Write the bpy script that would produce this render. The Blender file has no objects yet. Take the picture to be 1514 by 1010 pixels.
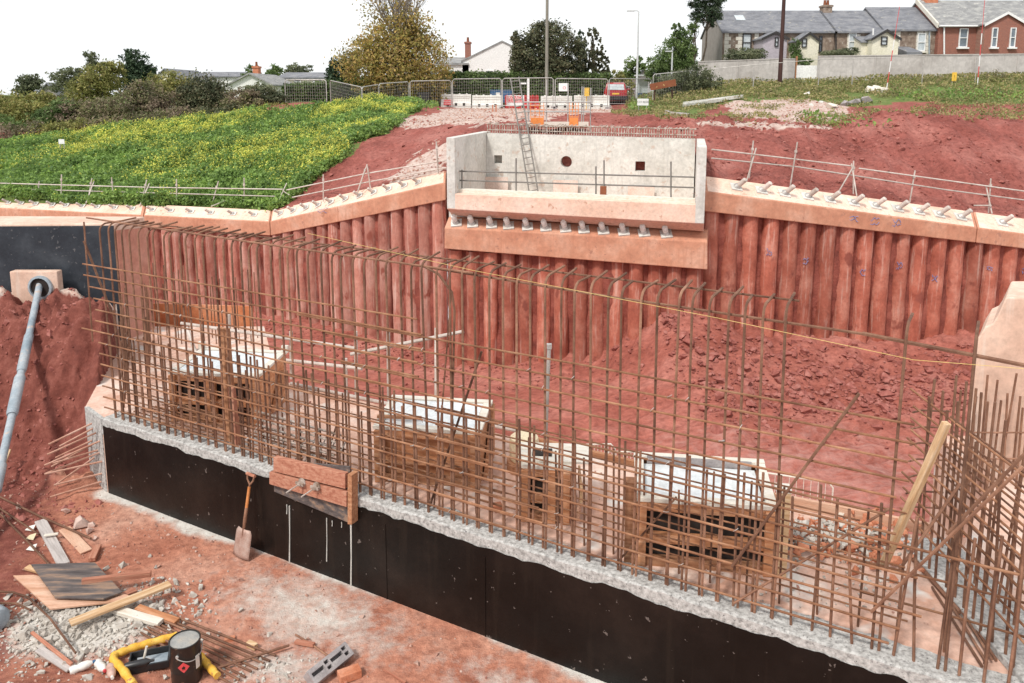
import bpy, bmesh, math, random
import numpy as np
from mathutils import Vector, Matrix, noise as mnoise

R = math.radians
S = bpy.context.scene
COL = S.collection
rnd = random.Random(11)
rng = np.random.default_rng(11)

# ------------------------------------------------------------------ camera
F, PU, PV, CZ = 1178.0, 757.0, 327.0, 5.3      # focal length and principal point in photo pixels, eye height
PITCH = R(9.02)
CP, SP = math.cos(PITCH), math.sin(PITCH)
cam_d = bpy.data.cameras.new('camera')
cam = bpy.data.objects.new('camera', cam_d)
COL.objects.link(cam)
cam.location = (0, 0, CZ)
cam.rotation_euler = (math.pi / 2 - PITCH, 0, 0)
cam_d.sensor_width = 36.0
cam_d.lens = F / 1514 * 36
cam_d.shift_y = -(505 - PV) / 1514
cam_d.clip_start = 0.05
cam_d.clip_end = 3000
S.camera = cam

# ------------------------------------------------------------------ sky and sun
SUN_EL, SUN_AZ = R(50), R(215)                  # azimuth clockwise from +Y: behind the camera, to the left
w = bpy.data.worlds.new('World')
S.world = w
w.use_nodes = True
nt = w.node_tree
bg = nt.nodes['Background']
sky = nt.nodes.new('ShaderNodeTexSky')
sky.sky_type = 'NISHITA'
sky.sun_disc = False
sky.sun_elevation = SUN_EL
sky.sun_rotation = SUN_AZ
cloud = nt.nodes.new('ShaderNodeTexNoise')
cloud.inputs['Scale'].default_value = 1.6
cloud.inputs['Detail'].default_value = 5
tc = nt.nodes.new('ShaderNodeTexCoord')
nt.links.new(tc.outputs['Generated'], cloud.inputs['Vector'])
rmp = nt.nodes.new('ShaderNodeValToRGB')
rmp.color_ramp.elements[0].position = 0.3
rmp.color_ramp.elements[0].color = (8.2, 8.5, 8.9, 1)
rmp.color_ramp.elements[1].position = 0.62
rmp.color_ramp.elements[1].color = (10.0, 10.0, 9.9, 1)
nt.links.new(cloud.outputs['Fac'], rmp.inputs['Fac'])
mx = nt.nodes.new('ShaderNodeMixRGB')
mx.inputs['Fac'].default_value = 0.9
nt.links.new(sky.outputs[0], mx.inputs[1])
nt.links.new(rmp.outputs[0], mx.inputs[2])
nt.links.new(mx.outputs[0], bg.inputs['Color'])
bg.inputs['Strength'].default_value = 0.1
sun_d = bpy.data.lights.new('sun', 'SUN')
sun_d.energy = 2.7
sun_d.angle = R(9)
sun_d.color = (1.0, 0.95, 0.88)
sun = bpy.data.objects.new('sun', sun_d)
COL.objects.link(sun)
sd = Vector((math.sin(SUN_AZ) * math.cos(SUN_EL), math.cos(SUN_AZ) * math.cos(SUN_EL), math.sin(SUN_EL)))
sun.rotation_euler = sd.to_track_quat('Z', 'Y').to_euler()
S.view_settings.view_transform = 'Standard'
S.view_settings.look = 'None'
S.view_settings.gamma = 1
S.view_settings.use_curve_mapping = False
S.view_settings.exposure = 0.28

# ------------------------------------------------------------------ survey helpers: sight lines from the camera position to real planes
def ray(u, v):
    dy = v - PV
    return Vector((u - PU, F * CP - dy * SP, -(dy * CP + F * SP)))
def P(u, v, Y):                                  # point at forward distance Y
    d = ray(u, v)
    k = Y / d.y
    return Vector((d.x * k, Y, CZ + d.z * k))
def PZ(u, v, z):                                 # point on a level plane
    d = ray(u, v)
    k = (z - CZ) / d.z
    return Vector((d.x * k, d.y * k, z))
def proj(x, y, z):
    dz = z - CZ
    dep = y * CP - dz * SP
    return PU + F * x / dep, PV - F * (y * SP + dz * CP) / dep
WA = Vector((-5.43, 10.0, 0))                    # near wall: left front corner, direction, normal away from the camera
WD = Vector((0.8737, -0.4866, 0)).normalized()
WN = Vector((0.4866, 0.8737, 0)).normalized()
def W(s, t, z):
    return WA + WD * s + WN * t + Vector((0, 0, z))
def WU(u, v, t=0.0):                             # point of the vertical plane parallel to the near wall, t behind its face
    d = ray(u, v)
    k = (t + WN.dot(WA)) / (WN.dot(d))
    return Vector((d.x * k, d.y * k, CZ + d.z * k))
def wst(p):
    q = p - WA
    return q.dot(WD), q.dot(WN)

# ------------------------------------------------------------------ mesh helpers
class MB:
    def __init__(self):
        self.v, self.f = [], []
    def add(self, vs, fs):
        b = len(self.v)
        self.v.extend([tuple(p) for p in vs])
        self.f.extend([tuple(b + i for i in q) for q in fs])
        return self
    def hexa(self, p):                           # p: 4 bottom then 4 top, both counter-clockwise
        return self.add(p, [(3, 2, 1, 0), (4, 5, 6, 7), (0, 1, 5, 4), (1, 2, 6, 5), (2, 3, 7, 6), (3, 0, 4, 7)])
    def box(self, c, s, rz=0.0, rot=None):
        m = rot if rot is not None else Matrix.Rotation(rz, 3, 'Z')
        c = Vector(c)
        h = [x / 2 for x in s]
        q = [(-1, -1, -1), (1, -1, -1), (1, 1, -1), (-1, 1, -1), (-1, -1, 1), (1, -1, 1), (1, 1, 1), (-1, 1, 1)]
        return self.hexa([c + m @ Vector((a * h[0], b * h[1], d * h[2])) for a, b, d in q])
    def tube(self, p, q, r, n=8, r2=None, cap=True):
        return self.path([p, q], r, n, [r, r if r2 is None else r2], cap)
    def path(self, pts, r, n=8, rs=None, cap=True):
        pts = [Vector(a) for a in pts]
        b = len(self.v)
        prev = None
        for i, a in enumerate(pts):
            d = (pts[min(i + 1, len(pts) - 1)] - pts[max(i - 1, 0)]).normalized()
            if prev is None:
                x = d.orthogonal().normalized()
            else:
                x = (prev - d * prev.dot(d))
                x = x.normalized() if x.length > 1e-6 else d.orthogonal().normalized()
            prev = x
            y = d.cross(x)
            rr = rs[i] if rs else r
            for k in range(n):
                t = 2 * math.pi * k / n
                self.v.append(tuple(a + (x * math.cos(t) + y * math.sin(t)) * rr))
        for i in range(len(pts) - 1):
            for k in range(n):
                k2 = (k + 1) % n
                self.f.append((b + i * n + k, b + i * n + k2, b + (i + 1) * n + k2, b + (i + 1) * n + k))
        if cap:
            self.f.append(tuple(b + k for k in reversed(range(n))))
            e = b + (len(pts) - 1) * n
            self.f.append(tuple(e + k for k in range(n)))
        return self
    def lathe(self, prof, c, n=20, axis=None):   # prof: (radius, height)
        c = Vector(c)
        m = Vector((0, 0, 1)).rotation_difference(Vector(axis)).to_matrix() if axis is not None else Matrix.Identity(3)
        b = len(self.v)
        for r, z in prof:
            for k in range(n):
                t = 2 * math.pi * k / n
                self.v.append(tuple(c + m @ Vector((r * math.cos(t), r * math.sin(t), z))))
        for i in range(len(prof) - 1):
            for k in range(n):
                k2 = (k + 1) % n
                self.f.append((b + i * n + k, b + i * n + k2, b + (i + 1) * n + k2, b + (i + 1) * n + k))
        self.f.append(tuple(b + k for k in reversed(range(n))))
        e = b + (len(prof) - 1) * n
        self.f.append(tuple(e + k for k in range(n)))
        return self
    def prism(self, poly, off):                  # planar polygon extruded by a vector
        n = len(poly)
        poly = [Vector(p) for p in poly]
        off = Vector(off)
        return self.add(poly + [p + off for p in poly],
                        [tuple(reversed(range(n))), tuple(range(n, 2 * n))] + [(i, (i + 1) % n, n + (i + 1) % n, n + i) for i in range(n)])
    def rock(self, c, s, seed=0, sub=1, squash=0.7):
        """angular lump: convex hull of random points"""
        bm = bmesh.new()
        rr = random.Random(seed)
        for k in range(8 + 3 * sub):
            d = Vector((rr.gauss(0, 1), rr.gauss(0, 1), rr.gauss(0, 1))).normalized() * rr.uniform(.7, 1.1)
            bm.verts.new((d.x, d.y * .82, d.z * squash))
        h = bmesh.ops.convex_hull(bm, input=bm.verts)
        bmesh.ops.delete(bm, geom=[v for v in bm.verts if not v.link_faces], context='VERTS')
        bm.verts.index_update()
        vs = [Vector(c) + v.co * s for v in bm.verts]
        fs = [tuple(v.index for v in f.verts) for f in bm.faces]
        bm.free()
        return self.add(vs, fs)
    def mesh(self, name, mat=None, smooth=False, off=None):
        me = bpy.data.meshes.new(name)
        vs = self.v if off is None else [(a - off[0], b - off[1], c - off[2]) for a, b, c in self.v]
        me.from_pydata(vs, [], self.f)
        bm = bmesh.new()
        bm.from_mesh(me)
        bmesh.ops.recalc_face_normals(bm, faces=bm.faces)
        bm.to_mesh(me)
        bm.free()
        if mat:
            me.materials.append(mat)
        if smooth:
            me.polygons.foreach_set('use_smooth', [True] * len(me.polygons))
            try:
                me.set_sharp_from_angle(angle=R(40))
            except Exception:
                pass
        return me

def wloc(o):
    p = Vector((0, 0, 0))
    while o is not None:
        p += o.location
        o = o.parent
    return p
def thing(name, label, cat, loc=(0, 0, 0), rz=0.0, group=None, kind=None):
    o = bpy.data.objects.new(name, None)
    o.empty_display_size = 0.2
    COL.objects.link(o)
    o.location = loc
    o.rotation_euler = (0, 0, rz)
    tag(o, label, cat, group, kind)
    return o
def tag(o, label=None, cat=None, group=None, kind=None):
    if label: o['label'] = label
    if cat: o['category'] = cat
    if group: o['group'] = group
    if kind: o['kind'] = kind
    return o
def part(name, mb, mat, parent, smooth=False, world=True, bev=0.0, kind=None, label=None):
    off = wloc(parent) if (world and parent is not None) else None
    o = bpy.data.objects.new(name, mb.mesh(name, mat, smooth, off))
    COL.objects.link(o)
    o.parent = parent
    if bev: bevel(o, bev)
    if kind: o['kind'] = kind
    if label: o['label'] = label
    return o
def bevel(o, wd, seg=2):
    m = o.modifiers.new('bevel', 'BEVEL')
    m.width = wd
    m.segments = seg
    m.limit_method = 'ANGLE'
    m.angle_limit = R(50)
def solo(name, mb, mat, label, cat, group=None, smooth=False, bev=0.0, kind=None):
    a = np.array(mb.v)
    off = ((a[:, 0].min() + a[:, 0].max()) / 2, (a[:, 1].min() + a[:, 1].max()) / 2, a[:, 2].min())
    o = bpy.data.objects.new(name, mb.mesh(name, mat, smooth, off))
    COL.objects.link(o)
    o.location = off
    tag(o, label, cat, group, kind)
    if bev: bevel(o, bev)
    return o
def inst(name, me, parent, loc, rot=None, scale=None, world=True):
    o = bpy.data.objects.new(name, me)
    COL.objects.link(o)
    o.parent = parent
    p = Vector(loc) - (wloc(parent) if (world and parent is not None) else Vector((0, 0, 0)))
    o.location = p
    if rot is not None:
        o.rotation_euler = rot
    if scale is not None:
        o.scale = scale
    return o
def frame_mat(p, q, up=(0, 0, 1)):
    x = (Vector(q) - Vector(p)).normalized()
    u = Vector(up)
    y = u.cross(x)
    if y.length < 1e-4:
        y = Vector((0, 1, 0)).cross(x)
    y.normalize()
    z = x.cross(y)
    return Matrix((x, y, z)).transposed()
def plank(name, p, q, wd, th, mat, label=None, cat=None, group=None, parent=None, up=(0, 0, 1), bev=0.004, warp=0.0):
    """a board from p to q (its lower face runs along p-q), local X along the grain"""
    p, q = Vector(p), Vector(q)
    L = (q - p).length
    b = MB()
    n = 4 if warp else 1
    for i in range(n):
        x0, x1 = L * i / n, L * (i + 1) / n
        z0 = warp * math.sin(math.pi * i / n)
        z1 = warp * math.sin(math.pi * (i + 1) / n)
        b.hexa([(x0, -wd / 2, z0), (x1, -wd / 2, z1), (x1, wd / 2, z1), (x0, wd / 2, z0), (x0, -wd / 2, z0 + th), (x1, -wd / 2, z1 + th), (x1, wd / 2, z1 + th), (x0, wd / 2, z0 + th)])
    o = bpy.data.objects.new(name, b.mesh(name, mat))
    COL.objects.link(o)
    o.parent = parent
    o.location = p - (wloc(parent) if parent is not None else Vector((0, 0, 0)))
    o.rotation_euler = frame_mat(p, q, up).to_euler()
    if bev and not warp: bevel(o, bev, 1)
    tag(o, label, cat, group)
    return o
def npmesh(name, verts, faces, mat=None, smooth=False):
    me = bpy.data.meshes.new(name)
    verts = np.asarray(verts, dtype=np.float32)
    faces = np.asarray(faces, dtype=np.int32)
    nf, k = faces.shape
    me.vertices.add(len(verts))
    me.vertices.foreach_set('co', verts.ravel())
    me.loops.add(nf * k)
    me.loops.foreach_set('vertex_index', faces.ravel())
    me.polygons.add(nf)
    me.polygons.foreach_set('loop_start', np.arange(0, nf * k, k, dtype=np.int32))
    me.update(calc_edges=True)
    if mat: me.materials.append(mat)
    me.polygons.foreach_set('use_smooth', np.full(nf, bool(smooth)))
    return me
def link(name, me, parent=None, loc=(0, 0, 0)):
    o = bpy.data.objects.new(name, me)
    COL.objects.link(o)
    o.parent = parent
    o.location = loc
    return o
def fbm(x, y, sc, octv=4, seed=0.0):
    """cheap value noise on numpy arrays"""
    def h(ix, iy, k):
        n = (ix * 374761393 + iy * 668265263 + int(seed * 1000 + k * 977) * 2147483) & 0x7fffffff
        n = ((n ^ (n >> 13)) * 1274126177) & 0x7fffffff
        return ((n ^ (n >> 16)) & 0xffff) / 65535.0
    out = 0
    amp, tot = 1.0, 0
    for k in range(octv):
        X, Y = x * sc, y * sc
        ix, iy = np.floor(X).astype(np.int64), np.floor(Y).astype(np.int64)
        fx, fy = X - ix, Y - iy
        fx, fy = fx * fx * (3 - 2 * fx), fy * fy * (3 - 2 * fy)
        a = h(ix, iy, k) * (1 - fx) + h(ix + 1, iy, k) * fx
        b = h(ix, iy + 1, k) * (1 - fx) + h(ix + 1, iy + 1, k) * fx
        out = out + amp * (a * (1 - fy) + b * fy)
        tot += amp
        amp *= 0.5
        sc *= 2.03
    return out / tot - 0.5
def inpoly(u, v, poly):
    c = np.zeros(u.shape, dtype=bool)
    n = len(poly)
    for i in range(n):
        x1, y1 = poly[i]
        x2, y2 = poly[(i + 1) % n]
        if y1 == y2: continue
        t = ((y1 > v) != (y2 > v)) & (u < (x2 - x1) * (v - y1) / (y2 - y1) + x1)
        c ^= t
    return c
def smooth01(a):
    a = np.clip(a, 0, 1)
    return a * a * (3 - 2 * a)

# ------------------------------------------------------------------ materials
def nodes(name):
    m = bpy.data.materials.new(name)
    m.use_nodes = True
    t = m.node_tree
    return m, t, t.nodes['Principled BSDF']
def tex_noise(t, vec, scale, detail=4, rough=0.55):
    n = t.nodes.new('ShaderNodeTexNoise')
    n.inputs['Scale'].default_value = scale
    n.inputs['Detail'].default_value = detail
    n.inputs['Roughness'].default_value = rough
    t.links.new(vec, n.inputs['Vector'])
    return n.outputs['Fac']
def ramp(t, fac, stops):
    n = t.nodes.new('ShaderNodeValToRGB')
    e = n.color_ramp.elements
    while len(e) < len(stops): e.new(0.5)
    for i, (p, c) in enumerate(stops):
        e[i].position = p
        e[i].color = (c[0], c[1], c[2], 1)
    t.links.new(fac, n.inputs['Fac'])
    return n.outputs['Color']
def mix(t, fac, a, b, mode='MIX'):
    n = t.nodes.new('ShaderNodeMixRGB')
    n.blend_type = mode
    for sock, val in ((n.inputs[0], fac), (n.inputs[1], a), (n.inputs[2], b)):
        if isinstance(val, (int, float)): sock.default_value = val
        elif isinstance(val, tuple): sock.default_value = (val[0], val[1], val[2], 1)
        else: t.links.new(val, sock)
    return n.outputs[0]
def vecsrc(t, coord, scale=(1, 1, 1)):
    if coord == 'pos':
        o = t.nodes.new('ShaderNodeNewGeometry').outputs['Position']
    else:
        o = t.nodes.new('ShaderNodeTexCoord').outputs[coord]
        oi = t.nodes.new('ShaderNodeObjectInfo')
        ad = t.nodes.new('ShaderNodeVectorMath')
        ad.operation = 'MULTIPLY_ADD'
        t.links.new(oi.outputs['Random'], ad.inputs[0])
        ad.inputs[1].default_value = (37, 53, 71)
        t.links.new(o, ad.inputs[2])
        o = ad.outputs[0]
    mp = t.nodes.new('ShaderNodeMapping')
    mp.inputs['Scale'].default_value = scale
    t.links.new(o, mp.inputs['Vector'])
    return mp.outputs['Vector']
def bump(t, bs, h, strength, dist=0.02):
    n = t.nodes.new('ShaderNodeBump')
    n.inputs['Strength'].default_value = strength
    n.inputs['Distance'].default_value = dist
    t.links.new(h, n.inputs['Height'])
    t.links.new(n.outputs[0], bs.inputs['Normal'])
def mat(name, cols, scale=3.0, rough=0.85, bmp=0.3, bscale=25, stretch=(1, 1, 1), coord='pos', metal=0.0, spec=0.3, speck=None, streak=None, bdist=0.01, var=0.0):
    """cols: colours spread over a fractal noise; speck: (colour, amount, scale) dirt spots; streak: (colour, amount) vertical runs"""
    m, t, bs = nodes(name)
    v = vecsrc(t, coord, stretch)
    f = tex_noise(t, v, scale, 6, 0.6)
    n = len(cols)
    c = ramp(t, f, [(0.32 + 0.36 * i / max(1, n - 1), k) for i, k in enumerate(cols)])
    fine = tex_noise(t, v, scale * 9, 4, 0.7)
    c = mix(t, 0.5, c, ramp(t, fine, [(0.3, (0.62, 0.62, 0.62)), (0.7, (1.25, 1.25, 1.25))]), 'MULTIPLY')
    if streak:
        vs = vecsrc(t, 'pos', (5, 5, 0.35))
        f2 = tex_noise(t, vs, 1.6, 5, 0.6)
        lo = 0.5 + 0.12 * (1 - streak[1])
        c = mix(t, ramp(t, f2, [(lo, (0, 0, 0)), (lo + 0.14, (streak[1],) * 3)]), c, streak[0])
    if speck:
        f3 = tex_noise(t, v, speck[2], 3, 0.6)
        c = mix(t, ramp(t, f3, [(0.62 - 0.1 * speck[1], (0, 0, 0)), (0.68, (1, 1, 1))]), c, speck[0])
    if var:
        oi = t.nodes.new('ShaderNodeObjectInfo')
        c = mix(t, 1.0, c, ramp(t, oi.outputs['Random'], [(0, (1 - var,) * 3), (1, (1 + var,) * 3)]), 'MULTIPLY')
    t.links.new(c, bs.inputs['Base Color'])
    bs.inputs['Roughness'].default_value = rough
    bs.inputs['Metallic'].default_value = metal
    bs.inputs['Specular IOR Level'].default_value = spec
    if bmp:
        bump(t, bs, tex_noise(t, v, bscale, 5, 0.65), bmp, bdist)
    return m
def leafmat(name, cols, trans=0.25, patch=None):
    m, t, bs = nodes(name)
    g = t.nodes.new('ShaderNodeNewGeometry')
    c = ramp(t, g.outputs['Random Per Island'], [(i / max(1, len(cols) - 1), k) for i, k in enumerate(cols)])
    f = tex_noise(t, g.outputs['Position'], 0.9, 3)
    c = mix(t, 1.0, c, ramp(t, f, [(0.35, (0.65, 0.68, 0.65)), (0.65, (1.3, 1.25, 1.15))]), 'MULTIPLY')
    if patch:
        f = tex_noise(t, g.outputs['Position'], patch[1], 3)
        c = mix(t, ramp(t, f, [(0.5, (0, 0, 0)), (0.62, (0.75,) * 3)]), c, patch[0])
    t.links.new(c, bs.inputs['Base Color'])
    bs.inputs['Roughness'].default_value = 0.6
    bs.inputs['Specular IOR Level'].default_value = 0.2
    tr = t.nodes.new('ShaderNodeBsdfTranslucent')
    t.links.new(c, tr.inputs['Color'])
    ms = t.nodes.new('ShaderNodeMixShader')
    ms.inputs[0].default_value = trans
    t.links.new(bs.outputs[0], ms.inputs[1])
    t.links.new(tr.outputs[0], ms.inputs[2])
    t.links.new(ms.outputs[0], t.nodes['Material Output'].inputs['Surface'])
    return m
def soilmat(name, reds, rough=0.9, masks=(), bmp=0.6, sc=1.0, aniso=(1, 1, 1)):
    """earth; masks: (attribute, colours, noise scale) laid over the earth for other ground covers and for paler and darker clay"""
    m, t, bs = nodes(name)
    v = vecsrc(t, 'pos', aniso)
    n1 = tex_noise(t, v, 0.55 * sc, 6, 0.6)
    c = ramp(t, n1, [(0.3 + 0.4 * i / (len(reds) - 1), k) for i, k in enumerate(reds)])
    n2 = tex_noise(t, v, 7 * sc, 6, 0.7)
    c = mix(t, 0.75, c, ramp(t, n2, [(0.3, (0.5, 0.45, 0.45)), (0.5, (0.96, 0.96, 0.96)), (0.7, (1.38, 1.44, 1.44))]), 'MULTIPLY')
    n3 = tex_noise(t, v, 55 * sc, 3, 0.6)
    c = mix(t, ramp(t, n3, [(0.66, (0, 0, 0)), (0.72, (0.6,) * 3)]), c, (0.5, 0.36, 0.32))
    for att, cols, nsc in masks:
        a = t.nodes.new('ShaderNodeAttribute')
        a.attribute_name = att
        f = tex_noise(t, v, nsc, 6, 0.7)
        cc = ramp(t, f, [(0.3 + 0.4 * i / (len(cols) - 1), k) for i, k in enumerate(cols)])
        md = t.nodes.new('ShaderNodeMath')
        md.operation = 'MULTIPLY_ADD'
        md.use_clamp = True
        f4 = tex_noise(t, v, 3.0 * sc, 5, 0.7)
        sub = t.nodes.new('ShaderNodeMath')
        sub.operation = 'MULTIPLY_ADD'
        t.links.new(f4, sub.inputs[0])
        sub.inputs[1].default_value = 2.2
        sub.inputs[2].default_value = -1.35
        t.links.new(a.outputs['Fac'], md.inputs[0])
        md.inputs[1].default_value = 2.0
        t.links.new(sub.outputs[0], md.inputs[2])
        gate = t.nodes.new('ShaderNodeMath')
        gate.operation = 'MULTIPLY'
        gate.use_clamp = True
        lt = t.nodes.new('ShaderNodeMath')
        lt.operation = 'MULTIPLY'
        lt.use_clamp = True
        t.links.new(a.outputs['Fac'], lt.inputs[0])
        lt.inputs[1].default_value = 5.0
        t.links.new(md.outputs[0], gate.inputs[0])
        t.links.new(lt.outputs[0], gate.inputs[1])
        c = mix(t, gate.outputs[0], c, cc)
    t.links.new(c, bs.inputs['Base Color'])
    bs.inputs['Roughness'].default_value = rough
    bs.inputs['Specular IOR Level'].default_value = 0.2
    ad = t.nodes.new('ShaderNodeMath')
    ad.operation = 'MULTIPLY_ADD'
    t.links.new(n3, ad.inputs[0])
    ad.inputs[1].default_value = 0.3
    t.links.new(n2, ad.inputs[2])
    bump(t, bs, ad.outputs[0], bmp, 0.06 / sc)
    return m

M = {}
M['soil_pit'] = soilmat('red_clay_pit', [(.27, .078, .056), (.365, .12, .09), (.45, .185, .148)], bmp=1.0, aniso=(0.6, 1.3, 1), masks=[('pale', [(.42, .2, .17), (.55, .32, .28)], 3)])
M['soil_trench'] = soilmat('red_clay_trench', [(.34, .12, .075), (.46, .2, .132), (.55, .31, .23)], sc=1.6, bmp=0.8,
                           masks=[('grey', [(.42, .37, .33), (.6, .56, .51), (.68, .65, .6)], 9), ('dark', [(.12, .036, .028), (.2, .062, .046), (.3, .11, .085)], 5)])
M['soil_up'] = soilmat('red_clay_upper', [(.2, .058, .046), (.295, .093, .075), (.39, .155, .128)], bmp=1.0, sc=0.8,
                       masks=[('gravel', [(.35, .2, .17), (.52, .4, .35), (.66, .56, .5)], 5), ('green', [(.08, .12, .03), (.13, .18, .05), (.22, .21, .085)], 2.5)])
M['rock'] = mat('red_rock', [(.2, .062, .05), (.31, .105, .085), (.4, .175, .145)], 5, 0.9, 0.5, 20)
M['pebble'] = mat('pebbles', [(.28, .1, .075), (.45, .27, .21), (.6, .5, .44)], 3, 0.9, 0.3, 30)
M['rubble'] = mat('grey_rubble', [(.36, .32, .28), (.5, .46, .41), (.62, .59, .54)], 8, 0.9, 0.5, 40)
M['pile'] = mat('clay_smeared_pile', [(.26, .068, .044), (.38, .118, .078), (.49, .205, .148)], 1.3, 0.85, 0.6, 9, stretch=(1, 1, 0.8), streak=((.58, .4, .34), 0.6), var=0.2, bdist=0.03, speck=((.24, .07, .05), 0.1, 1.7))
M['soilface'] = mat('cut_clay_face', [(.16, .045, .034), (.26, .072, .052), (.34, .11, .08)], 2, 0.9, 0.8, 8, bdist=0.05)
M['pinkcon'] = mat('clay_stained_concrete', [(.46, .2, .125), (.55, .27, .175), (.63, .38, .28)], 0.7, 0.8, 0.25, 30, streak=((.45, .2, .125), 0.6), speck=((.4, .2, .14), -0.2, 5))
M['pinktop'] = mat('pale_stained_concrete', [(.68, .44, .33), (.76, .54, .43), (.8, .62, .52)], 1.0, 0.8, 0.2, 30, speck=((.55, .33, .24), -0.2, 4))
M['concrete'] = mat('pale_concrete', [(.5, .49, .45), (.62, .61, .57), (.68, .67, .63)], 0.9, 0.8, 0.2, 30, streak=((.38, .38, .36), 0.5), speck=((.5, .42, .36), 0.2, 4))
M['kicker'] = mat('rough_grey_concrete', [(.26, .25, .24), (.5, .49, .47), (.66, .65, .63)], 26, 0.9, 1.0, 120, bdist=0.012, speck=((.16, .15, .15), 0.0, 48))
M['slab'] = mat('dusty_slab', [(.5, .28, .2), (.64, .42, .33), (.72, .58, .5)], 1.8, 0.9, 0.4, 30, speck=((.62, .58, .54), 0.5, 2.2))
M['block'] = mat('smooth_pink_concrete', [(.58, .38, .29), (.66, .46, .36), (.7, .56, .47)], 1.0, 0.75, 0.15, 20, streak=((.72, .64, .57), 0.45))
M['tar'] = mat('black_bitumen', [(.003, .0028, .0025), (.006, .005, .0045), (.016, .011, .009)], 1.3, 0.36, 0.2, 12, spec=0.28, speck=((.12, .1, .09), -0.75, 11), streak=((.018, .013, .01), 0.5))
M['tar_blue'] = mat('blueblack_bitumen', [(.018, .022, .03), (.028, .034, .044), (.05, .058, .07)], 2.5, 0.5, 0.25, 14, spec=0.4, speck=((.1, .1, .105), -0.4, 16))
M['rebar'] = mat('rusty_rebar', [(.13, .06, .038), (.2, .1, .062), (.29, .155, .1)], 4, 0.75, 0.6, 60, spec=0.3, var=0.3)
M['rebar_h'] = mat('orange_rusty_rebar', [(.15, .064, .034), (.25, .115, .06), (.36, .19, .11)], 4, 0.75, 0.6, 60, spec=0.3, var=0.25)
M['rebar_pink'] = mat('clay_dusted_rebar', [(.36, .17, .12), (.46, .25, .18), (.54, .34, .27)], 4, 0.85, 0.4, 60)
M['rebar_lime'] = mat('cement_splashed_rebar', [(.2, .13, .09), (.42, .35, .3), (.6, .56, .52)], 9, 0.85, 0.5, 60)
M['ply'] = mat('old_plywood', [(.38, .155, .07), (.52, .235, .115), (.62, .35, .21)], 3, 0.7, 0.3, 30, stretch=(1, 8, 8), coord='Object', var=0.15)
M['timber'] = mat('weathered_timber', [(.26, .11, .055), (.38, .18, .095), (.47, .26, .15)], 2.5, 0.8, 0.4, 20, stretch=(1, 14, 14), coord='Object', var=0.15)
M['redtimber'] = mat('clay_stained_timber', [(.33, .12, .075), (.46, .2, .13), (.54, .29, .2)], 2.5, 0.8, 0.4, 20, stretch=(1, 14, 14), coord='Object', var=0.1)
M['pine'] = mat('new_pine', [(.48, .28, .14), (.6, .4, .23), (.68, .52, .35)], 2.5, 0.7, 0.3, 20, stretch=(1, 14, 14), coord='Object', var=0.1)
M['greyboard'] = mat('silvered_board', [(.34, .3, .28), (.47, .43, .41), (.56, .5, .47)], 2.5, 0.8, 0.4, 20, stretch=(1, 14, 14), coord='Object')
M['darkply'] = mat('film_faced_ply', [(.06, .05, .05), (.13, .11, .105), (.34, .22, .15)], 2.2, 0.55, 0.3, 20, stretch=(1, 7, 7), coord='Object')
M['pinkply'] = mat('clay_dusted_ply', [(.5, .27, .17), (.6, .36, .25), (.66, .45, .33)], 2.2, 0.8, 0.2, 20, stretch=(1, 6, 6), coord='Object')
M['lining'] = mat('pale_blue_board', [(.62, .66, .68), (.69, .72, .73), (.73, .74, .74)], 2, 0.8, 0.1, 20)
M['whiteboard'] = mat('whitish_batten', [(.62, .54, .44), (.7, .65, .57), (.74, .71, .65)], 3, 0.7, 0.2, 20, stretch=(1, 8, 8), coord='Object')
M['dark'] = mat('painted_inside_shade', [(.02, .016, .014), (.04, .03, .026)], 3, 0.9, 0.2)  # near-black colour stands in for the shade inside openings
M['galv'] = mat('galvanised_tube', [(.33, .32, .3), (.45, .43, .41), (.55, .52, .5)], 5, 0.5, 0.2, 30, metal=0.35, var=0.1)
M['scaf'] = mat('weathered_scaffold_tube', [(.42, .35, .3), (.54, .47, .42), (.64, .57, .52)], 4, 0.6, 0.2, 30, metal=0.1, var=0.12)
M['bluepipe'] = mat('blue_grey_pipe', [(.2, .25, .29), (.3, .35, .39), (.42, .44, .46)], 3, 0.5, 0.15, 20, speck=((.45, .38, .34), 0.0, 6))
M['white'] = mat('white_plastic', [(.68, .67, .63), (.78, .77, .73)], 3, 0.55, 0.1, speck=((.5, .42, .36), -0.1, 5))
M['cream'] = mat('cream_plastic', [(.62, .52, .33), (.72, .62, .44)], 3, 0.6, 0.1, speck=((.5, .32, .25), 0.1, 9))
M['red'] = mat('red_plastic', [(.45, .035, .04), (.58, .06, .06)], 3, 0.5, 0.1)
M['orange'] = mat('orange_board', [(.75, .24, .06), (.85, .32, .1)], 3, 0.6, 0.1)
M['signred'] = mat('sign_red', [(.6, .06, .07), (.66, .1, .1)], 3, 0.5, 0)
M['signwhite'] = mat('sign_white', [(.75, .75, .75), (.82, .82, .82)], 3, 0.5, 0)
M['signyel'] = mat('sign_yellow', [(.75, .45, .05), (.8, .52, .09)], 3, 0.5, 0)
M['black'] = mat('black_plastic', [(.012, .012, .013), (.025, .025, .027)], 4, 0.4, 0.1, spec=0.5)
M['tin'] = mat('black_tin', [(.01, .01, .01), (.022, .02, .018)], 4, 0.3, 0.15, spec=0.5, speck=((.2, .12, .08), -0.2, 20))
M['lid'] = mat('tin_lid', [(.28, .28, .27), (.42, .42, .4), (.5, .46, .4)], 7, 0.4, 0.2, metal=0.4)
M['steel'] = mat('worn_steel', [(.34, .2, .16), (.44, .3, .25), (.5, .38, .33)], 9, 0.6, 0.2, metal=0.25)
M['shaft'] = mat('orange_wood_shaft', [(.5, .17, .05), (.62, .25, .09)], 3, 0.5, 0.1)
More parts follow.
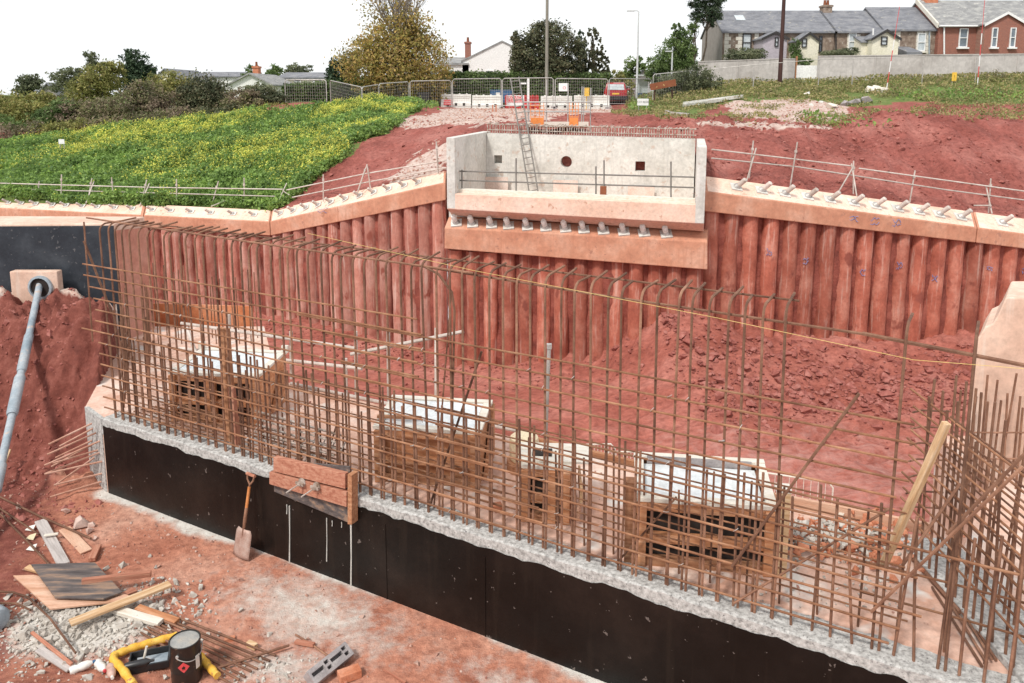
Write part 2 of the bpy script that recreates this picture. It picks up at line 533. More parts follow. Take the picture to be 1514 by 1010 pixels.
M['yellow'] = mat('yellow_foam', [(.62, .31, .03), (.74, .42, .06), (.78, .5, .12)], 6, 0.7, 0.3, speck=((.4, .2, .08), 0.0, 14))
M['blockgrey'] = mat('dense_grey_block', [(.24, .22, .22), (.34, .31, .31), (.42, .39, .38)], 9, 0.95, 0.7, 90)
M['brickred'] = mat('red_brick_face', [(.42, .14, .07), (.52, .2, .11), (.58, .27, .17)], 8, 0.9, 0.4, 50)
M['string'] = mat('yellow_string', [(.6, .42, .14), (.68, .5, .2)], 3, 0.8, 0)
M['paper'] = mat('white_scrap', [(.7, .68, .62), (.8, .78, .74)], 3, 0.8, 0.1)
M['rag'] = mat('dusty_cloth', [(.42, .25, .2), (.55, .38, .32), (.6, .46, .4)], 4, 0.95, 0.4)
M['bark'] = mat('bark', [(.05, .04, .03), (.1, .08, .06), (.15, .12, .09)], 3, 0.9, 0.6, 12)
M['twig'] = mat('pale_bark', [(.17, .145, .125), (.26, .225, .19)], 3, 0.9, 0.3)
M['polewood'] = mat('pole_timber', [(.045, .022, .02), (.08, .04, .034)], 2, 0.85, 0.3, stretch=(3, 3, .3))
M['polegrey'] = mat('grey_pole_timber', [(.2, .19, .16), (.29, .27, .23)], 2, 0.8, 0.3, stretch=(3, 3, .3))
M['lampgrey'] = mat('lamp_column_grey', [(.5, .52, .53), (.58, .6, .6)], 2, 0.5, 0)
M['slate'] = mat('slate_roof', [(.13, .135, .15), (.185, .19, .21), (.25, .25, .26)], 1.4, 0.75, 0.6, 6, stretch=(1, 1, 3), speck=((.3, .29, .26), -0.1, 2.5))
M['slate2'] = mat('lichened_roof', [(.19, .19, .19), (.26, .26, .26), (.36, .36, .34)], 1.4, 0.8, 0.6, 6, stretch=(1, 1, 3), speck=((.45, .44, .4), -0.1, 2))
M['stone'] = mat('rubble_stone_wall', [(.14, .1, .08), (.24, .18, .14), (.36, .3, .25)], 2.4, 0.9, 0.7, 5, speck=((.42, .38, .34), 0, 3.5))
M['render'] = mat('grey_pebbledash', [(.24, .22, .2), (.3, .28, .255)], 2, 0.9, 0.3)
M['lilac'] = mat('lilac_render', [(.4, .36, .4), (.47, .43, .46)], 1, 0.85, 0.1)
M['creamwall'] = mat('cream_render', [(.7, .66, .52), (.76, .72, .6)], 1, 0.85, 0.1)
M['whitewall'] = mat('white_render', [(.74, .74, .73), (.8, .8, .79)], 1, 0.85, 0.1)
M['quoin'] = mat('pale_quoins', [(.58, .54, .46), (.7, .67, .6)], 1.5, 0.85, 0.2)
M['wallgrey'] = mat('grey_rendered_wall', [(.36, .33, .31), (.46, .43, .41), (.52, .49, .47)], 0.4, 0.9, 0.2, streak=((.27, .25, .23), 0.5))
M['glass'] = mat('dull_glass', [(.08, .1, .12), (.2, .24, .28)], 1.0, 0.12, 0, spec=0.6)
M['glasspale'] = mat('pale_glass', [(.4, .45, .48), (.6, .64, .66)], 1.2, 0.15, 0, spec=0.6)  # pale blue-grey base colour for panes
M['wframe'] = mat('white_frame', [(.74, .74, .73), (.8, .8, .8)], 1, 0.5, 0)
M['bframe'] = mat('dark_frame', [(.03, .028, .028), (.05, .045, .045)], 1, 0.5, 0)
M['carred'] = mat('red_car_paint', [(.33, .015, .025), (.42, .03, .035)], 2, 0.25, 0, spec=0.6)
M['rubber'] = mat('tyre_rubber', [(.015, .015, .015), (.03, .03, .03)], 3, 0.8, 0)
M['lens'] = mat('red_lens', [(.4, .01, .01), (.5, .03, .02)], 3, 0.2, 0)
M['skip'] = mat('blue_steel', [(.03, .09, .19), (.05, .13, .25)], 2, 0.5, 0.1)
M['rustboard'] = mat('rust_brown_steel', [(.2, .065, .03), (.28, .1, .05)], 2, 0.8, 0.2, speck=((.5, .35, .15), -0.1, 3))
M['orangeboard'] = mat('orange_stained_board', [(.45, .14, .06), (.58, .22, .1), (.62, .3, .18)], 2, 0.8, 0.2)
def brickmat():
    m, t, bs = nodes('red_brick_wall')
    v = vecsrc(t, 'pos', (1, 1, 1))
    sx = t.nodes.new('ShaderNodeSeparateXYZ')
    t.links.new(v, sx.inputs[0])
    cb = t.nodes.new('ShaderNodeCombineXYZ')
    t.links.new(sx.outputs['X'], cb.inputs[0])
    t.links.new(sx.outputs['Z'], cb.inputs[1])
    b = t.nodes.new('ShaderNodeTexBrick')
    t.links.new(cb.outputs[0], b.inputs['Vector'])
    b.inputs['Scale'].default_value = 4.4
    b.inputs['Color1'].default_value = (.3, .1, .066, 1)
    b.inputs['Color2'].default_value = (.22, .075, .055, 1)
    b.inputs['Mortar'].default_value = (.36, .24, .19, 1)
    b.inputs['Mortar Size'].default_value = 0.02
    t.links.new(b.outputs['Color'], bs.inputs['Base Color'])
    bs.inputs['Roughness'].default_value = 0.9
    return m
M['brickwall'] = brickmat()
L = {}
L['weed'] = leafmat('weed_leaves', [(.14, .24, .065), (.22, .35, .09), (.28, .41, .12), (.17, .27, .12)], 0.35)
L['flower'] = leafmat('mustard_flowers', [(.62, .6, .1), (.74, .72, .18), (.5, .56, .12)], 0.35)
L['grass'] = leafmat('rough_grass', [(.16, .2, .07), (.26, .27, .1), (.42, .36, .2), (.3, .24, .13)], 0.35)
L['autumn'] = leafmat('autumn_leaves', [(.22, .23, .07), (.42, .34, .1), (.5, .34, .13), (.3, .28, .1), (.4, .26, .15)], 0.35)
L['bramble'] = leafmat('bramble_leaves', [(0.123, 0.145, 0.065), (0.189, 0.203, 0.094), (0.246, 0.203, 0.138), (0.232, 0.181, 0.145)], 0.3, patch=((0.290, 0.210, 0.167), 0.5))
L['olive'] = leafmat('olive_leaves', [(0.174, 0.203, 0.065), (0.261, 0.261, 0.087), (0.334, 0.290, 0.123)], 0.3)
L['dark'] = leafmat('dark_evergreen', [(.03, .06, .035), (.05, .08, .045), (.06, .09, .055)], 0.15)
L['mid'] = leafmat('mid_green', [(0.102, 0.160, 0.058), (0.145, 0.217, 0.080), (0.189, 0.246, 0.102)], 0.3)
L['holm'] = leafmat('brown_green_evergreen', [(0.072, 0.087, 0.051), (0.109, 0.123, 0.072), (0.160, 0.138, 0.087)], 0.18)
L['pine'] = leafmat('pine_needles', [(.035, .06, .035), (.06, .085, .05)], 0.12)
L['hedge'] = leafmat('hedge_leaves', [(0.072, 0.116, 0.043), (0.109, 0.167, 0.058), (0.145, 0.189, 0.080)], 0.25)
L['dull'] = leafmat('dull_green', [(0.116, 0.145, 0.087), (0.160, 0.181, 0.109), (0.203, 0.210, 0.145)], 0.3)
M['palefill'] = mat('pale_pink_ply', [(.58, .44, .37), (.68, .55, .48), (.72, .62, .56)], 2, 0.8, 0.2, 20)
M['wallend'] = mat('red_stained_wall_end', [(.4, .16, .115), (.5, .23, .17), (.56, .3, .235)], 1.0, 0.85, 0.2, 20, streak=((.58, .36, .28), 0.4))
M['chalk'] = mat('blue_chalk', [(.16, .2, .42), (.24, .28, .5)], 6, 0.9, 0)
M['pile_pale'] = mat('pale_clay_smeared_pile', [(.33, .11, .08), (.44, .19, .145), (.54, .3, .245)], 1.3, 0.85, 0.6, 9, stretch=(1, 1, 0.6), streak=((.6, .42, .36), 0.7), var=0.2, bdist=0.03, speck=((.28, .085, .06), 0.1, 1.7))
M['tube_dark'] = mat('dull_grey_tube', [(.16, .15, .14), (.25, .24, .22)], 5, 0.6, 0.1, metal=0.2)
# ================================================================== LARGE STRUCTURE
def planeuv(p0, p1, u, v, t=0.0):
    """sight line onto the vertical plane through p0-p1, shifted t away from the camera"""
    a = Vector((p1.x - p0.x, p1.y - p0.y, 0)).normalized()
    n = Vector((-a.y, a.x, 0))
    if n.y < 0: n = -n
    d = ray(u, v)
    c = Vector((0, 0, CZ))
    k = (n.dot(Vector((p0.x, p0.y, 0))) + t) / n.dot(d)
    return c + d * k
def lerp_u(a, b, u):
    lo, hi = -0.5, 1.5
    for _ in range(40):
        m = (lo + hi) / 2
        p = a.lerp(b, m)
        if proj(*p)[0] < u: lo = m
        else: hi = m
    return (lo + hi) / 2

# stations of the capping beams: sight line u, v of back edge / crease / soffit, forward distance
def station(u, vb, vc, vs, Y, dep=0.85):
    c = P(u, vc, Y)
    s = P(u, vs, Y)
    k = P(u, vb, Y + dep)
    return dict(c=c, s=Vector((c.x, c.y, s.z)), k=Vector((c.x * (Y + dep * .6) / Y, k.y, k.z)), kb=Vector((c.x, k.y, s.z)))
ST = {
    'L0': station(-150, 283, 300, 316, 38.5), 'L1': station(0, 290.6, 307, 323.5, 36.6), 'L2': station(212, 302, 318.5, 335, 34.9),
    'L3': station(399, 311, 328, 348.5, 33.4), 'L4': station(659, 252.5, 270, 296, 28.4),
    'R0': station(1042, 260, 283, 312.5, 25.8), 'R1': station(1445, 313, 337, 359, 27.2), 'R2': station(1720, 350, 374, 393, 28.2)}
ABL = P(660, 340, 27.2)
ABR = P(1042, 360, 25.3)
def AB(u, v, t=0.0):
    return planeuv(ABL, ABR, u, v, t)

# ------------------------------------------------------------------ upper ground sheet
def tps(ctrl):
    c = np.array(ctrl)
    n = len(c)
    def U(r2):
        return np.where(r2 > 1e-9, r2 * np.log(r2 + 1e-12), 0)
    d2 = ((c[:, None, :2] - c[None, :, :2]) ** 2).sum(-1)
    A = np.zeros((n + 3, n + 3))
    A[:n, :n] = U(d2) + np.eye(n) * 3.0
    A[:n, n] = 1
    A[:n, n + 1:] = c[:, :2]
    A[n, :n] = 1
    A[n + 1:, :n] = c[:, :2].T
    sol = np.linalg.solve(A, np.concatenate([c[:, 2], np.zeros(3)]))
    def f(x, y):
        sh = x.shape
        x, y = x.ravel(), y.ravel()
        out = np.empty(len(x))
        for i in range(0, len(x), 8000):
            q = (x[i:i + 8000, None] - c[None, :, 0]) ** 2 + (y[i:i + 8000, None] - c[None, :, 1]) ** 2
            out[i:i + 8000] = U(q) @ sol[:n] + sol[n] + sol[n + 1] * x[i:i + 8000] + sol[n + 2] * y[i:i + 8000]
        return out.reshape(sh)
    return f
GC = [  # u, v, Y of the ground surface
    (-150, 284, 39.5), (0, 291, 37.6), (120, 297, 36.8), (250, 304, 35.9), (330, 308, 35.2), (399, 312, 34.5), (520, 286, 32), (600, 266, 30.3), (655, 252, 29.4),
    (-100, 246, 44), (0, 252, 43.5), (200, 246, 42), (400, 240, 40.5),
    (-100, 207, 50), (0, 205, 50), (150, 192, 50), (300, 176, 50), (450, 163, 50), (560, 157, 50), (620, 157, 52),
    (480, 240, 36.5), (560, 200, 39), (600, 180, 42), (640, 178, 44), (650, 205, 34), (620, 225, 34), (560, 245, 35), (500, 275, 33.5),
    (700, 189, 34), (800, 186, 34), (900, 186, 34), (1000, 187, 34), (1030, 192, 33),
    (700, 177, 44), (850, 173, 46), (950, 172, 44), (1040, 178, 42),
    (660, 160, 57), (750, 161, 57), (830, 161, 57), (890, 160, 60), (940, 158, 58), (920, 153, 75), (915, 150, 100),
    (1045, 262, 28.2), (1200, 280, 28.4), (1350, 299, 28.8), (1514, 323, 29.2), (1700, 345, 30),
    (1100, 230, 30), (1300, 258, 30.3), (1500, 282, 30.5), (1650, 290, 31.5),
    (1090, 192, 34), (1200, 196, 34), (1320, 200, 34), (1440, 205, 34), (1514, 210, 34), (1700, 215, 34.5),
    (1080, 180, 44), (1200, 178, 45), (1330, 182, 45), (1514, 176, 45), (1700, 180, 45),
    (1040, 152, 55), (1130, 147, 56), (1250, 142, 56), (1400, 140, 55), (1514, 138, 54), (1700, 140, 54),
    (1040, 128, 66), (1200, 122, 64), (1350, 118, 62), (1514, 114, 61), (1700, 112, 60),
]
gc = [tuple(P(*q)) for q in GC]
gc += [(-80, 60, 2.4), (-40, 70, 3.0), (-10, 75, 4.6), (-80, 120, 3.0), (0, 120, 5), (60, 120, 8.0), (30, 75, 6.8), (60, 70, 8), (-60, 45, 1.6), (80, 40, 3)]
GH = tps(gc)
def edge_line():
    a = [(-70, 46)] + [(ST[k]['k'].x, ST[k]['k'].y - 0.1) for k in ('L0', 'L1', 'L2', 'L3', 'L4')]
    tl = AB(661, 300, -0.3)
    nv = Vector((-(ABR - ABL).y, (ABR - ABL).x, 0)).normalized()
    if nv.y < 0: nv = -nv
    tr = AB(1041, 300, -0.3)
    l1, r1 = tl + nv * 4.75, tr + nv * 4.75
    a[-1] = (tl.x - 0.04, ST['L4']['k'].y - 0.1)
    f0 = (ST['L4']['k'].y - tl.y) / (l1.y - tl.y)
    a += [(tl.x + (l1.x - tl.x) * f0, ST['L4']['k'].y), (l1.x - .02, l1.y - .1), (l1.x + .02, l1.y), (r1.x + .03, r1.y)]
    a += [(r1.x + .06, ST['R0']['k'].y + .1), (ST['R1']['k'].x, ST['R1']['k'].y - 0.1), (ST['R2']['k'].x, ST['R2']['k'].y - 0.1), (80, 36)]
    xs = [q[0] for q in a]
    for i in range(1, len(xs)):
        if xs[i] <= xs[i - 1]: xs[i] = xs[i - 1] + 0.03
    return np.array(xs), np.array([q[1] for q in a])
EX, EY = edge_line()
def ground_z(x, y):
    x, y = np.atleast_1d(np.asarray(x, float)), np.atleast_1d(np.asarray(y, float))
    far = smooth01((y - 110) / 120)
    z = GH(x, np.minimum(y, 125)) * (1 - far) + far * 5.0
    lump = 0.35 + 0.65 * smooth01((48 - y) / 10)
    bank = smooth01((x - 3) / 4) * smooth01((46 - y) / 6)
    z = z + fbm(x, y, 0.5, 4, 3) * (0.5 + .5 * bank) * lump + fbm(x, y, 2.2, 3, 9) * 0.22 * lump + np.abs(fbm(x, y * .35, 1.1, 4, 15)) * 0.9 * bank - .1 * bank
    return z
def gz(x, y):
    return float(ground_z(x, y)[0])
POLY_GREEN = [[(-400, 218), (-400, 330), (0, 300), (404, 312), (436, 296), (478, 252), (530, 215), (575, 190), (612, 168), (640, 150), (560, 152), (500, 158), (400, 170), (280, 184), (140, 199), (0, 211)],
              [(930, 170), (1000, 172), (1035, 176), (1060, 158), (1100, 150), (1190, 146), (1260, 158), (1330, 150), (1514, 152), (1800, 150), (1800, 60), (1030, 60), (930, 140)],
              [(1185, 172), (1240, 180), (1330, 190), (1330, 193), (1240, 192), (1190, 182)], [(1330, 146), (1420, 150), (1514, 152), (1514, 120)],
              [(380, 180), (380, 60), (-400, 60), (-400, 210)], [(-400, 152), (655, 152), (655, 60), (-400, 60)]]
POLY_GRAVEL = [[(575, 182), (640, 166), (700, 156), (900, 156), (905, 165), (850, 170), (760, 178), (690, 186), (600, 190)], [(1075, 150), (1190, 140), (1260, 160), (1255, 176), (1180, 180), (1080, 172)],
               [(572, 268), (610, 232), (660, 205), (660, 250), (600, 272)], [(1035, 181), (1230, 187), (1230, 192), (1035, 187)]]
def upper_ground():
    xs = np.concatenate([np.arange(-400, -60, 20), np.arange(-60, -25, 1.2), np.arange(-25, 25, 0.2), np.arange(25, 60, 1.2), np.arange(60, 420, 20)])
    xs = np.sort(np.concatenate([xs, EX]))
    ts = np.concatenate([[0.0], np.arange(0, 22, 0.2), np.arange(22, 40, 0.6), np.arange(40, 100, 4), np.array([110, 130, 160, 200, 300, 500, 900, 1500])])
    X, T = np.meshgrid(xs, ts, indexing='ij')
    Y = np.interp(xs, EX, EY)[:, None] + T
    Z = ground_z(X, Y)
    u, v = proj(X, Y, Z)
    Z[:, 0] -= 3.0
    wob = fbm(X, Y, 0.6, 3, 5) * 26
    att = {}
    for nm, polys in (('green', POLY_GREEN[:2] + POLY_GREEN[3:]), ('gravel', POLY_GRAVEL)):
        m = np.zeros(X.shape, bool)
        for p in polys: m |= inpoly(u + wob, v + wob * 0.4, p)
        att[nm] = m.astype(np.float32)
    att['green'] = np.maximum(att['green'], (Y > 62).astype(np.float32) * ((u < 640) | (u > 1030)))
    nx, nt_ = X.shape
    idx = np.arange(nx * nt_).reshape(nx, nt_)
    f = np.stack([idx[:-1, :-1], idx[1:, :-1], idx[1:, 1:], idx[:-1, 1:]], -1).reshape(-1, 4)
    me = npmesh('upper_ground', np.stack([X, Y, Z], -1).reshape(-1, 3), f, M['soil_up'], True)
    for nm, a in att.items():
        at = me.attributes.new(nm, 'FLOAT', 'POINT')
        at.data.foreach_set('value', a.ravel().astype(np.float32))
    tag(link('upper_ground', me), kind='structure', label='red earth bank and verge above the excavation with weeds and gravel')
upper_ground()
def earth_fill():
    """earth against the outer side of the right wing wall"""
    nv = Vector((-(ABR - ABL).y, (ABR - ABL).x, 0)).normalized()
    if nv.y < 0: nv = -nv
    tr = AB(1041, 300, -0.3)
    r1 = tr + nv * 4.75
    n = 40
    xs = np.linspace(tr.x - .05, r1.x + .25, n)
    y0 = ST['R0']['k'].y - .12
    y1 = np.maximum(y0 + .02, tr.y + (np.minimum(xs, r1.x) - tr.x) * (r1.y - tr.y) / (r1.x - tr.x) - .02)
    y1 = np.where(xs > r1.x, r1.y + 1.0, y1)
    T = np.linspace(0, 1, 30)
    X = np.repeat(xs[:, None], 30, 1)
    Y = y0 + (y1 - y0)[:, None] * T[None, :]
    Z = ground_z(X, Y) + .01
    idx = np.arange(n * 30).reshape(n, 30)
    f = np.stack([idx[:-1, :-1], idx[1:, :-1], idx[1:, 1:], idx[:-1, 1:]], -1).reshape(-1, 4)
    tag(link('earth_fill', npmesh('earth_fill', np.stack([X, Y, Z], -1).reshape(-1, 3), f, M['soil_up'], True)), 'red earth packed against the right wing wall', None, None, 'structure')
earth_fill()

# ------------------------------------------------------------------ pit floor
PL = [(ST[k]['c'].x, ST[k]['c'].y + 0.3) for k in ('L0', 'L1', 'L2', 'L3', 'L4')] + [(ST[k]['c'].x, ST[k]['c'].y + 0.3) for k in ('R0', 'R1', 'R2')]
PLX, PLY = np.array([q[0] for q in PL]), np.array([q[1] for q in PL])
def pit_z(x, y):
    q = np.interp(x, PLX, PLY) - y                      # distance in front of the pile line
    hb = np.interp(x, [-20, -8, -3, 0.5, 2.5, 4.4, 5.6, 6.6, 7.6, 9, 12, 16], [0.5, 0.5, 0.35, 0.7, 1.2, 2.2, 3.1, 2.7, 2.1, 1.8, 1.6, 1.4])
    wd = np.interp(x, [-20, 0, 4, 6, 9, 16], [2.0, 2.2, 3.0, 3.4, 3.6, 3.0])
    b = hb * np.exp(-np.clip(q, 0, 99) ** 1.5 / wd ** 1.5)
    z = -4.65 + b + fbm(x, y, 0.35, 4, 21) * 0.45 + fbm(x, y, 1.6, 4, 4) * (0.24 + 0.4 * np.clip(b, 0, 1.2)) + fbm(x, y, 5, 2, 8) * (0.05 + 0.13 * np.clip(b, 0, 1))
    wv = 0.6 * fbm(x, y * 0, 0.16, 3, 2)
    k = smooth01((x + 1.5) / 4)
    for c0, sl, dp in ((15.6, .12, .17), (17.0, .12, .2), (18.3, .2, .22), (19.7, .2, .22), (20.9, .3, .17), (22.0, .3, .15)):
        q2 = y - c0 - sl * x - wv * 2
        lug = 1 + 0.35 * np.sin(x * 11 + c0)
        z = z - dp * k * lug * np.exp(-(q2 / .16) ** 2) + dp * .5 * k * np.exp(-((np.abs(q2) - .38) / .14) ** 2)
    return z
def pit_floor():
    xs = np.arange(-30, 26, 0.14)
    ys = np.arange(7, 40, 0.14)
    X, Y = np.meshgrid(xs, ys, indexing='ij')
    Yl = np.interp(X, PLX, PLY) + 0.45
    Y2 = np.minimum(Y, Yl)
    Z = pit_z(X, Y2)
    nx, ny = X.shape
    idx = np.arange(nx * ny).reshape(nx, ny)
    f = np.stack([idx[:-1, :-1], idx[1:, :-1], idx[1:, 1:], idx[:-1, 1:]], -1)
    keep = (Y[:-1, :-1] <= Yl[:-1, :-1])
    me = npmesh('pit_floor', np.stack([X, Y2, Z], -1).reshape(-1, 3), f[keep], M['soil_pit'], True)
    at = me.attributes.new('pale', 'FLOAT', 'POINT')
    at.data.foreach_set('value', (0.25 * smooth01((X + 2) / 8) * smooth01((24 - Y2) / 4)).ravel().astype(np.float32))
    tag(link('pit_floor', me), kind='structure', label='churned red clay floor of the excavation with wheel ruts')
pit_floor()
def rock_mass(name, pts, mt, label, seed, squash=0.75):
    base = []
    for k in range(7):
        b = MB().rock((0, 0, 0), 1.0, seed * 31 + k, 1, squash)
        base.append((np.array(b.v), np.array(b.f)))
    vs, fs, n = [], [], 0
    rg = np.random.default_rng(seed)
    for i, (x, y, z, s) in enumerate(pts):
        bv, bf = base[i % 7]
        a = rg.uniform(0, 6.28)
        c, sn = math.cos(a), math.sin(a)
        q = bv * s * rg.uniform(0.75, 1.25, 3)
        q = np.stack([q[:, 0] * c - q[:, 1] * sn, q[:, 0] * sn + q[:, 1] * c, q[:, 2]], 1) + (x, y, z)
        vs.append(q)
        fs.append(bf + n)
        n += len(q)
    o = link(name, npmesh(name, np.concatenate(vs), np.concatenate(fs), mt))
    return tag(o, label, None, None, 'stuff')
def pit_rocks():
    pts = []
    while len(pts) < 3600:
        x = rng.uniform(-12, 16)
        q = abs(rng.normal(2.2 if x > 5.5 else .6, 1.15))
        if x < 5.0 and rng.random() < 0.8: continue
        y = float(np.interp(x, PLX, PLY)) - 0.5 - q
        s = rng.lognormal(-3.05, 0.65) * (1.2 if x > 5 else 0.75)
        pts.append((x, y, s))
    a = np.array(pts)
    z = pit_z(a[:, 0], a[:, 1])
    rock_mass('fallen_rock', [(p[0], p[1], zz + 0.02, min(p[2], .3)) for p, zz in zip(pts, z)], M['rock'], 'broken red rock and clods fallen along the foot of the piles', 5)
pit_rocks()

# ------------------------------------------------------------------ pile walls and capping beams
def pile_mesh(r, h, seed, mt='pile'):
    rr = random.Random(seed)
    b = MB()
    n, m = 16, 26
    vs = []
    for i in range(m + 1):
        z = h * i / m
        k = 1 + rr.uniform(-.025, .025)
        for j in range(n):
            t = 2 * math.pi * j / n
            q = 1 + 0.06 * mnoise.noise(Vector((math.cos(t) * 1.5, math.sin(t) * 1.5, z * 1.1 + seed * 9.1)))
            low = 1 + max(0, 1 - z / (h * 0.35)) * 0.16 * mnoise.noise(Vector((math.cos(t) * 2.5, math.sin(t) * 2.5, z * 2.6 + seed * 5)))
            vs.append((r * k * q * low * math.cos(t), r * k * q * low * math.sin(t), z))
    fs = []
    for i in range(m):
        for j in range(n):
            j2 = (j + 1) % n
            fs.append((i * n + j, i * n + j2, (i + 1) * n + j2, (i + 1) * n + j))
    b.add(vs, fs)
    return b.mesh('pile', M[mt], True)
def pile_wall(a, b, za, zb, spacing, r, label, zbot=-5.6, mt='pile'):
    a, b = Vector((a.x, a.y, 0)), Vector((b.x, b.y, 0))
    d = (b - a).normalized()
    L = (b - a).length
    nrm = Vector((-d.y, d.x, 0))
    if nrm.y < 0: nrm = -nrm
    t = thing('pile_wall', label, 'pile wall', (a.x, a.y, zbot), group='bored pile retaining walls')
    h = max(za, zb) - zbot
    ms = [pile_mesh(r, h, k + int(abs(a.x) * 10), mt) for k in range(6)]
    n = int(L / spacing)
    for i in range(n + 1):
        p = a + d * (L * (i + 0.5) / (n + 1))
        f = (i + 0.5) / (n + 1)
        o = inst('pile', ms[rnd.randrange(6)], t, (p.x + rnd.uniform(-.02, .02), p.y + rnd.uniform(-.03, .03), zbot), (0, 0, rnd.uniform(0, 6.28)), (1, 1, (za + (zb - za) * f - zbot) / h))
    g = MB()
    m = 130
    rows = 40
    vs, fs = [], []
    for i in range(m + 1):
        f = i / m
        top = za + (zb - za) * f
        for j in range(rows + 1):
            z = zbot + (top - zbot) * j / rows
            q = a + d * (L * f) + nrm * (-.05 + 0.15 * mnoise.noise(Vector((L * f * 1.1, z * 0.7, a.x))) + 0.06 * mnoise.noise(Vector((L * f * 4, z * 3, a.x))))
            vs.append((q.x, q.y, z))
    for i in range(m):
        for j in range(rows):
            k = i * (rows + 1) + j
            fs.append((k, k + rows + 1, k + rows + 2, k + 1))
    g.add(vs, fs)
    g2 = MB().add(vs, fs)
    part('soil_face', g, M['soilface'], t, True)
    return t
def inset(p, dy=0.38):
    return Vector((p.x, p.y + dy, p.z))
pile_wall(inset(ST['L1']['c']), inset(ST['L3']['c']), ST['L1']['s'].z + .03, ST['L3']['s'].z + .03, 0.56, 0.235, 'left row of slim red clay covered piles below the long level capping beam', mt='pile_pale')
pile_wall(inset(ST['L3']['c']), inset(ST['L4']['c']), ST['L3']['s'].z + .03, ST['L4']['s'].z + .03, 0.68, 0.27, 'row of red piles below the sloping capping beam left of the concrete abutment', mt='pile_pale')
pa, pb = AB(662, 371, 0.45), AB(1040, 398, 0.45)
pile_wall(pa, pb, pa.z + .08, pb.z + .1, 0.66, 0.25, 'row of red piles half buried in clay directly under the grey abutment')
pile_wall(inset(ST['R0']['c']), inset(ST['R2']['c']), ST['R0']['s'].z + .03, ST['R2']['s'].z + .03, 0.705, 0.275, 'right row of thick red piles with blue chalk numbers right of the abutment')

def hexa_beam(A, B):
    return MB().hexa([A['s'], B['s'], B['kb'], A['kb'], A['c'], B['c'], B['k'], A['k']])
def make_anchor():
    """template meshes of one ground anchor head: square plate, cone washer, projecting bar"""
    pl = MB().box((0, 0, 0.02), (0.3, 0.3, 0.04)).mesh('plate', M['concrete'])
    nu = MB().lathe([(0.11, 0.04), (0.085, 0.1), (0.075, 0.12)], (0, 0, 0), 10).mesh('washer', M['galv'], True)
    br = MB().lathe([(0.066, 0.1), (0.066, 0.35), (0.045, 0.37)], (0, 0, 0), 10).mesh('bar', M['scaf'], True)
    cp = MB().lathe([(0.07, 0.1), (0.08, 0.27), (0.06, 0.31)], (0, 0, 0), 10).mesh('cap', M['white'], True)
    return pl, nu, br, cp
APL, ANU, ABR_, ACP = make_anchor()
def anchor(parent, p, nrm, tilt, cap=False, s=1.0):
    """one anchor head: the plate is the part, washer and bar its sub-parts"""
    r1 = Vector((0, 0, 1)).rotation_difference(nrm).to_euler()
    a = inst('anchor_plate', APL, parent, p + nrm * 0.002, r1, (s, s, s))
    q = (r1.to_matrix().transposed() @ tilt).normalized()
    r2 = Vector((0, 0, 1)).rotation_difference(q).to_euler()
    for nm, me in (('anchor_washer', ANU), ('anchor_cap' if cap else 'anchor_bar', ACP if cap else ABR_)):
        o = bpy.data.objects.new(nm, me)
        COL.objects.link(o)
        o.parent = a
        o.location = (0, 0, 0)
        o.rotation_euler = r2
def capping_beam(ka, kb, us, label, tilt, gap=0.0, stain=None, v_off=0.5, s=1.0):
    A, B = ST[ka], ST[kb]
    o0 = A['s']
    t = thing('capping_beam', label, 'concrete beam', ((o0.x + B['s'].x) / 2, (o0.y + B['s'].y) / 2, min(o0.z, B['s'].z)), group='capping beams on the piles')
    def mv(D, E, g):
        return {k: D[k].lerp(E[k], g) for k in D}
    L = (B['c'] - A['c']).length
    A2, B2 = mv(A, B, 0.012 / L), mv(B, A, 0.012 / L)
    part('beam_body', hexa_beam(A2, B2), M['pinkcon'], t, bev=0.03)
    tp = MB()
    e = 0.003
    nn = (B2['c'] - A2['c']).cross(A2['k'] - A2['c']).normalized()
    if nn.z < 0: nn = -nn
    q = []
    for D, f in ((A2, 0.0), (B2, 0.0)):
        q.append((D['c'].lerp(D['k'], 0.035) + nn * e, D['c'].lerp(D['k'], 0.985) + nn * e))
    a0, b0 = q[0][0].lerp(q[1][0], .01), q[1][0].lerp(q[0][0], .01)
    a1, b1 = q[0][1].lerp(q[1][1], .01), q[1][1].lerp(q[0][1], .01)
    tp.add([a0, b0, b1, a1], [(0, 1, 2, 3)])
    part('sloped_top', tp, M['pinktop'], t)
    for u in us:
        c0, k0 = A['c'], A['k']
        f = lerp_u(A['c'].lerp(A['k'], v_off), B['c'].lerp(B['k'], v_off), u)
        p = A['c'].lerp(A['k'], v_off).lerp(B['c'].lerp(B['k'], v_off), f)
        anchor(t, p + nn * e, nn, tilt, False, s)
    return t
TL = Vector((-0.55, -0.45, 0.5)).normalized()
TR = Vector((0.5, -0.5, 0.62)).normalized()
capping_beam('L0', 'L2', [13, 32, 53, 78, 98, 122, 144, 170, 196], 'far left length of pink concrete capping beam above the black coated wall', TL, s=.85)
capping_beam('L2', 'L3', [226, 253, 283, 312, 345, 376], 'level pink capping beam ending at the corner behind the hooked bars', TL, s=.85)
capping_beam('L3', 'L4', [415, 434, 453, 471, 490, 511, 532, 553, 575, 598, 619], 'pink capping beam climbing from the corner up to the grey abutment', TL, s=.9)
capping_beam('R0', 'R1', [1088, 1125, 1159, 1193, 1226, 1261, 1293, 1326, 1357, 1387, 1419], 'long pink capping beam sloping down right of the abutment with eleven anchors', TR, s=1.25)
capping_beam('R1', 'R2', [1480, 1530, 1570], 'last length of pink capping beam at the right edge beyond a joint', TR, s=1.25)

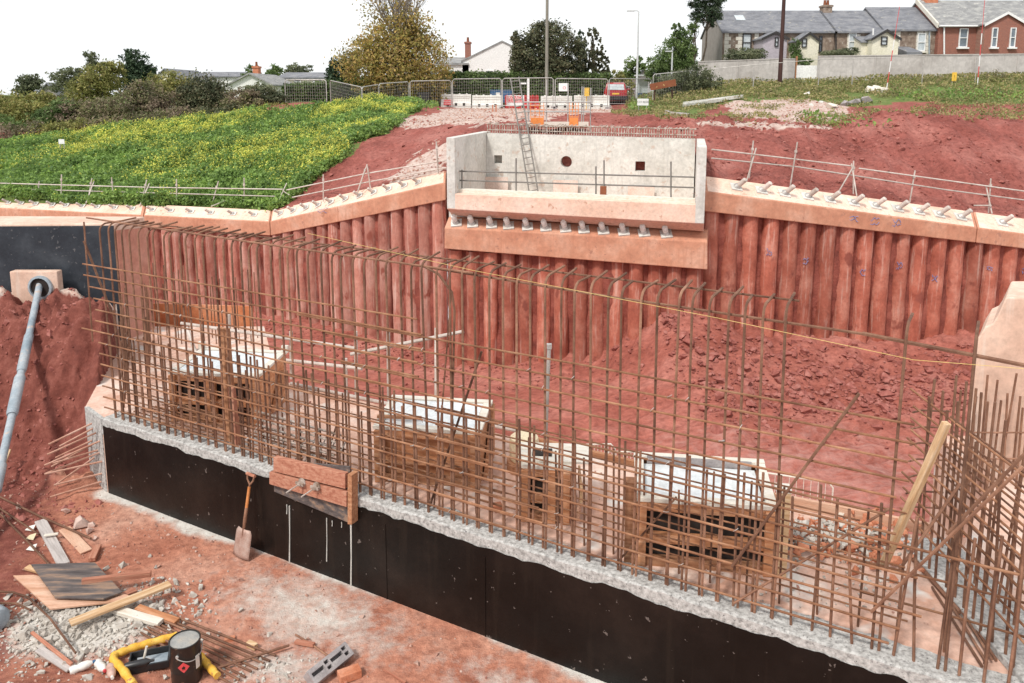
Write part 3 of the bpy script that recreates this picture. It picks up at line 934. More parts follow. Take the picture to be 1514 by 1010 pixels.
# ------------------------------------------------------------------ abutment
def cut(o, cutter):
    m = o.modifiers.new('cut', 'BOOLEAN')
    m.object = cutter
    m.operation = 'DIFFERENCE'
    m.solver = 'EXACT'
    dg = bpy.context.evaluated_depsgraph_get()
    me = bpy.data.meshes.new_from_object(o.evaluated_get(dg))
    o.modifiers.remove(m)
    o.data = me
    bpy.data.objects.remove(cutter)
def abutment():
    base = AB(850, 398, 0.3)
    t = thing('bridge_abutment', 'pale concrete bridge abutment with wing walls, bearing shelf and anchored lower beam', 'abutment', base)
    # lower anchored beam
    def hx(bl, br, tl, tr, t0, t1, tb=None):
        tb = t1 if tb is None else tb
        f = [AB(*bl, t0), AB(*br, t0)]
        tp = [AB(*tl, t0), AB(*tr, t0)]
        dn = (AB(800, 300, 1.0) - AB(800, 300, 0.0))
        nrm = Vector((-(ABR - ABL).y, (ABR - ABL).x, 0)).normalized()
        return f, tp, nrm
    nrm = Vector((-(ABR - ABL).y, (ABR - ABL).x, 0)).normalized()
    if nrm.y < 0: nrm = -nrm
    b0, b1, c0, c1 = AB(657, 368), AB(1046, 399), AB(657, 337), AB(1046, 358)
    k0, k1 = AB(657, 321, 0.5), AB(1046, 341, 0.5)
    k0 = Vector((c0.x + nrm.x * .5, c0.y + nrm.y * .5, k0.z))
    k1 = Vector((c1.x + nrm.x * .5, c1.y + nrm.y * .5, k1.z))
    kb0, kb1 = b0 + nrm * 0.9, b1 + nrm * 0.9
    lo = MB()
    lo.add([b0, b1, kb1, kb0, c0, c1, k1, k0, Vector((kb0.x, kb0.y, k0.z)), Vector((kb1.x, kb1.y, k1.z))],
           [(3, 2, 1, 0), (0, 1, 5, 4), (4, 5, 6, 7), (7, 6, 9, 8), (8, 9, 2, 3), (0, 4, 7, 8, 3), (1, 2, 9, 6, 5)])
    part('anchored_beam', lo, M['pinkcon'], t, bev=0.03)
    nn = (c1 - c0).cross(k0 - c0).normalized()
    if nn.z < 0: nn = -nn
    for u in (675, 699, 727, 752, 780, 807, 836, 863, 892, 922, 952, 985):
        a, b = c0.lerp(k0, .45), c1.lerp(k1, .45)
        p = a.lerp(b, lerp_u(a, b, u))
        anchor(t, p, nn, Vector((-0.25, -0.5, 0.75)).normalized(), True, 1.25)
    # shelf beam, proud of the lower beam, with a splayed soffit
    s = -0.3
    f0, f1, g0, g1 = AB(661, 309, s), AB(1041, 331, s), AB(661, 286, s), AB(1041, 303, s)
    h0, h1 = AB(661, 318, 0.25), AB(1041, 342, 0.25)
    back = nrm * 0.95
    sh = MB()
    v = [f0, f1, g1, g0, Vector((f0.x, f0.y, 0)) + nrm * .55, Vector((f1.x, f1.y, 0)) + nrm * .55, g0 + back, g1 + back, f0 + back, f1 + back]
    v[4].z, v[5].z = h0.z, h1.z
    v[8].z, v[9].z = h0.z, h1.z
    sh.add(v, [(0, 1, 2, 3), (4, 5, 1, 0), (3, 2, 7, 6), (8, 9, 5, 4), (6, 7, 9, 8), (0, 3, 6, 8, 4), (1, 5, 9, 7, 2)])
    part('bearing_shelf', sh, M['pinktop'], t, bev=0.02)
    cq = [AB(664, 330, .7), AB(1038, 350, .7), AB(1038, 350, .7) + nrm * 3.6, AB(664, 330, .7) + nrm * 3.6]
    part('abutment_core', MB().hexa([Vector((p.x, p.y, h1.z - 1.2)) for p in cq] + [Vector((p.x, p.y, h1.z + .35)) for p in cq]), M['concrete'], t)
    # upstand strip on the shelf
    u0, u1 = AB(674, 287, s + .35), AB(1028, 303, s + .35)
    w0, w1 = AB(674, 279, s + .35), AB(1028, 294, s + .35)
    part('upstand', MB().hexa([u0 + Vector((0, 0, -.15)), u1 + Vector((0, 0, -.15)), u1 + nrm * .25 + Vector((0, 0, -.15)), u0 + nrm * .25 + Vector((0, 0, -.15)), w0, w1, w1 + nrm * .25, w0 + nrm * .25]), M['whiteboard'], t, bev=0.01)
    # wing walls
    D = 4.9
    for (ua, ub, vt, vb, nm) in ((661, 673.5, 203.5, 308.5, 'wing_wall'), (1027, 1041, 217, 330.5, 'wing_wall')):
        p0, p1 = AB(ua, vb, s - .004), AB(ub, vb, s - .004)
        top = AB(ua, vt, s).z
        zb = p0.z
        q = [p0, p1, p1 + nrm * D, p0 + nrm * D]
        part(nm, MB().hexa([Vector((a.x, a.y, zb + .003)) for a in q] + [Vector((a.x, a.y, top)) for a in q]), M['concrete'], t, bev=0.02)
    # trough floor and back wall
    B = 4.25
    pl, pr = AB(673.5, 300, s) + nrm * B, AB(1027, 300, s) + nrm * B
    ex = (pr - pl).normalized() * 0.02
    zt0, zt1 = AB(690, 197, s + B).z, AB(1025, 206, s + B).z
    zb = 1.35
    q = [pl + ex, pr - ex, pr - ex + nrm * .5, pl + ex + nrm * .5]
    wall = part('back_wall', MB().hexa([Vector((a.x, a.y, zb)) for a in q] + [Vector((q[0].x, q[0].y, zt0)), Vector((q[1].x, q[1].y, zt1)), Vector((q[2].x, q[2].y, zt1)), Vector((q[3].x, q[3].y, zt0))]), M['concrete'], t)
    def hole(mb):
        c = bpy.data.objects.new('c', mb.mesh('c', M['concrete'], False, wloc(t)))
        COL.objects.link(c)
        c.parent = t
        bpy.context.view_layer.update()
        cut(wall, c)
    ang = math.atan2((pr - pl).y, (pr - pl).x)
    for u, v, wd in ((738.5, 235, .32), (947, 245, .36)):
        hole(MB().box(AB(u, v, s + B + .25), (wd, 1.2, wd), ang))
    hole(MB().lathe([(0.22, -.6), (0.22, .6)], AB(838.5, 238.5, s + B + .25), 22, nrm))
    for nm, (u, v), mt in (('blockout_fill', (738.5, 235), M['rubble']), ('blockout_fill', (838.5, 238.5), M['rock']), ('blockout_fill', (947, 245), M['soilface'])):
        part(nm, MB().box(AB(u, v, s + B + .42), (.5, .12, .5), ang), mt, t)
    q2 = [AB(673.5, 300, s) + ex + nrm * .9, AB(1027, 300, s) - ex + nrm * .9, pr - ex, pl + ex]
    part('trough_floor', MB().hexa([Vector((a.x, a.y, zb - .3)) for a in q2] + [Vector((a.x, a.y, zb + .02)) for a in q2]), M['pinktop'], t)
    # formwork joint lines: shallow ribs on the wall
    for u in (720, 755, 823, 863, 903, 980):
        p = AB(u, 250, s + B - .004)
        part('joint_rib', MB().box((p.x, p.y, (zt1 + zb) / 2 - .05), (.025, .012, zt1 - zb - .2), ang), M['concrete'], t)
    # starter loops along the top
    lp = MB().path([(-.04, 0, 0), (-.04, 0, .36), (-.02, 0, .41), (.02, 0, .43), (.02, .3, .43)], 0.018, 5).mesh('starter_loop', M['rebar_lime'])
    n = 84
    for i in range(n):
        f = (i + .5) / n
        p = (pl + ex).lerp(pr - ex, f) + nrm * .15
        inst('starter_loop', lp, t, (p.x, p.y, zt0 + (zt1 - zt0) * f - .03), (rnd.uniform(-.06, .06), rnd.uniform(-.08, .08), ang + rnd.uniform(-.1, .1)), (1, 1, rnd.uniform(.85, 1.05)))
    for z in (.14, .36):
        part('lacer_bar', MB().tube(pl + nrm * .13 + Vector((0, 0, zt0 - pl.z + z)), pr + nrm * .13 + Vector((0, 0, zt1 - pr.z + z)), .018, 6), M['rebar_lime'], t)
    return nrm, ang, s, B, zb
AN, AANG, ASH, ABK, AZB = abutment()

# ------------------------------------------------------------------ near foundation, black wall and slab
ZS = 1.05
def foundation():
    t = thing('foundation_slab', 'concrete foundation in front, black bitumen face towards the trench and dusty pink top', 'foundation', (W(4, 0, 0)))
    poly = [W(0, 0, 0), W(12.6, 0, 0), Vector((9.5, 4.4, 0)), Vector((9.5, 9.5, 0)), Vector((5.36, 9.5, 0)), Vector((5.3, 8.3, 0)), Vector((4.3, 7.0, 0)),
            Vector((-3.55, 11.5, 0)), Vector((-4.6, 14.3, 0)), Vector((-7.2, 14.3, 0)), Vector((-6.85, 13.45, 0)), Vector((-5.88, 10.44, 0))]
    part('slab_body', MB().prism([Vector((p.x, p.y, -4.7)) for p in poly], (0, 0, 4.7 + ZS)), M['slab'], t)
    # left end face, grey stop end
    e0, e1 = W(0, 0, 0), Vector((-5.87, 10.43, 0))
    out = Vector((-.7, -.7, 0)).normalized() * .006
    part('end_face', MB().hexa([e0 + out * 2 + Vector((0, 0, -.1)), e0 + Vector((.03, 0.03, -.1)), e1 + Vector((.05, 0, -.1)), e1 + out * 2 + Vector((0, 0, -.1)),
                                e0 + out * 2 + Vector((0, 0, ZS + .012)), e0 + Vector((.03, 0.03, ZS + .012)), e1 + Vector((.05, 0, ZS + .012)), e1 + out * 2 + Vector((0, 0, ZS + .012))]), M['kicker'], t)
    # rough kicker strip along the edge
    ss = np.arange(0, 12.5, 0.03)
    ts = np.array([0.0, 0.0, 0.02, 0.045, 0.07, 0.1, 0.13, 0.16, 0.19, 0.22, 0.25, 0.27, 0.27])
    Sg, Tg = np.meshgrid(ss, ts, indexing='ij')
    Z = ZS + 0.03 + fbm(Sg, Tg, 3, 3, 2) * 0.03 + fbm(Sg, Tg, 22, 3, 6) * 0.02
    rag = fbm(Sg, Tg * 0, 1.7, 4, 13) * 0.02
    Tg2 = Tg - 0.006 + rag * .5
    Tg2[:, -2:] += fbm(Sg[:, -2:], Tg[:, -2:] * 0, 3, 3, 17) * 0.12
    Z[:, 0] = ZS - 0.2
    Z[:, 1] -= 0.012
    Z[:, -1] = ZS - 0.03
    X = WA.x + WD.x * Sg + WN.x * Tg2
    Y = WA.y + WD.y * Sg + WN.y * Tg2
    nx, ny = X.shape
    idx = np.arange(nx * ny).reshape(nx, ny)
    f = np.stack([idx[:-1, :-1], idx[1:, :-1], idx[1:, 1:], idx[:-1, 1:]], -1).reshape(-1, 4)
    b = wloc(t)
    o = link('kicker', npmesh('kicker', np.stack([X - b.x, Y - b.y, Z - b.z], -1).reshape(-1, 3), f, M['kicker'], False), t)
    # black coating: a skin 15 mm proud with a ragged top edge
    ss = np.concatenate([np.array([0.03]), np.arange(0.05, 12.5, 0.04)])
    top = 0.985 + fbm(ss, ss * 0, 0.9, 3, 31) * 0.035 + fbm(ss, ss * 0, 6, 4, 12) * 0.07
    rows = 8
    vs, n = [], len(ss)
    for j in range(rows + 1):
        z = -0.12 + (top + 0.12) * j / rows
        off = -0.011 + fbm(ss, z, 1.5, 3, 8) * 0.004
        vs.append(np.stack([WA.x + WD.x * ss + WN.x * off - b.x, WA.y + WD.y * ss + WN.y * off - b.y, z - b.z], -1))
    back = np.stack([WA.x + WD.x * ss - b.x, WA.y + WD.y * ss - b.y, top - .006 - b.z], -1)
    vs.append(back)
    idx = np.arange(n * (rows + 2)).reshape(rows + 2, n)
    f = np.stack([idx[:-1, :-1], idx[:-1, 1:], idx[1:, 1:], idx[1:, :-1]], -1).reshape(-1, 4)
    link('bitumen_coating', npmesh('bitumen_coating', np.concatenate(vs), f, M['tar'], False), t)
    # vertical lap joints in the coating
    for u in (568, 715):
        p = WU(u, 800, -.034)
        s_, _ = wst(p)
        part('lap_joint', MB().box(W(s_, -.014, .42), (.01, .006, .92), math.atan2(WD.y, WD.x)), M['tar'], t)
    # kicker of the short return on the right
    vs, fs = [], []
    ny = 60
    part('return_kicker', MB().box((3.95, 6.1, ZS + .035), (.5, 1.9, .07)), M['kicker'], t, bev=.01)
    # timber edge boards of the far edge
    plank('edge_board', PZ(1150, 752, ZS) + Vector((0, 0.1, 0)), PZ(1385, 800, ZS) + Vector((0, 0.1, 0)), .04, .12, M['pinkply'], parent=t)
    plank('edge_board', Vector((.2, 9.42, ZS - .06)), PZ(1150, 750, ZS - .06) + Vector((0, .1, 0)), .05, .1, M['timber'], parent=t)
    return t
FND = foundation()

# ------------------------------------------------------------------ left finished wall
def left_wall():
    Y = 13.4
    zt = 3.13
    x1 = P(174, 400, Y).x
    x0 = -13.0
    t = thing('retaining_wall', 'finished wall at left with blue black coating and pale concrete pipe surround', 'wall', ((x0 + x1) / 2, Y, 1.0))
    b = [Vector((x0, Y - .25, 0)), Vector((x1, Y, 0)), Vector((x1 + .16, Y + .8, 0)), Vector((x0, Y + .95, 0))]
    part('wall_body', MB().hexa([a + Vector((0, 0, .6)) for a in b] + [a + Vector((0, 0, zt)) for a in b]), M['block'], t, bev=.02)
    cz = zt - .035
    part('wall_end', MB().hexa([Vector((x1 + .004, Y + .03, .9)), Vector((x1 + .03, Y + .02, .9)), Vector((x1 + .2, Y + .8, .9)), Vector((x1 + .17, Y + .8, .9)),
                                Vector((x1 + .004, Y + .03, zt - .12)), Vector((x1 + .03, Y + .02, zt - .12)), Vector((x1 + .2, Y + .8, zt - .2)), Vector((x1 + .17, Y + .8, zt - .2))]), M['wallend'], t)
    c = [Vector((x0, Y - .27, 0)), Vector((x1 - .01, Y - .02, 0)), Vector((x1 - .01, Y + .1, 0)), Vector((x0, Y + .1, 0))]
    part('bitumen_coating', MB().hexa([a + Vector((0, 0, .7)) for a in c] + [a + Vector((0, 0, cz)) for a in c]), M['tar_blue'], t)
    p0, p1 = P(23, 448, Y - .3), P(88, 400, Y - .3)
    pc = (p0 + p1) / 2
    s = part('pipe_surround', MB().box(pc, (p1.x - p0.x, .16, p1.z - p0.z)), M['block'], t, bev=.015)
    hc = P(60, 425, Y - .4)
    part('pipe_collar', MB().lathe([(.2, -.02), (.2, .05), (.165, .06), (.165, 0.0)], hc + Vector((0, 0.02, 0)), 20, (0, -1, 0)), M['bluepipe'], t, True)
    part('pipe_mouth', MB().lathe([(.16, 0), (.16, .012)], hc + Vector((0, .005, 0)), 20, (0, -1, 0)), M['dark'], t)  # flat dark disc paints the shaded inside of the pipe
    # stub of the wall behind, pale top ledge running right
    return hc
PIPE_A = left_wall()

def right_block():
    Y = 8.6
    q = [(1446, 760), (1446, 500), (1456, 484), (1467, 479), (1473, 470), (1487, 440)]
    f = [P(u, v, Y) for u, v in q]
    f += [Vector((9.2, Y, f[-1].z - .02)), Vector((9.2, Y, f[0].z))]
    for p in (f[0], f[-1]): p.z = ZS - .1
    f[0].x = f[1].x
    b = MB().prism(f, (0.56, 0.8, 0))
    solo('wall_block', b, M['block'], 'smooth pale pink concrete wall end with notched top corner at the right edge', 'concrete wall', bev=.02)
right_block()

# ------------------------------------------------------------------ trench floor with the soil bank on the left
def trench_z(x, y):
    s = (x - WA.x) * WD.x + (y - WA.y) * WD.y
    q = -((x - WA.x) * WN.x + (y - WA.y) * WN.y)              # distance in front of the wall
    z = fbm(x, y, 0.7, 3, 41) * 0.09 + fbm(x, y, 3, 3, 42) * 0.035 + fbm(x, y, 13, 2, 43) * 0.022
    z = z * smooth01((q + .1) / .6) + 0.03 * np.exp(-np.clip(q, 0, 9) / 0.25)
    # bank: toe line from the wall's left end going left and away
    tx, ty = -6.15, 10.75
    dx, dy = -0.93, 0.36
    d = (x - tx) * 0.36 + (y - ty) * 0.93                      # distance beyond the toe line
    left = (x < -5.3)
    h = 1.72 * smooth01((d + 0.3) / 1.45)
    h = h + (fbm(x, y, 1.3, 4, 51) * 0.6 + fbm(x, y, 4.2, 4, 52) * 0.5 + np.abs(fbm(x, y, 6.5, 3, 57)) * 0.55) * smooth01((d + .9) / .9) * smooth01((3.3 - d) / 1.2)
    h = h * smooth01((-5.55 - x) / .4)
    z = z + h
    # left side of the working space rises towards the frame edge
    z = z + 0.9 * smooth01((-5.35 - x + (y - 6) * -0.35) / 1.6) * smooth01((9.2 - y) / 1.5) * (1 + fbm(x, y, 1.5, 3, 61))
    # spoil mound at bottom left
    m = np.exp(-(((x + 4.45) / 1.0) ** 2 + ((y - 5.35) / 0.8) ** 2))
    z = z + 0.62 * m * (1 + 0.8 * fbm(x, y, 2.5, 3, 71))
    # grey crushed concrete heap
    c = PZ(130, 925, 0)
    g = np.exp(-(((x - c.x) / 0.75) ** 2 + ((y - c.y) / 0.55) ** 2))
    z = z + 0.10 * g
    return z
def tz(x, y):
    return float(trench_z(np.array([float(x)]), np.array([float(y)]))[0])
def G(u, v, dz=0.0):
    """point on the trench floor seen at u, v"""
    z = 0.0
    for _ in range(8):
        p = PZ(u, v, z)
        z = 0.5 * z + 0.5 * tz(p.x, p.y)
    return PZ(u, v, z) + Vector((0, 0, dz))
def trench_floor():
    xs = np.arange(-15, 7.0, 0.045)
    ys = np.arange(0.5, 17, 0.045)
    X, Y = np.meshgrid(xs, ys, indexing='ij')
    Z = trench_z(X, Y)
    # inside the foundation outline the earth stays below the slab
    n = ((X - WA.x) * WN.x + (Y - WA.y) * WN.y)
    lx = np.interp(Y, [10.0, 10.44, 13.45], [-5.43, -5.88, -6.85])
    ins = (n > 0.05) & (X > lx + 0.04)
    Z = np.where(ins, np.minimum(Z, 0.02), Z)
    far = (Y > 13.6) & (X < -6.5)
    Z = np.where(far, np.minimum(Z, 1.6), Z)
    nx, ny = X.shape
    idx = np.arange(nx * ny).reshape(nx, ny)
    f = np.stack([idx[:-1, :-1], idx[1:, :-1], idx[1:, 1:], idx[:-1, 1:]], -1)
    keep = ~(n > 0.35) | (X < lx + .5)
    keep = keep & ~((Y > 13.2) & (X > -7.35)) & ~((Y > 14.1) & (X > -10))
    keep = keep[:-1, :-1]
    me = npmesh('trench_floor', np.stack([X, Y, Z], -1).reshape(-1, 3), f[keep], M['soil_trench'], True)
    q = -n
    s = (X - WA.x) * WD.x + (Y - WA.y) * WD.y
    wob = fbm(X, Y, 1.1, 4, 81)
    grey = 0.75 * smooth01((0.16 + 0.4 * wob - q) / 0.2) * smooth01((s + .25) / .2)                         # blinding along the wall foot
    grey = np.maximum(grey, 0.5 * np.exp(-((s - 4.1) / 1.2) ** 2 - ((q - .55) / .5) ** 2))
    grey = np.maximum(grey, 0.32 * np.exp(-((s - 7.0) / 1.6) ** 2 - ((q - .5) / .4) ** 2))
    c = PZ(125, 925, 0)
    grey = np.maximum(grey, 0.95 * np.exp(-(((X - c.x) / 0.7) ** 2 + ((Y - c.y) / 0.55) ** 2) ** 2))
    c = PZ(420, 985, 0)
    grey = np.maximum(grey, 0.5 * np.exp(-(((X - c.x) / 0.5) ** 2 + ((Y - c.y) / 0.35) ** 2)))
    top = smooth01((Y - 12.6) / .5) * (X < -6.4) * 0.42
    grey = np.maximum(grey, top)
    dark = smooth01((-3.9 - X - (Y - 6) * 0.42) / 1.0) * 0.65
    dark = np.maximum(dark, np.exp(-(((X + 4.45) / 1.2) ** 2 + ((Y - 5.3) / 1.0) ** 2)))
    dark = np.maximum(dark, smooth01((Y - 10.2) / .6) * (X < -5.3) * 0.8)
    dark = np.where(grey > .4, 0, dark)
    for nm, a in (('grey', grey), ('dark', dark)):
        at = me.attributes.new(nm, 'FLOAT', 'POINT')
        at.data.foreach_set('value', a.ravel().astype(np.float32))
    tag(link('trench_floor', me), kind='structure', label='trodden red clay floor of the working trench and its earth bank')
trench_floor()
def trench_stones():
    pts = []
    while len(pts) < 2600:
        x, y = rng.uniform(-8, 3), rng.uniform(4.5, 11)
        if (x - WA.x) * WN.x + (y - WA.y) * WN.y > -0.06: continue
        if rng.random() > 0.35 + 0.65 * (x < -2.5): continue
        pts.append((x, y, min(rng.lognormal(-4.45, 0.5), 0.05)))
    a = np.array(pts)
    z = trench_z(a[:, 0], a[:, 1])
    rock_mass('pebble', [(p[0], p[1], zz + p[2] * .25, p[2]) for p, zz in zip(pts, z)], M['pebble'], 'small stones and clods strewn over the trench floor', 3)
    pts = []
    while len(pts) < 3600:
        x, y = rng.uniform(-9.6, -5.4), rng.uniform(9.2, 13.2)
        pts.append((x, y, min(rng.lognormal(-4.0, 0.6), 0.09)))
    a = np.array(pts)
    z = trench_z(a[:, 0], a[:, 1])
    ok = [(p[0], p[1], zz, p[2]) for p, zz in zip(pts, z) if not (p[0] > -6.1 - (p[1] - 10) * .36 and p[1] > 9.8)]
    rock_mass('clod', ok, M['rock'], 'loose clods on the red bank beside the grey wall end', 4)
    pts = []
    c = PZ(130, 925, 0)
    while len(pts) < 2200:
        x, y = rng.normal(c.x, .5), rng.normal(c.y, .33)
        pts.append((x, y, min(rng.lognormal(-4.05, 0.6), 0.07)))
    for k in range(130):
        p = PZ(rng.uniform(330, 470), rng.uniform(965, 1010), 0)
        pts.append((p.x, p.y, min(rng.lognormal(-4.2, 0.5), 0.04)))
    a = np.array(pts)
    z = trench_z(a[:, 0], a[:, 1])
    rock_mass('crushed_concrete', [(p[0], p[1], zz + p[2] * .3, p[2]) for p, zz in zip(pts, z)], M['rubble'], 'heap of pale crushed concrete under the crossed planks', 6)
trench_stones()
# ================================================================== REINFORCEMENT
def bar_mesh(name, pts, r=0.0105, n=6, mt='rebar'):
    r *= 1.12
    return MB().path(pts, r, n).mesh(name, M[mt], True)
WANG = math.atan2(WD.y, WD.x)
def straight(name, p, q, parent, r=0.0095, mt='rebar', sag=0.0):
    p, q = Vector(p), Vector(q)
    pts = [p.lerp(q, i / 6) + Vector((0, 0, -sag * math.sin(math.pi * i / 6))) for i in range(7)] if sag else [p, q]
    return part(name, MB().path(pts, r, 6), M[mt], parent, True)
def main_cage():
    t = thing('rebar_cage', 'long tall cage of rusty hooked bars rising from the black wall', 'rebar cage', W(4, .25, ZS), group=None)
    hooks = []
    for k in range(4):
        h, l = 2.62 + 0.01 * k, (.34, .37, .4, .35)[k]
        pts = [(0, 0, -.05), (0.004 * k, 0, 1.2), (0, 0, h - .1)] + [(0, .1 - .1 * math.cos(a), h - .1 + .1 * math.sin(a)) for a in (R(25), R(50), R(75), R(90))] + [(0, l, h + 0.01 * k)]
        hooks.append(bar_mesh('hooked_bar', pts, .0105))
    st = [bar_mesh('starter_bar', [(0, 0, -.05), (0.006 * (k - 1), 0, .6), (0, 0, 1.12 + .05 * k)], .0105) for k in range(4)]
    st2 = [bar_mesh('starter_bar', [(0, 0, -.05), (0, 0, .8 + .08 * k)], .009) for k in range(4)]
    def jr(a=.012):
        return (rnd.gauss(0, a), rnd.gauss(0, a), WANG + rnd.uniform(-.1, .1))
    s = 0.13
    while s < 8.65:
        inst('hooked_bar', hooks[rnd.randrange(4)], t, W(s + rnd.uniform(-.012, .012), .11, ZS), jr(.006))
        s += 0.148
    for s in (9.38, 9.83):
        inst('hooked_bar', hooks[0], t, W(s, .11, ZS), jr(.004))
    s = 0.16
    while s < 11.9:
        inst('starter_bar', st[rnd.randrange(4)], t, W(s + rnd.uniform(-.012, .012), .105, ZS), jr(.01 if s < 8.7 else .03))
        s += 0.148
    s = 0.2
    while s < 11.9:
        inst('starter_bar', st2[rnd.randrange(4)], t, W(s + rnd.uniform(-.02, .02), .38, ZS), jr(.015))
        s += 0.3
    # horizontals, front face
    def row(z, s0, s1, tt, r=.0105, mt='rebar_h', sl=0.0):
        n = max(2, int((s1 - s0) / .8))
        pts = []
        for i in range(n + 1):
            f = i / n
            p = W(s0 + (s1 - s0) * f, tt + rnd.uniform(-.004, .004), z + sl * f + rnd.uniform(-.005, .005))
            pts.append(p)
        part('horizontal_bar', MB().path(pts, r, 6), M[mt], t, True)
    for i in range(14):
        z = 1.19 + i * 0.148
        if i == 13:
            row(z, -.25, 5.1, .085)
        elif i >= 11:
            row(z, -.25 + .1 * (i % 2), 5.15, .085)
            row(z - .02, 3.5 + .2 * (i % 3), 9.5 + rnd.uniform(-.03, .06), .087)
        elif i >= 8:
            row(z, rnd.uniform(-.1, .05), 5.1, .085)
            row(z - .015, 4.1, 9.45 + rnd.uniform(-.06, .06), .087)
        else:
            row(z, -.05 - .35 * (i == 7), 6.2 + rnd.uniform(-.3, .3), .085)
            row(z - .012, 5.3, 9.4 + rnd.uniform(-.05, .25), .088)
    for i in range(7):
        z = 1.22 + i * .148
        row(z, .05, 5.9, .36, .008)
        row(z + .01, 5.2, 9.3 + rnd.uniform(-.2, .4), .362, .008)
    row(2.0, 9.1, 12.0, .08, .011)
    row(1.62, 9.0, 10.6, .39, .01)
    row(1.35, 9.2, 10.4, .39, .01)
    # dense lower bundle at the left
    for k in range(7):
        row(1.13 + .03 * k, .25 + .1 * k, 3.2 + .15 * k, .2 + .035 * k, .009, sl=.03)
    # cement splashed laps behind the formwork panel
    for k in range(5):
        row(1.24 + .085 * k, 2.55, 3.75 + .03 * k, .3 - .02 * (k % 2), .012, 'rebar_lime', -.02)
    for k in range(9):
        p = W(2.6 + .14 * k, .3, 1.1)
        straight('splice_bar', p, p + WD * .2 + Vector((0, 0, .42)) + WN * .05, t, .008, 'rebar_lime')
    # top bars along the hooks
    a, b = WU(128, 322, .13), WU(700, 404, .13)
    part('top_bar', MB().path([a, a.lerp(b, .5) + Vector((0, 0, -.01)), b], .012, 6), M['rebar'], t, True)
    a, b = WU(600, 390, .155), WU(1285, 495, .155)
    part('top_bar', MB().path([a, a.lerp(b, .5) + Vector((0, 0, -.015)), b], .012, 6), M['rebar'], t, True)
    a, b = WU(1275, 493, .13), WU(1600, 557, .13)
    part('top_bar', MB().path([a, b], .016, 6), M['rebar'], t, True)
    a, b = W(.3, .46, 3.665), W(8.6, .46, 3.665)
    part('top_bar', MB().path([a, a.lerp(b, .5), b], .01, 6), M['rebar'], t, True)
    # braces: inclined bars
    for (u0, v0, u1, v1, t0, t1, r) in ((712, 520, 628, 770, .2, .2, .012), (1270, 582, 1082, 838, .07, .07, .012), (667, 437, 640, 770, .3, .2, .009),
                                        (1315, 752, 1085, 892, .3, .05, .01), (300, 470, 305, 640, .5, .45, .012), (500, 620, 470, 720, .3, .3, .01), (1000, 735, 905, 840, .25, .2, .009)):
        straight('brace_bar', WU(u0, v0, t0), WU(u1, v1, t1), t, r)
    a = WU(650, 398, .12)
    part('bent_bar', MB().path([WU(630, 396, .12), WU(648, 405, .12), WU(668, 432, .12), WU(672, 460, .12), WU(668, 640, .14)], .013, 6), M['rebar'], t, True)
    # tie wires where bars cross
    tw = MB().path([(-.02, -.012, -.012), (.0, -.022, .004), (.02, -.008, .016)], .0028, 4).mesh('tie_wire', M['galv'])
    for k in range(120):
        i, j = rnd.randrange(0, 12), rnd.randrange(0, 56)
        inst('tie_wire', tw, t, W(.13 + j * .148, .085, 1.19 + i * .148), (0, rnd.uniform(-.6, .6), WANG))
    return t
CAGE = main_cage()
def string_line():
    pts = [WU(455, 345, -.02), WU(700, 400, -.02), WU(1060, 470, -.02), WU(1350, 532, -.02), WU(1600, 552, -.02)]
    solo('string_line', MB().path(pts, .0022, 4), M['string'], 'thin yellow setting out string stretched along the tall bars', 'string')
string_line()
def return_cage():
    t = thing('rebar_cage', 'dense rusty bar mesh of the short return in front of the pink block at right', 'rebar cage', (3.85, 5.9, ZS))
    ms = [bar_mesh('return_bar', [(0, 0, -.05), (0, 0, 1.35 + .12 * k)], .0105) for k in range(5)]
    for (X, n, o) in ((3.72, 16, 0), (4.02, 16, .06)):
        for i in range(n):
            y = 4.75 + .138 * i + o
            k = min(4, 1 + (i > 9) * 2 + rnd.randrange(2))
            inst('return_bar', ms[k], t, (X + rnd.uniform(-.015, .015), y, ZS), (rnd.gauss(0, .02), rnd.gauss(0, .03), 0), (1, 1, .95 if i > 5 else .62 + .04 * i))
    for i in range(11):
        z = 1.42 + i * .118
        part('return_horizontal', MB().path([(3.69, 4.1 + .05 * (i % 3), z - .06), (3.69, 5.5, z - .01), (3.69 + rnd.uniform(-.02, .02), 6.98 + rnd.uniform(-.1, .1), z)], .0095, 6), M['rebar_h'], t, True)
        if i < 9:
            part('return_horizontal', MB().path([(4.05, 4.5, z - .03), (4.05, 6.95 + rnd.uniform(-.1, .1), z)], .009, 6), M['rebar'], t, True)
    for i in range(7):
        z = 1.45 + .16 * i
        part('link_bar', MB().path([(3.69, 6.97, z), (3.8, 7.02, z), (4.05, 6.99, z)], .009, 6), M['rebar'], t, True)
    # long inclined props of bar in front
    for (a, b) in (((1512, 690, 5.0), (1288, 905, 5.55)), ((1545, 640, 5.2), (1400, 790, 5.4)), ((1420, 715, 6.1), (1330, 842, 5.9))):
        straight('brace_bar', P(*a), P(*b), t, .013)
    return t
return_cage()
def block_starters():
    t = thing('starter_bars', 'upright bars at the foot of the notched pink block', 'rebar', (5.8, 8.3, ZS))
    ms = [bar_mesh('starter_bar', [(0, 0, -.05), (0, 0, 1.05 + .1 * k)], .011) for k in range(4)]
    for i in range(15):
        for y in (8.42, 8.15):
            inst('starter_bar', ms[rnd.randrange(4)], t, (4.98 + .13 * i + rnd.uniform(-.02, .02), y + rnd.uniform(-.02, .02), ZS), (rnd.gauss(0, .02), rnd.gauss(0, .03), 0), (1, 1, .9 if y > 8.3 else .8))
    for z in (1.4, 1.7):
        straight('lacer_bar', (4.9, 8.13, z), (7.0, 8.13, z), t, .01)
block_starters()
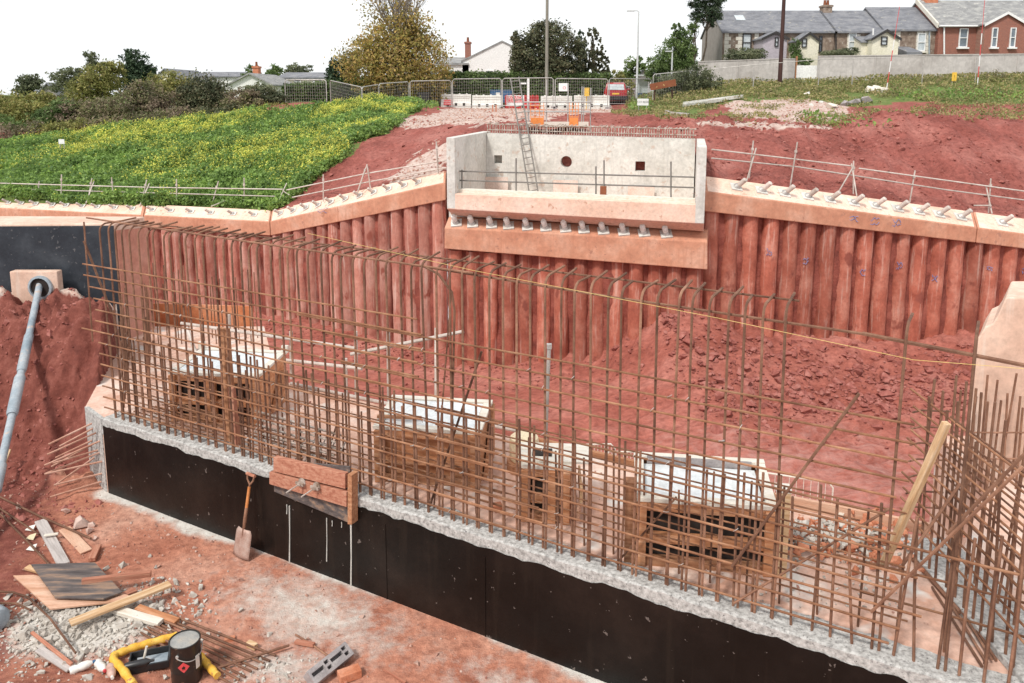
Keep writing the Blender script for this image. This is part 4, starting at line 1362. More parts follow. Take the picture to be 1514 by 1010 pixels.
def left_starters():
    t = thing('starter_bars', 'thin upright bars on the far left return of the slab beside black wall', 'rebar', (-6.2, 11.8, ZS))
    ms = [bar_mesh('starter_bar', [(0, 0, -.05), (0, 0, .95 + .12 * k)], .009) for k in range(5)]
    a, b = W(.1, .25, 0), Vector((-6.6, 13.3, 0))
    for off in (0, .3):
        for i in range(20):
            p = a.lerp(b, (i + .6) / 20) + Vector((off, off * .3, 0))
            inst('starter_bar', ms[rnd.randrange(5)], t, (p.x, p.y, ZS), (rnd.gauss(0, .02), rnd.gauss(0, .02), 0))
    for i in range(9):
        for j in (0, .35):
            p = Vector((-6.1 + .2 * i, 13.6 - j, 0))
            inst('starter_bar', ms[rnd.randrange(5)], t, (p.x, p.y, ZS), (rnd.gauss(0, .02), rnd.gauss(0, .02), 0))
    for z in (1.3, 1.55, 1.8):
        straight('lacer_bar', a + Vector((0, 0, z)), b + Vector((0, 0, z)), t, .009)
    straight('tall_bar', P(124, 328, 11.2), P(137, 505, 11.2), t, .012)
    straight('prop_bar', P(124, 356, 11.6), P(165, 462, 11.6), t, .018)
left_starters()
def end_bars():
    t = thing('starter_bars', 'fan of pinkish bars sticking out sideways from the grey end of the black wall', 'rebar', W(0, .1, .5))
    for (u0, v0, u1, v1, d) in ((136, 626, 72, 657, .04), (142, 640, 70, 672, .1), (148, 652, 66, 688, .06), (150, 664, 78, 685, .14), (150, 668, 68, 700, .1), (152, 682, 66, 701, .05), (151, 700, 80, 717, .08),
                                (140, 632, 88, 660, .22), (143, 648, 82, 677, .28), (146, 672, 80, 718, .25), (141, 655, 76, 690, .3), (150, 712, 74, 735, .04)):
        p = W(0, d, 0)
        p = P(u0, v0, p.y + d * .3)
        q = P(u1, v1, p.y - .25)
        straight('projecting_bar', p, q, t, .014, 'rebar_pink')
    return t
end_bars()

# ================================================================== FORMWORK BOXES ON THE SLAB
def formbox(label, s0, s1, t0, t1, h, group, lining=True, drop=0.0, tilt=0.0, walers=2, slots=True, frame='whiteboard', posts=()):
    """open timber box former: plywood sides, walings, corner posts, pale lining board let in below the rim"""
    c = W((s0 + s1) / 2, (t0 + t1) / 2, ZS)
    t = thing('formwork_box', label, 'formwork box', c, R(-8), group)
    L, D = s1 - s0, t1 - t0
    x0, x1, y0, y1 = -L / 2, L / 2, -D / 2, D / 2
    th = .02
    def pp(nm, mb, mt, bev=.003): return part(nm, mb, M[mt], t, False, False, bev)
    rise = tilt
    # side sheets (trapezoid: the rim falls to the front)
    def side(x):
        pp('side_panel', MB().hexa([(x - th / 2, y0 + .03, 0), (x + th / 2, y0 + .03, 0), (x + th / 2, y1, 0), (x - th / 2, y1, 0), (x - th / 2, y0 + .03, h - rise), (x + th / 2, y0 + .03, h - rise), (x + th / 2, y1, h), (x - th / 2, y1, h)]), 'ply')
    side(x0 + .02)
    side(x1 - .02)
    pp('back_panel', MB().box((0, y1 + .012, h / 2), (L - .002, th, h)), 'ply')
    # front: sheet set back behind walings, near-black to paint the shade in slots
    pp('front_panel', MB().box((0, y0 + .1, (h - rise) / 2 - .01), (L - .08, th, h - rise - .05)), 'dark' if slots else 'ply')
    hs = [0.03] + [(h - rise) * (k + 1) / (walers) - .05 for k in range(walers)]
    for z in hs:
        pp('waling', MB().box((0, y0 + .045, z + .01), (L - .09, .07, .085)), 'ply' if z > .1 else 'timber')
    for x in (x0 + .05, x1 - .05) + tuple(x0 + L * f for f in posts):
        pp('post', MB().box((x, y0 - .002, (h - rise) / 2), (.085, .05, h - rise - .012)), 'ply')
    # rim battens
    e = .045
    z0, z1 = h - rise, h
    pp('rim_batten', MB().box((0, y0 + .05, z0 + .022), (L + .02, .09, .04)), frame)
    pp('rim_batten', MB().box((0, y1 - .02, z1 + .023), (L + .04, .09, .042)), frame)
    for x in (x0 + .03, x1 - .03):
        pp('rim_batten', MB().hexa([(x - e, y0 + .098, z0 + .004), (x + e, y0 + .098, z0 + .004), (x + e, y1 - .068, z1 + .004), (x - e, y1 - .068, z1 + .004),
                                    (x - e, y0 + .098, z0 + .04), (x + e, y0 + .098, z0 + .04), (x + e, y1 - .068, z1 + .04), (x - e, y1 - .068, z1 + .04)]), frame)
    if lining:
        pp('lining_board', MB().hexa([(x0 + .08, y0 + .1, z0 + .012 - drop), (x1 - .08, y0 + .1, z0 + .012 - drop), (x1 - .08, y1 - .08, z1 + .012 - drop), (x0 + .08, y1 - .08, z1 + .012 - drop),
                                      (x0 + .08, y0 + .1, z0 + .03 - drop), (x1 - .08, y0 + .1, z0 + .03 - drop), (x1 - .08, y1 - .08, z1 + .03 - drop), (x0 + .08, y1 - .08, z1 + .03 - drop)]), 'lining')
    return t
def s_at(u, v, tt):
    return wst(WU(u, v, tt))[0]
BG = 'open formwork boxes standing on the slab'
def boxes():
    a, b = s_at(270, 620, .75), s_at(420, 660, .75)
    b1 = formbox('far left formwork box behind the tall brown post with dark slotted front', a, a + 1.22, .62, 1.5, .68, BG, tilt=.04, posts=(.45, .5))
    # small blocks on its rim and its side strut
    for x in (-.6, .63):
        part('rim_block', MB().box((x, .4, .77), (.09, .05, .1)), M['whiteboard'], b1, False, False, .003)
    part('side_strut', MB().hexa([(.62, -.1, .05), (.66, -.1, .05), (.66, .2, .05), (.62, .2, .05), (.62, .2, .5), (.66, .2, .5), (.66, .3, .5), (.62, .3, .5)]), M['ply'], b1, False, False)
    grid_bars(b1, 1.22, .88, .68)
    a = s_at(553, 700, .62)
    b2 = formbox('middle formwork box with pale tilted lid board and red plywood front', a, a + 1.18, .6, 1.38, .66, BG, tilt=.05, slots=False)
    part('loose_batten', MB().box((-.35, -.2, .69), (.5, .04, .03), .05), M['timber'], b2, False, False)
    part('side_gusset', MB().hexa([(.6, -.2, .02), (.63, -.2, .02), (.63, .42, .02), (.6, .42, .02), (.6, .3, .6), (.63, .3, .6), (.63, .42, .66), (.6, .42, .66)]), M['ply'], b2, False, False)
    a = s_at(766, 740, .6)
    b3 = formbox('smallest formwork box with overhanging whitish top board and dark square hole', a, a + .5, .55, 1.0, .56, BG, lining=False, posts=(.62,))
    part('top_board', MB().box((.06, .06, .615), (.72, .42, .025), .06), M['whiteboard'], b3, False, False, .003)
    part('painted_hole', MB().box((-.06, .02, .635), (.2, .16, .012), .06), M['dark'], b3, False, False)  # thin dark plate painted as the shade of a square hole
    part('side_board', MB().box((.33, .05, .3), (.025, .5, .16), .1), M['pine'], b3, False, False)
    part('side_board', MB().box((.34, .03, .12), (.025, .55, .14), -.05), M['pinkply'], b3, False, False)
    a = s_at(925, 800, .55)
    b4 = formbox('nearest and widest formwork box with open top showing a pale blue lining', a, a + 1.22, .5, 1.3, .68, BG, drop=.06, tilt=.06)
    for x in (-.66, .67):
        part('corner_upright', MB().box((x, -.36, .4), (.1, .12, .82)), M['pine'] if x > 0 else M['timber'], b4, False, False, .004)
    part('mesh_strip', MB().hexa([(-.5, .33, .64), (.5, .33, .64), (.5, .335, .64), (-.5, .335, .64), (-.5, .33, .73), (.5, .33, .73), (.5, .335, .73), (-.5, .335, .73)]), M['blockgrey'], b4, False, False)
    part('rim_block', MB().box((.66, -.36, .825), (.13, .13, .03)), M['whiteboard'], b4, False, False)
def grid_bars(b, L, D, h):
    for i in range(9):
        x = -L / 2 + .12 + i * (L - .24) / 8
        part('slot_bar', MB().box((x, -D / 2 + .065, h / 2), (.016, .02, h - .16)), M['timber'], b, False, False)
boxes()
def drum():
    c = P(775, 645, 8.6)
    b = MB().lathe([(.0, .0), (.15, .0), (.165, .02), (.17, .22), (.16, .27), (.12, .30), (.05, .31)], (c.x, c.y, ZS + .12), 20)
    solo('plastic_drum', b, M['cream'], 'cream plastic drum standing behind the smallest formwork box', 'drum', smooth=True)
    b = MB().lathe([(.0, .0), (.2, .0), (.2, .12), (.0, .12)], (c.x, c.y, ZS + .0), 16)
    solo('timber_offcut', b, M['timber'], 'round timber pad under the cream drum', 'timber', smooth=True)
drum()
def slab_debris():
    pts = []
    c = PZ(1225, 800, ZS)
    rg = np.random.default_rng(3)
    while len(pts) < 420:
        x, y = rg.normal(c.x, .32), rg.normal(c.y, .16)
        q = max(0, 1 - ((x - c.x) / .7) ** 2 - ((y - c.y) / .35) ** 2)
        pts.append((x, y, ZS + .02 + q * rg.uniform(0, .14), min(rg.lognormal(-3.6, .5), .06)))
    for k in range(160):
        p = PZ(rg.uniform(1120, 1330), rg.uniform(780, 900), ZS)
        pts.append((p.x, p.y, ZS + .01, min(rg.lognormal(-4.3, .5), .03)))
    rock_mass('debris', pts, M['rubble'], 'heap of whitish broken debris on the slab right of the widest box', 8)
    pts = []
    while len(pts) < 300:
        x, y = rg.normal(c.x + .1, .36), rg.normal(c.y - .05, .2)
        pts.append((x, y, ZS + .02 + rg.uniform(0, .1), min(rg.lognormal(-3.5, .5), .07)))
    rock_mass('earth_lump', pts, M['brickred'], 'reddish clods and brick bits mixed in the whitish debris heap', 18)
    pts = []
    for k in range(300):
        s, t_ = rg.uniform(.3, 10), rg.uniform(.5, 1.9)
        p = W(s, t_, ZS)
        pts.append((p.x, p.y, ZS + .005, min(rg.lognormal(-4.5, .5), .03)))
    rock_mass('slab_grit', pts, M['pebble'], 'grit and crumbs lying on the slab', 9)
    for (u, v, rz, sx, sy, sz, m, lab) in ((1190, 790, .4, .22, .06, .05, 'brickred', 'broken red brick lying in the whitish debris heap'), (1262, 808, -.5, .2, .08, .05, 'timber', 'short timber offcut lying on the debris heap'),
                                   (1240, 775, 1.0, .28, .05, .03, 'whiteboard', 'white batten scrap at the back of the debris heap'), (735, 757, .3, .1, .08, .06, 'brickred', 'red brick lump on the slab below the middle box')):
        p = PZ(u, v, ZS)
        b = MB().box((p.x, p.y, ZS + sz / 2 + .03), (sx, sy, sz), rz)
        solo('offcut' if 'brick' not in lab else 'brick', b, M[m], lab, 'offcut' if 'brick' not in lab else 'brick', bev=.004)
slab_debris()
def slab_bundle():
    t = thing('bar_bundle', 'bundle of loose bars lying on the slab beside the grey return kicker', 'rebar', PZ(1430, 920, ZS))
    for k in range(9):
        a = PZ(1378 + k * 7, 868 - (k % 3) * 4 - k * 2, ZS + .03)
        b = PZ(1452 + k * 7, 985 - k * 3, ZS + .03)
        straight('loose_bar', a + Vector((0, 0, .012 * (k % 2))), b + Vector((0, 0, .012 * (k % 3))), t, .011)
    straight('loose_pipe', PZ(1345, 820, ZS + .04), PZ(1420, 905, ZS + .04), t, .02)
slab_bundle()
def prop_timber():
    a, b = WU(1303, 832, .45), WU(1396, 622, .35)
    plank('timber_prop', a, b, .055, .05, M['pine'], 'yellowish timber prop leaning between the main cage and the return mesh', 'timber', up=(0.3, -1, 0))
prop_timber()
def post_board():
    a, b = WU(346, 652, .24), WU(333, 484, .24)
    t = thing('timber_post', 'tall brown double plank post standing in the cage before the far left box', 'timber', a)
    plank('post_plank', a, b, .17, .05, M['timber'], parent=t, up=(-WN.x, -WN.y, 0))
    a2 = a + WD * .11 - WN * .02
    plank('post_plank', a2, b.lerp(a, .5) + WD * .08 - WN * .02, .09, .05, M['redtimber'], parent=t, up=(-WN.x, -WN.y, 0))
post_board()
def form_panel():
    t = thing('formwork_patch', 'patch of formwork with two stained timbers bolted over the black wall', 'formwork', WU(460, 760, -.05))
    def quad(nm, px, t0, th, mt):
        f = [WU(u, v, t0) for u, v in px]
        return part(nm, MB().prism(f, WN * th), M[mt], t, bev=.004)
    quad('backing_sheet', [(405, 727), (517, 774), (517, 690), (405, 680)], -.06, .02, 'darkply')
    quad('timber', [(404, 697), (510, 723), (510, 701), (404, 676)], -.125, .06, 'redtimber')
    quad('timber', [(398, 716), (512, 750), (512, 728), (398, 698)], -.13, .066, 'redtimber')
    part('stop_board', MB().prism([WU(514, 775, -.12), WU(520, 776, -.12), WU(520, 703, -.12), WU(514, 701, -.12)], WN * .1), M['timber'], t)
    for u, v in ((447, 713), (469, 719)):
        p = WU(u, v, -.13)
        part('wing_nut', MB().lathe([(.05, 0), (.05, .012), (.022, .014), (.022, .06)], p, 10, -WN).box(p - WN * .04, (.11, .02, .03), WANG), M['rebar_lime'], t)
        part('tie_rod', MB().tube(p, p - WN * .2 + Vector((-.03, 0, -.03)), .009, 6), M['rebar_lime'], t)
    for (u, v0, v1, wd) in ((428, 748, 833, .016), (424, 746, 760, .012), (483, 766, 830, .012), (519, 776, 868, .02), (491, 770, 778, .01), (505, 772, 780, .01)):
        a, b = WU(u, v0, -.018), WU(u, v1, -.018)
        part('grout_run', MB().path([b, a.lerp(b, .5) + WD * .004, a], .006, 5, [wd * .5, wd * .35, wd * .5]), M['concrete'], t, True)
form_panel()
def shovel():
    tip = G(355, 827, .02)
    top = WU(371, 702, -.06)
    d = (top - tip).normalized()
    t = thing('shovel', 'shovel with orange shaft and rusty square blade leaning on the black wall', 'shovel', tip)
    x = d.cross(WN).normalized()
    n = x.cross(d).normalized()
    bl, bw = .34, .125
    b = MB()
    rows, cols = 8, 7
    vs = []
    for i in range(rows + 1):
        f = i / rows
        wd = bw * (1 - .02 * i / rows) if f < .85 else bw * (1 - (f - .85) * 1.6)
        for j in range(cols + 1):
            g = j / cols * 2 - 1
            vs.append(tip + d * (bl * f) + x * (wd * g) + n * (.022 * g * g - .012))
    fs = [(i * (cols + 1) + j, i * (cols + 1) + j + 1, (i + 1) * (cols + 1) + j + 1, (i + 1) * (cols + 1) + j) for i in range(rows) for j in range(cols)]
    o = part('blade', b.add(vs, fs), M['steel'], t, True)
    m = o.modifiers.new('thick', 'SOLIDIFY')
    m.thickness = .004
    L = (top - tip).length
    part('socket', MB().path([tip + d * (bl * .7), tip + d * (bl + .1), tip + d * (bl + .25)], .02, 10, [.012, .021, .019]), M['rebar'], t, True)
    part('shaft', MB().path([tip + d * (bl + .24), tip + d * (L * .7), tip + d * (L - .14)], .018, 10, [.0185, .018, .0175]), M['shaft'], t, True)
    part('fork', MB().path([tip + d * (L - .17), tip + d * (L - .11), tip + d * (L - .06) + x * .045, top + x * .055], .011, 8).path([tip + d * (L - .12), tip + d * (L - .06) - x * .045, top - x * .055], .011, 8), M['rebar'], t, True)
    part('grip', MB().path([top - x * .066, top, top + x * .066], .019, 10), M['redtimber'], t, True)
shovel()

# ------------------------------------------------------------------ tubes and barriers between slab and pit
def guard_tubes():
    t = thing('guard_rail', 'scaffold tube guard rail along the far edge of the slab behind the formwork boxes', 'guard rail', (-3.8, 11.8, ZS))
    def tb(a, b, nm='rail', r=.026):
        part(nm, MB().tube(a, b, r, 8), M['scaf'], t, True)
    tb(P(268, 478, 12.3), P(525, 515, 10.9))
    tb(P(265, 515, 12.2), P(535, 545, 10.8))
    for (u, v0, v1, Y) in ((340, 465, 600, 11.9), (431, 490, 560, 11.5), (527, 490, 600, 11.0), (512, 530, 640, 10.9), (575, 490, 610, 10.7)):
        tb(P(u, v1, Y), P(u - 1, v0, Y), 'standard', .026)
    tb(P(276, 485, 12.1), P(303, 560, 11.6), 'brace', .03)
    tb(P(518, 524, 10.7), P(686, 490, 10.9))
    tb(P(430, 567, 11.3), P(790, 642, 9.4))
    tb(P(645, 485, 10.6), P(645, 610, 10.4), 'standard')
    o = thing('tube_post', 'single upright galvanised tube behind the smallest box', 'post', P(806, 662, 9.5))
    part('tube', MB().tube(P(806, 662, 9.5), P(812, 510, 9.5), .024, 8), M['galv'], o, True)
    part('clip', MB().box(P(812, 512, 9.5), (.06, .06, .06)), M['galv'], o)
    q = MB().hexa([Vector((-8.2, 14.6, .9)), Vector((-4.9, 14.6, .9)), Vector((-4.9, 14.64, .9)), Vector((-8.2, 14.64, .9)), Vector((-8.2, 14.6, 1.45)), Vector((-4.9, 14.6, 1.35)), Vector((-4.9, 14.64, 1.35)), Vector((-8.2, 14.64, 1.45))])
    solo('edge_shutter', q, M['orangeboard'], 'rust orange edge shutter boards at the far left end of the slab', 'formwork')
guard_tubes()
def barriers():
    for k, (u, v, L, rz, lab) in enumerate(((884, 657, .85, .05, 'pale steel crowd barrier in the pit seen above the smallest box'), (922, 668, .9, -.05, 'pale steel crowd barrier in the pit left behind the widest box'), (1178, 706, 1.6, -.35, 'pale steel crowd barrier in the pit seen right of the widest box'))):
        p = P(u, v, 18.6 if k < 2 else 17.6)
        z0 = p.z - 1.05
        t = thing('crowd_barrier', lab, 'barrier', (p.x, p.y, z0), rz, 'crowd barriers in the pit')
        h = 1.05
        fr = MB().path([(-L / 2, 0, .1), (-L / 2, 0, h - .12), (-L / 2 + .1, 0, h), (L / 2 - .1, 0, h), (L / 2, 0, h - .12), (L / 2, 0, .1), (-L / 2, 0, .1)], .022, 6)
        part('frame', fr, M['whiteboard'], t, True, False)
        for i in range(9):
            x = -L / 2 + L * (i + 1) / 10
            part('upright', MB().tube((x, 0, .1), (x, 0, h), .008, 5), M['whiteboard'], t, False, False)
        for x in (-L / 3, L / 3):
            part('foot', MB().box((x, 0, .05), (.05, .55, .1)), M['whiteboard'], t, False, False)
barriers()

# ================================================================== TRENCH CLUTTER
def pipe_run():
    a = PIPE_A + Vector((0, -.05, 0))
    b = P(-60, 950, 7.2)
    b = P(0, 690, 9.7)
    d = (b - a).normalized()
    e = b + d * 1.2
    t = thing('drain_pipe', 'long blue grey pipe sloping down from the surround in the black wall at left', 'pipe', e)
    part('pipe_length', MB().path([a - d * .1, a.lerp(e, .3) + Vector((0, 0, -.03)), a.lerp(e, .6) + Vector((0, 0, -.04)), e], .052, 12), M['bluepipe'], t, True)
    for f0, f1, r in ((.30, .52, .068), (.545, .75, .075), (.98, 1.1, .07)):
        p, q = a.lerp(b, f0) + Vector((0, 0, -.03)), a.lerp(b, f1) + Vector((0, 0, -.03))
        part('coupling', MB().path([p, p.lerp(q, .06), p.lerp(q, .94), q], r, 14, [r * .85, r, r, r * .85]), M['bluepipe'], t, True)
pipe_run()
def boards():
    def pl(name, u0, v0, u1, v1, wd, th, mt, lab, cat='plank', z0=.01, z1=.01, warp=0.0):
        plank(name, G(u0, v0, z0), G(u1, v1, z1), wd, th, M[mt], lab, cat, warp=warp)
    pl('plank', 60, 775, 95, 838, .125, .03, 'greyboard', 'silvery grey plank lying on the red clay at left', z0=.03)
    pl('plank', 96, 786, 128, 818, .13, .02, 'pinkply', 'pinkish broken board beside the silvery grey plank', z0=.03)
    pl('plank', 66, 800, 87, 797, .04, .02, 'whiteboard', 'short whitish batten lying across the silvery grey plank', z0=.06, z1=.06)
    pl('wedge', 136, 832, 145, 812, .08, .05, 'redtimber', 'small red timber wedge near the broken pinkish board', 'timber')
    pl('plank', 40, 844, 80, 856, .07, .03, 'pine', 'pale batten end poking out behind the dark plywood sheet', z0=.03, z1=.03)
    def sheet(px, z, th, mt, lab):
        f = [G(u, v) for u, v in px]
        zz = [p.z for p in f]
        for p in f: p.z = z + .3 * (p.z - min(zz))
        solo('plywood_sheet', MB().prism(f, (0, 0, th)), M[mt], lab, 'plywood', bev=.003)
    zb = max(G(100, 880).z, G(40, 870).z, G(170, 890).z)
    sheet([(21, 866), (51, 864), (190, 890), (200, 897), (75, 910)], zb + .03, .02, 'pinkply', 'pale pinkish plywood sheet underneath the dark one')
    sheet([(48, 853), (142, 851), (182, 890), (154, 899), (83, 899)], zb + .07, .02, 'darkply', 'dark film faced plywood sheet lying on the pale sheet')
    a, b = G(123, 880), G(225, 868)
    a.z, b.z = zb + .093, zb + .07
    plank('plank', a, b, .05, .06, M['redtimber'], 'red stained timber lying across the dark plywood sheet', 'plank')
    a, b = G(105, 937), G(253, 884)
    a.z, b.z = tz(a.x, a.y) + .1, zb + .09
    plank('plank', a, b, .11, .03, M['pine'], 'long pale plank lying diagonally over the plywood corner', 'plank')
    pl('plank', 160, 905, 238, 928, .09, .045, 'whiteboard', 'whitish timber under the long diagonal plank', z0=.03, z1=.03)
    pl('plank', 203, 905, 262, 926, .08, .05, 'ply', 'orange brown timber end beside the whitish timber', z0=.02, z1=.02)
    pl('offcut', 180, 888, 200, 880, .08, .05, 'redtimber', 'red timber offcut at the corner of the dark plywood', 'offcut', z0=.02, z1=.02)
    pl('stick', 48, 945, 107, 990, .03, .025, 'redtimber', 'thin reddish stick lying below the crushed concrete heap', 'stick', z0=.06, z1=.04)
    pl('stick', 253, 882, 268, 902, .025, .02, 'redtimber', 'short red stick at the tip of the diagonal plank', 'stick')
    pl('stake', -6, 730, 16, 692, .06, .04, 'pine', 'pale pointed stake at the left edge of the picture', 'stake', z0=.1, z1=.25)
    pl('stick', 512, 1013, 490, 985, .03, .02, 'redtimber', 'thin red lath by the grey hollow block', 'stick')
    pl('stick', 600, 1012, 568, 992, .025, .02, 'redtimber', 'short lath at the bottom edge of the trench floor', 'stick')
    pl('offcut', 437, 952, 465, 957, .05, .03, 'redtimber', 'flat red offcut near the thin bar by the hollow block', 'offcut')
    pl('plank', 58, 968, 105, 994, .08, .02, 'greyboard', 'grey board half buried in the dark spoil mound', z0=.05, z1=.02)
    a = G(373, 958)
    solo('offcut', MB().box((a.x, a.y, a.z + .03), (.11, .05, .055), -.5), M['pine'], 'small pale wood block alone on the red clay', 'offcut', bev=.003)
    a = G(340, 947)
    solo('brick', MB().box((a.x, a.y, a.z + .015), (.1, .05, .04), .3), M['brickred'], 'small red brick fragment beyond the black tin', 'brick', bev=.004)
    a = G(517, 1003)
    solo('brick', MB().box((a.x, a.y, a.z + .045), (.2, .11, .08), .5), M['brickred'], 'whole red brick leaning by the grey hollow block', 'brick', bev=.005)
    for (u, v, m, lab) in ((47, 813, 'paper', 'upper white paper scrap left of the silvery plank'), (46, 797, 'cream', 'cream scrap of card above the white one'), (45, 784, 'paper', 'tiny white scrap near the thin bars')):
        a = G(u, v)
        solo('paper_scrap', MB().add([a + Vector((-.05, -.03, .02)), a + Vector((.05, -.04, .01)), a + Vector((.04, .05, .05)), a + Vector((-.04, .04, .03)), a + Vector((0, 0, .035))], [(0, 1, 4), (1, 2, 4), (2, 3, 4), (3, 0, 4)]), M[m], lab, 'paper')
    a = G(118, 778)
    solo('cloth_bundle', MB().rock(a + Vector((0, 0, .05)), .13, 4, 3, .6), M['rag'], 'dusty crumpled cloth bundle behind the pinkish board', 'cloth', smooth=True)
    for k, (u, v, s, lab) in enumerate(((136, 779, .06, 'rounded pink stone right of the crumpled cloth'), (132, 789, .07, 'larger pink stone just in front of the cloth'), (141, 797, .04, 'small pink stone beside the broken board'), (240, 856, .03, 'grey stone alone on the trench floor'),
                                        (97, 758, .07, 'flat pink stone at the foot of the bank'), (262, 924, .035, 'pale stone behind the black tin'))):
        a = G(u, v)
        solo('stone', MB().rock(a + Vector((0, 0, s * .4)), s, 20 + k, 2, .65), M['rag'] if k != 3 else M['rubble'], lab, 'stone', smooth=True)
boards()
def rods():
    def rod(name, px, lab, r=.011, mt='rebar', group=None, lift=.02):
        pts = [G(u, v, lift) for u, v in px]
        solo(name, MB().path(pts, r, 6), M[mt], lab, 'rod', group, True)
    rod('rod', [(-12, 735), (60, 770), (135, 803)], 'long rusty rod crossing the silvery plank from the left edge', .013, lift=.06)
    rod('rod', [(-12, 748), (30, 776), (58, 795)], 'shorter rusty rod between the two long ones at left', .011, lift=.04)
    rod('rod', [(-12, 752), (40, 805), (84, 852)], 'long rusty rod pointing down to the plywood sheets', .012, lift=.05)
    rod('rod', [(-10, 884), (20, 886), (42, 893), (75, 925), (113, 977)], 'bent rod curving over the crushed concrete heap', .011, lift=.08)
    rod('rod', [(-10, 899), (25, 900), (46, 910)], 'short bent rod at the left edge above the blue grey pipe end', .01, lift=.06)
    rod('rod', [(318, 996), (372, 979), (428, 961)], 'rusty rod resting over the bar bundle', .012, lift=.05)
    rod('rod', [(437, 941), (462, 956), (492, 978)], 'thin rusty rod ending at the hollow block', .01)
    rod('rod', [(275, 768), (320, 772)], 'thin rusty wire lying near the wall foot', .005)
    t = thing('bar_bundle', 'bundle of rusty bars lying on the trench floor behind the black tin', 'rebar', G(290, 970))
    for k in range(8):
        a, b = G(208 + k * 5, 938 - k * 4, .02), G(345 + k * 9, 1016 - k * 6, .02)
        z = .014 * (k % 2)
        straight('loose_bar', a + Vector((0, 0, z)), b + Vector((0, 0, z)), t, .011)
rods()
def tin():
    c = G(277, 1003)
    h, r = .40, .135
    t = thing('paint_tin', 'tall black metal tin with red diamond hazard label and wire handle', 'tin', c, R(8))
    part('body', MB().lathe([(r * .96, 0), (r, .012), (r, h * .33), (r * 1.012, h * .345), (r, h * .36), (r, h - .03), (r * 1.02, h - .025), (r * 1.03, h), (r * .97, h + .004), (r * .94, h - .012)], (0, 0, 0), 32), M['tin'], t, True, False)
    part('lid', MB().lathe([(r * .935, h - .016), (r * .935, h - .008), (r * .5, h - .006)], (0, 0, 0), 32), M['lid'], t, True, False)
    def wrap(a0, a1, z0, z1, rr, shape='rect'):
        n = 10
        vs, fs = [], []
        for i in range(n + 1):
            f = i / n
            a = a0 + (a1 - a0) * f
            zc, hh = (z0 + z1) / 2, (z1 - z0) / 2
            if shape == 'diamond': hh *= (1 - abs(2 * f - 1)) + .001
            vs += [(rr * math.cos(a), rr * math.sin(a), zc - hh), (rr * math.cos(a), rr * math.sin(a), zc + hh)]
        for i in range(n):
            fs.append((2 * i, 2 * i + 2, 2 * i + 3, 2 * i + 1))
        return MB().add(vs, fs)
    part('hazard_label', wrap(R(-106), R(-62), .16, .265, r + .0015, 'diamond'), M['signred'], t, False, False)
    # flame mark
    a = R(-84)
    f = MB()
    fl = [(-.012, .197), (-.016, .21), (-.01, .222), (-.008, .214), (0, .232), (.004, .218), (.011, .224), (.014, .209), (.009, .197)]
    vs = []
    for x, z in fl:
        q = a + x / r
        vs.append(((r + .0028) * math.cos(q), (r + .0028) * math.sin(q), z))
    f.add(vs, [tuple(range(len(fl)))])
    f.add([((r + .0028) * math.cos(a + x / r), (r + .0028) * math.sin(a + x / r), z) for x, z in ((-.014, .189), (.014, .189), (.014, .192), (-.014, .192))], [(0, 1, 2, 3)])
    part('flame_mark', f, M['tin'], t, False, False)
    part('side_label', wrap(R(-38), R(-18), .15, .28, r + .0015), M['paper'], t, False, False)
    pts = []
    for i in range(13):
        q = R(-105 + 125 * i / 12)
        pts.append(((r + .012) * math.cos(q), (r + .012) * math.sin(q), h - .09 - .06 * math.sin(math.pi * i / 12) + .02 * i / 12))
    part('handle', MB().path(pts, .004, 6), M['galv'], t, True, False)
    for q in (R(-105), R(20)):
        part('handle_ear', MB().lathe([(.016, 0), (.012, .012)], (r * math.cos(q), r * math.sin(q), h - .08), 10, (math.cos(q), math.sin(q), 0)), M['galv'], t, True, False)
tin()
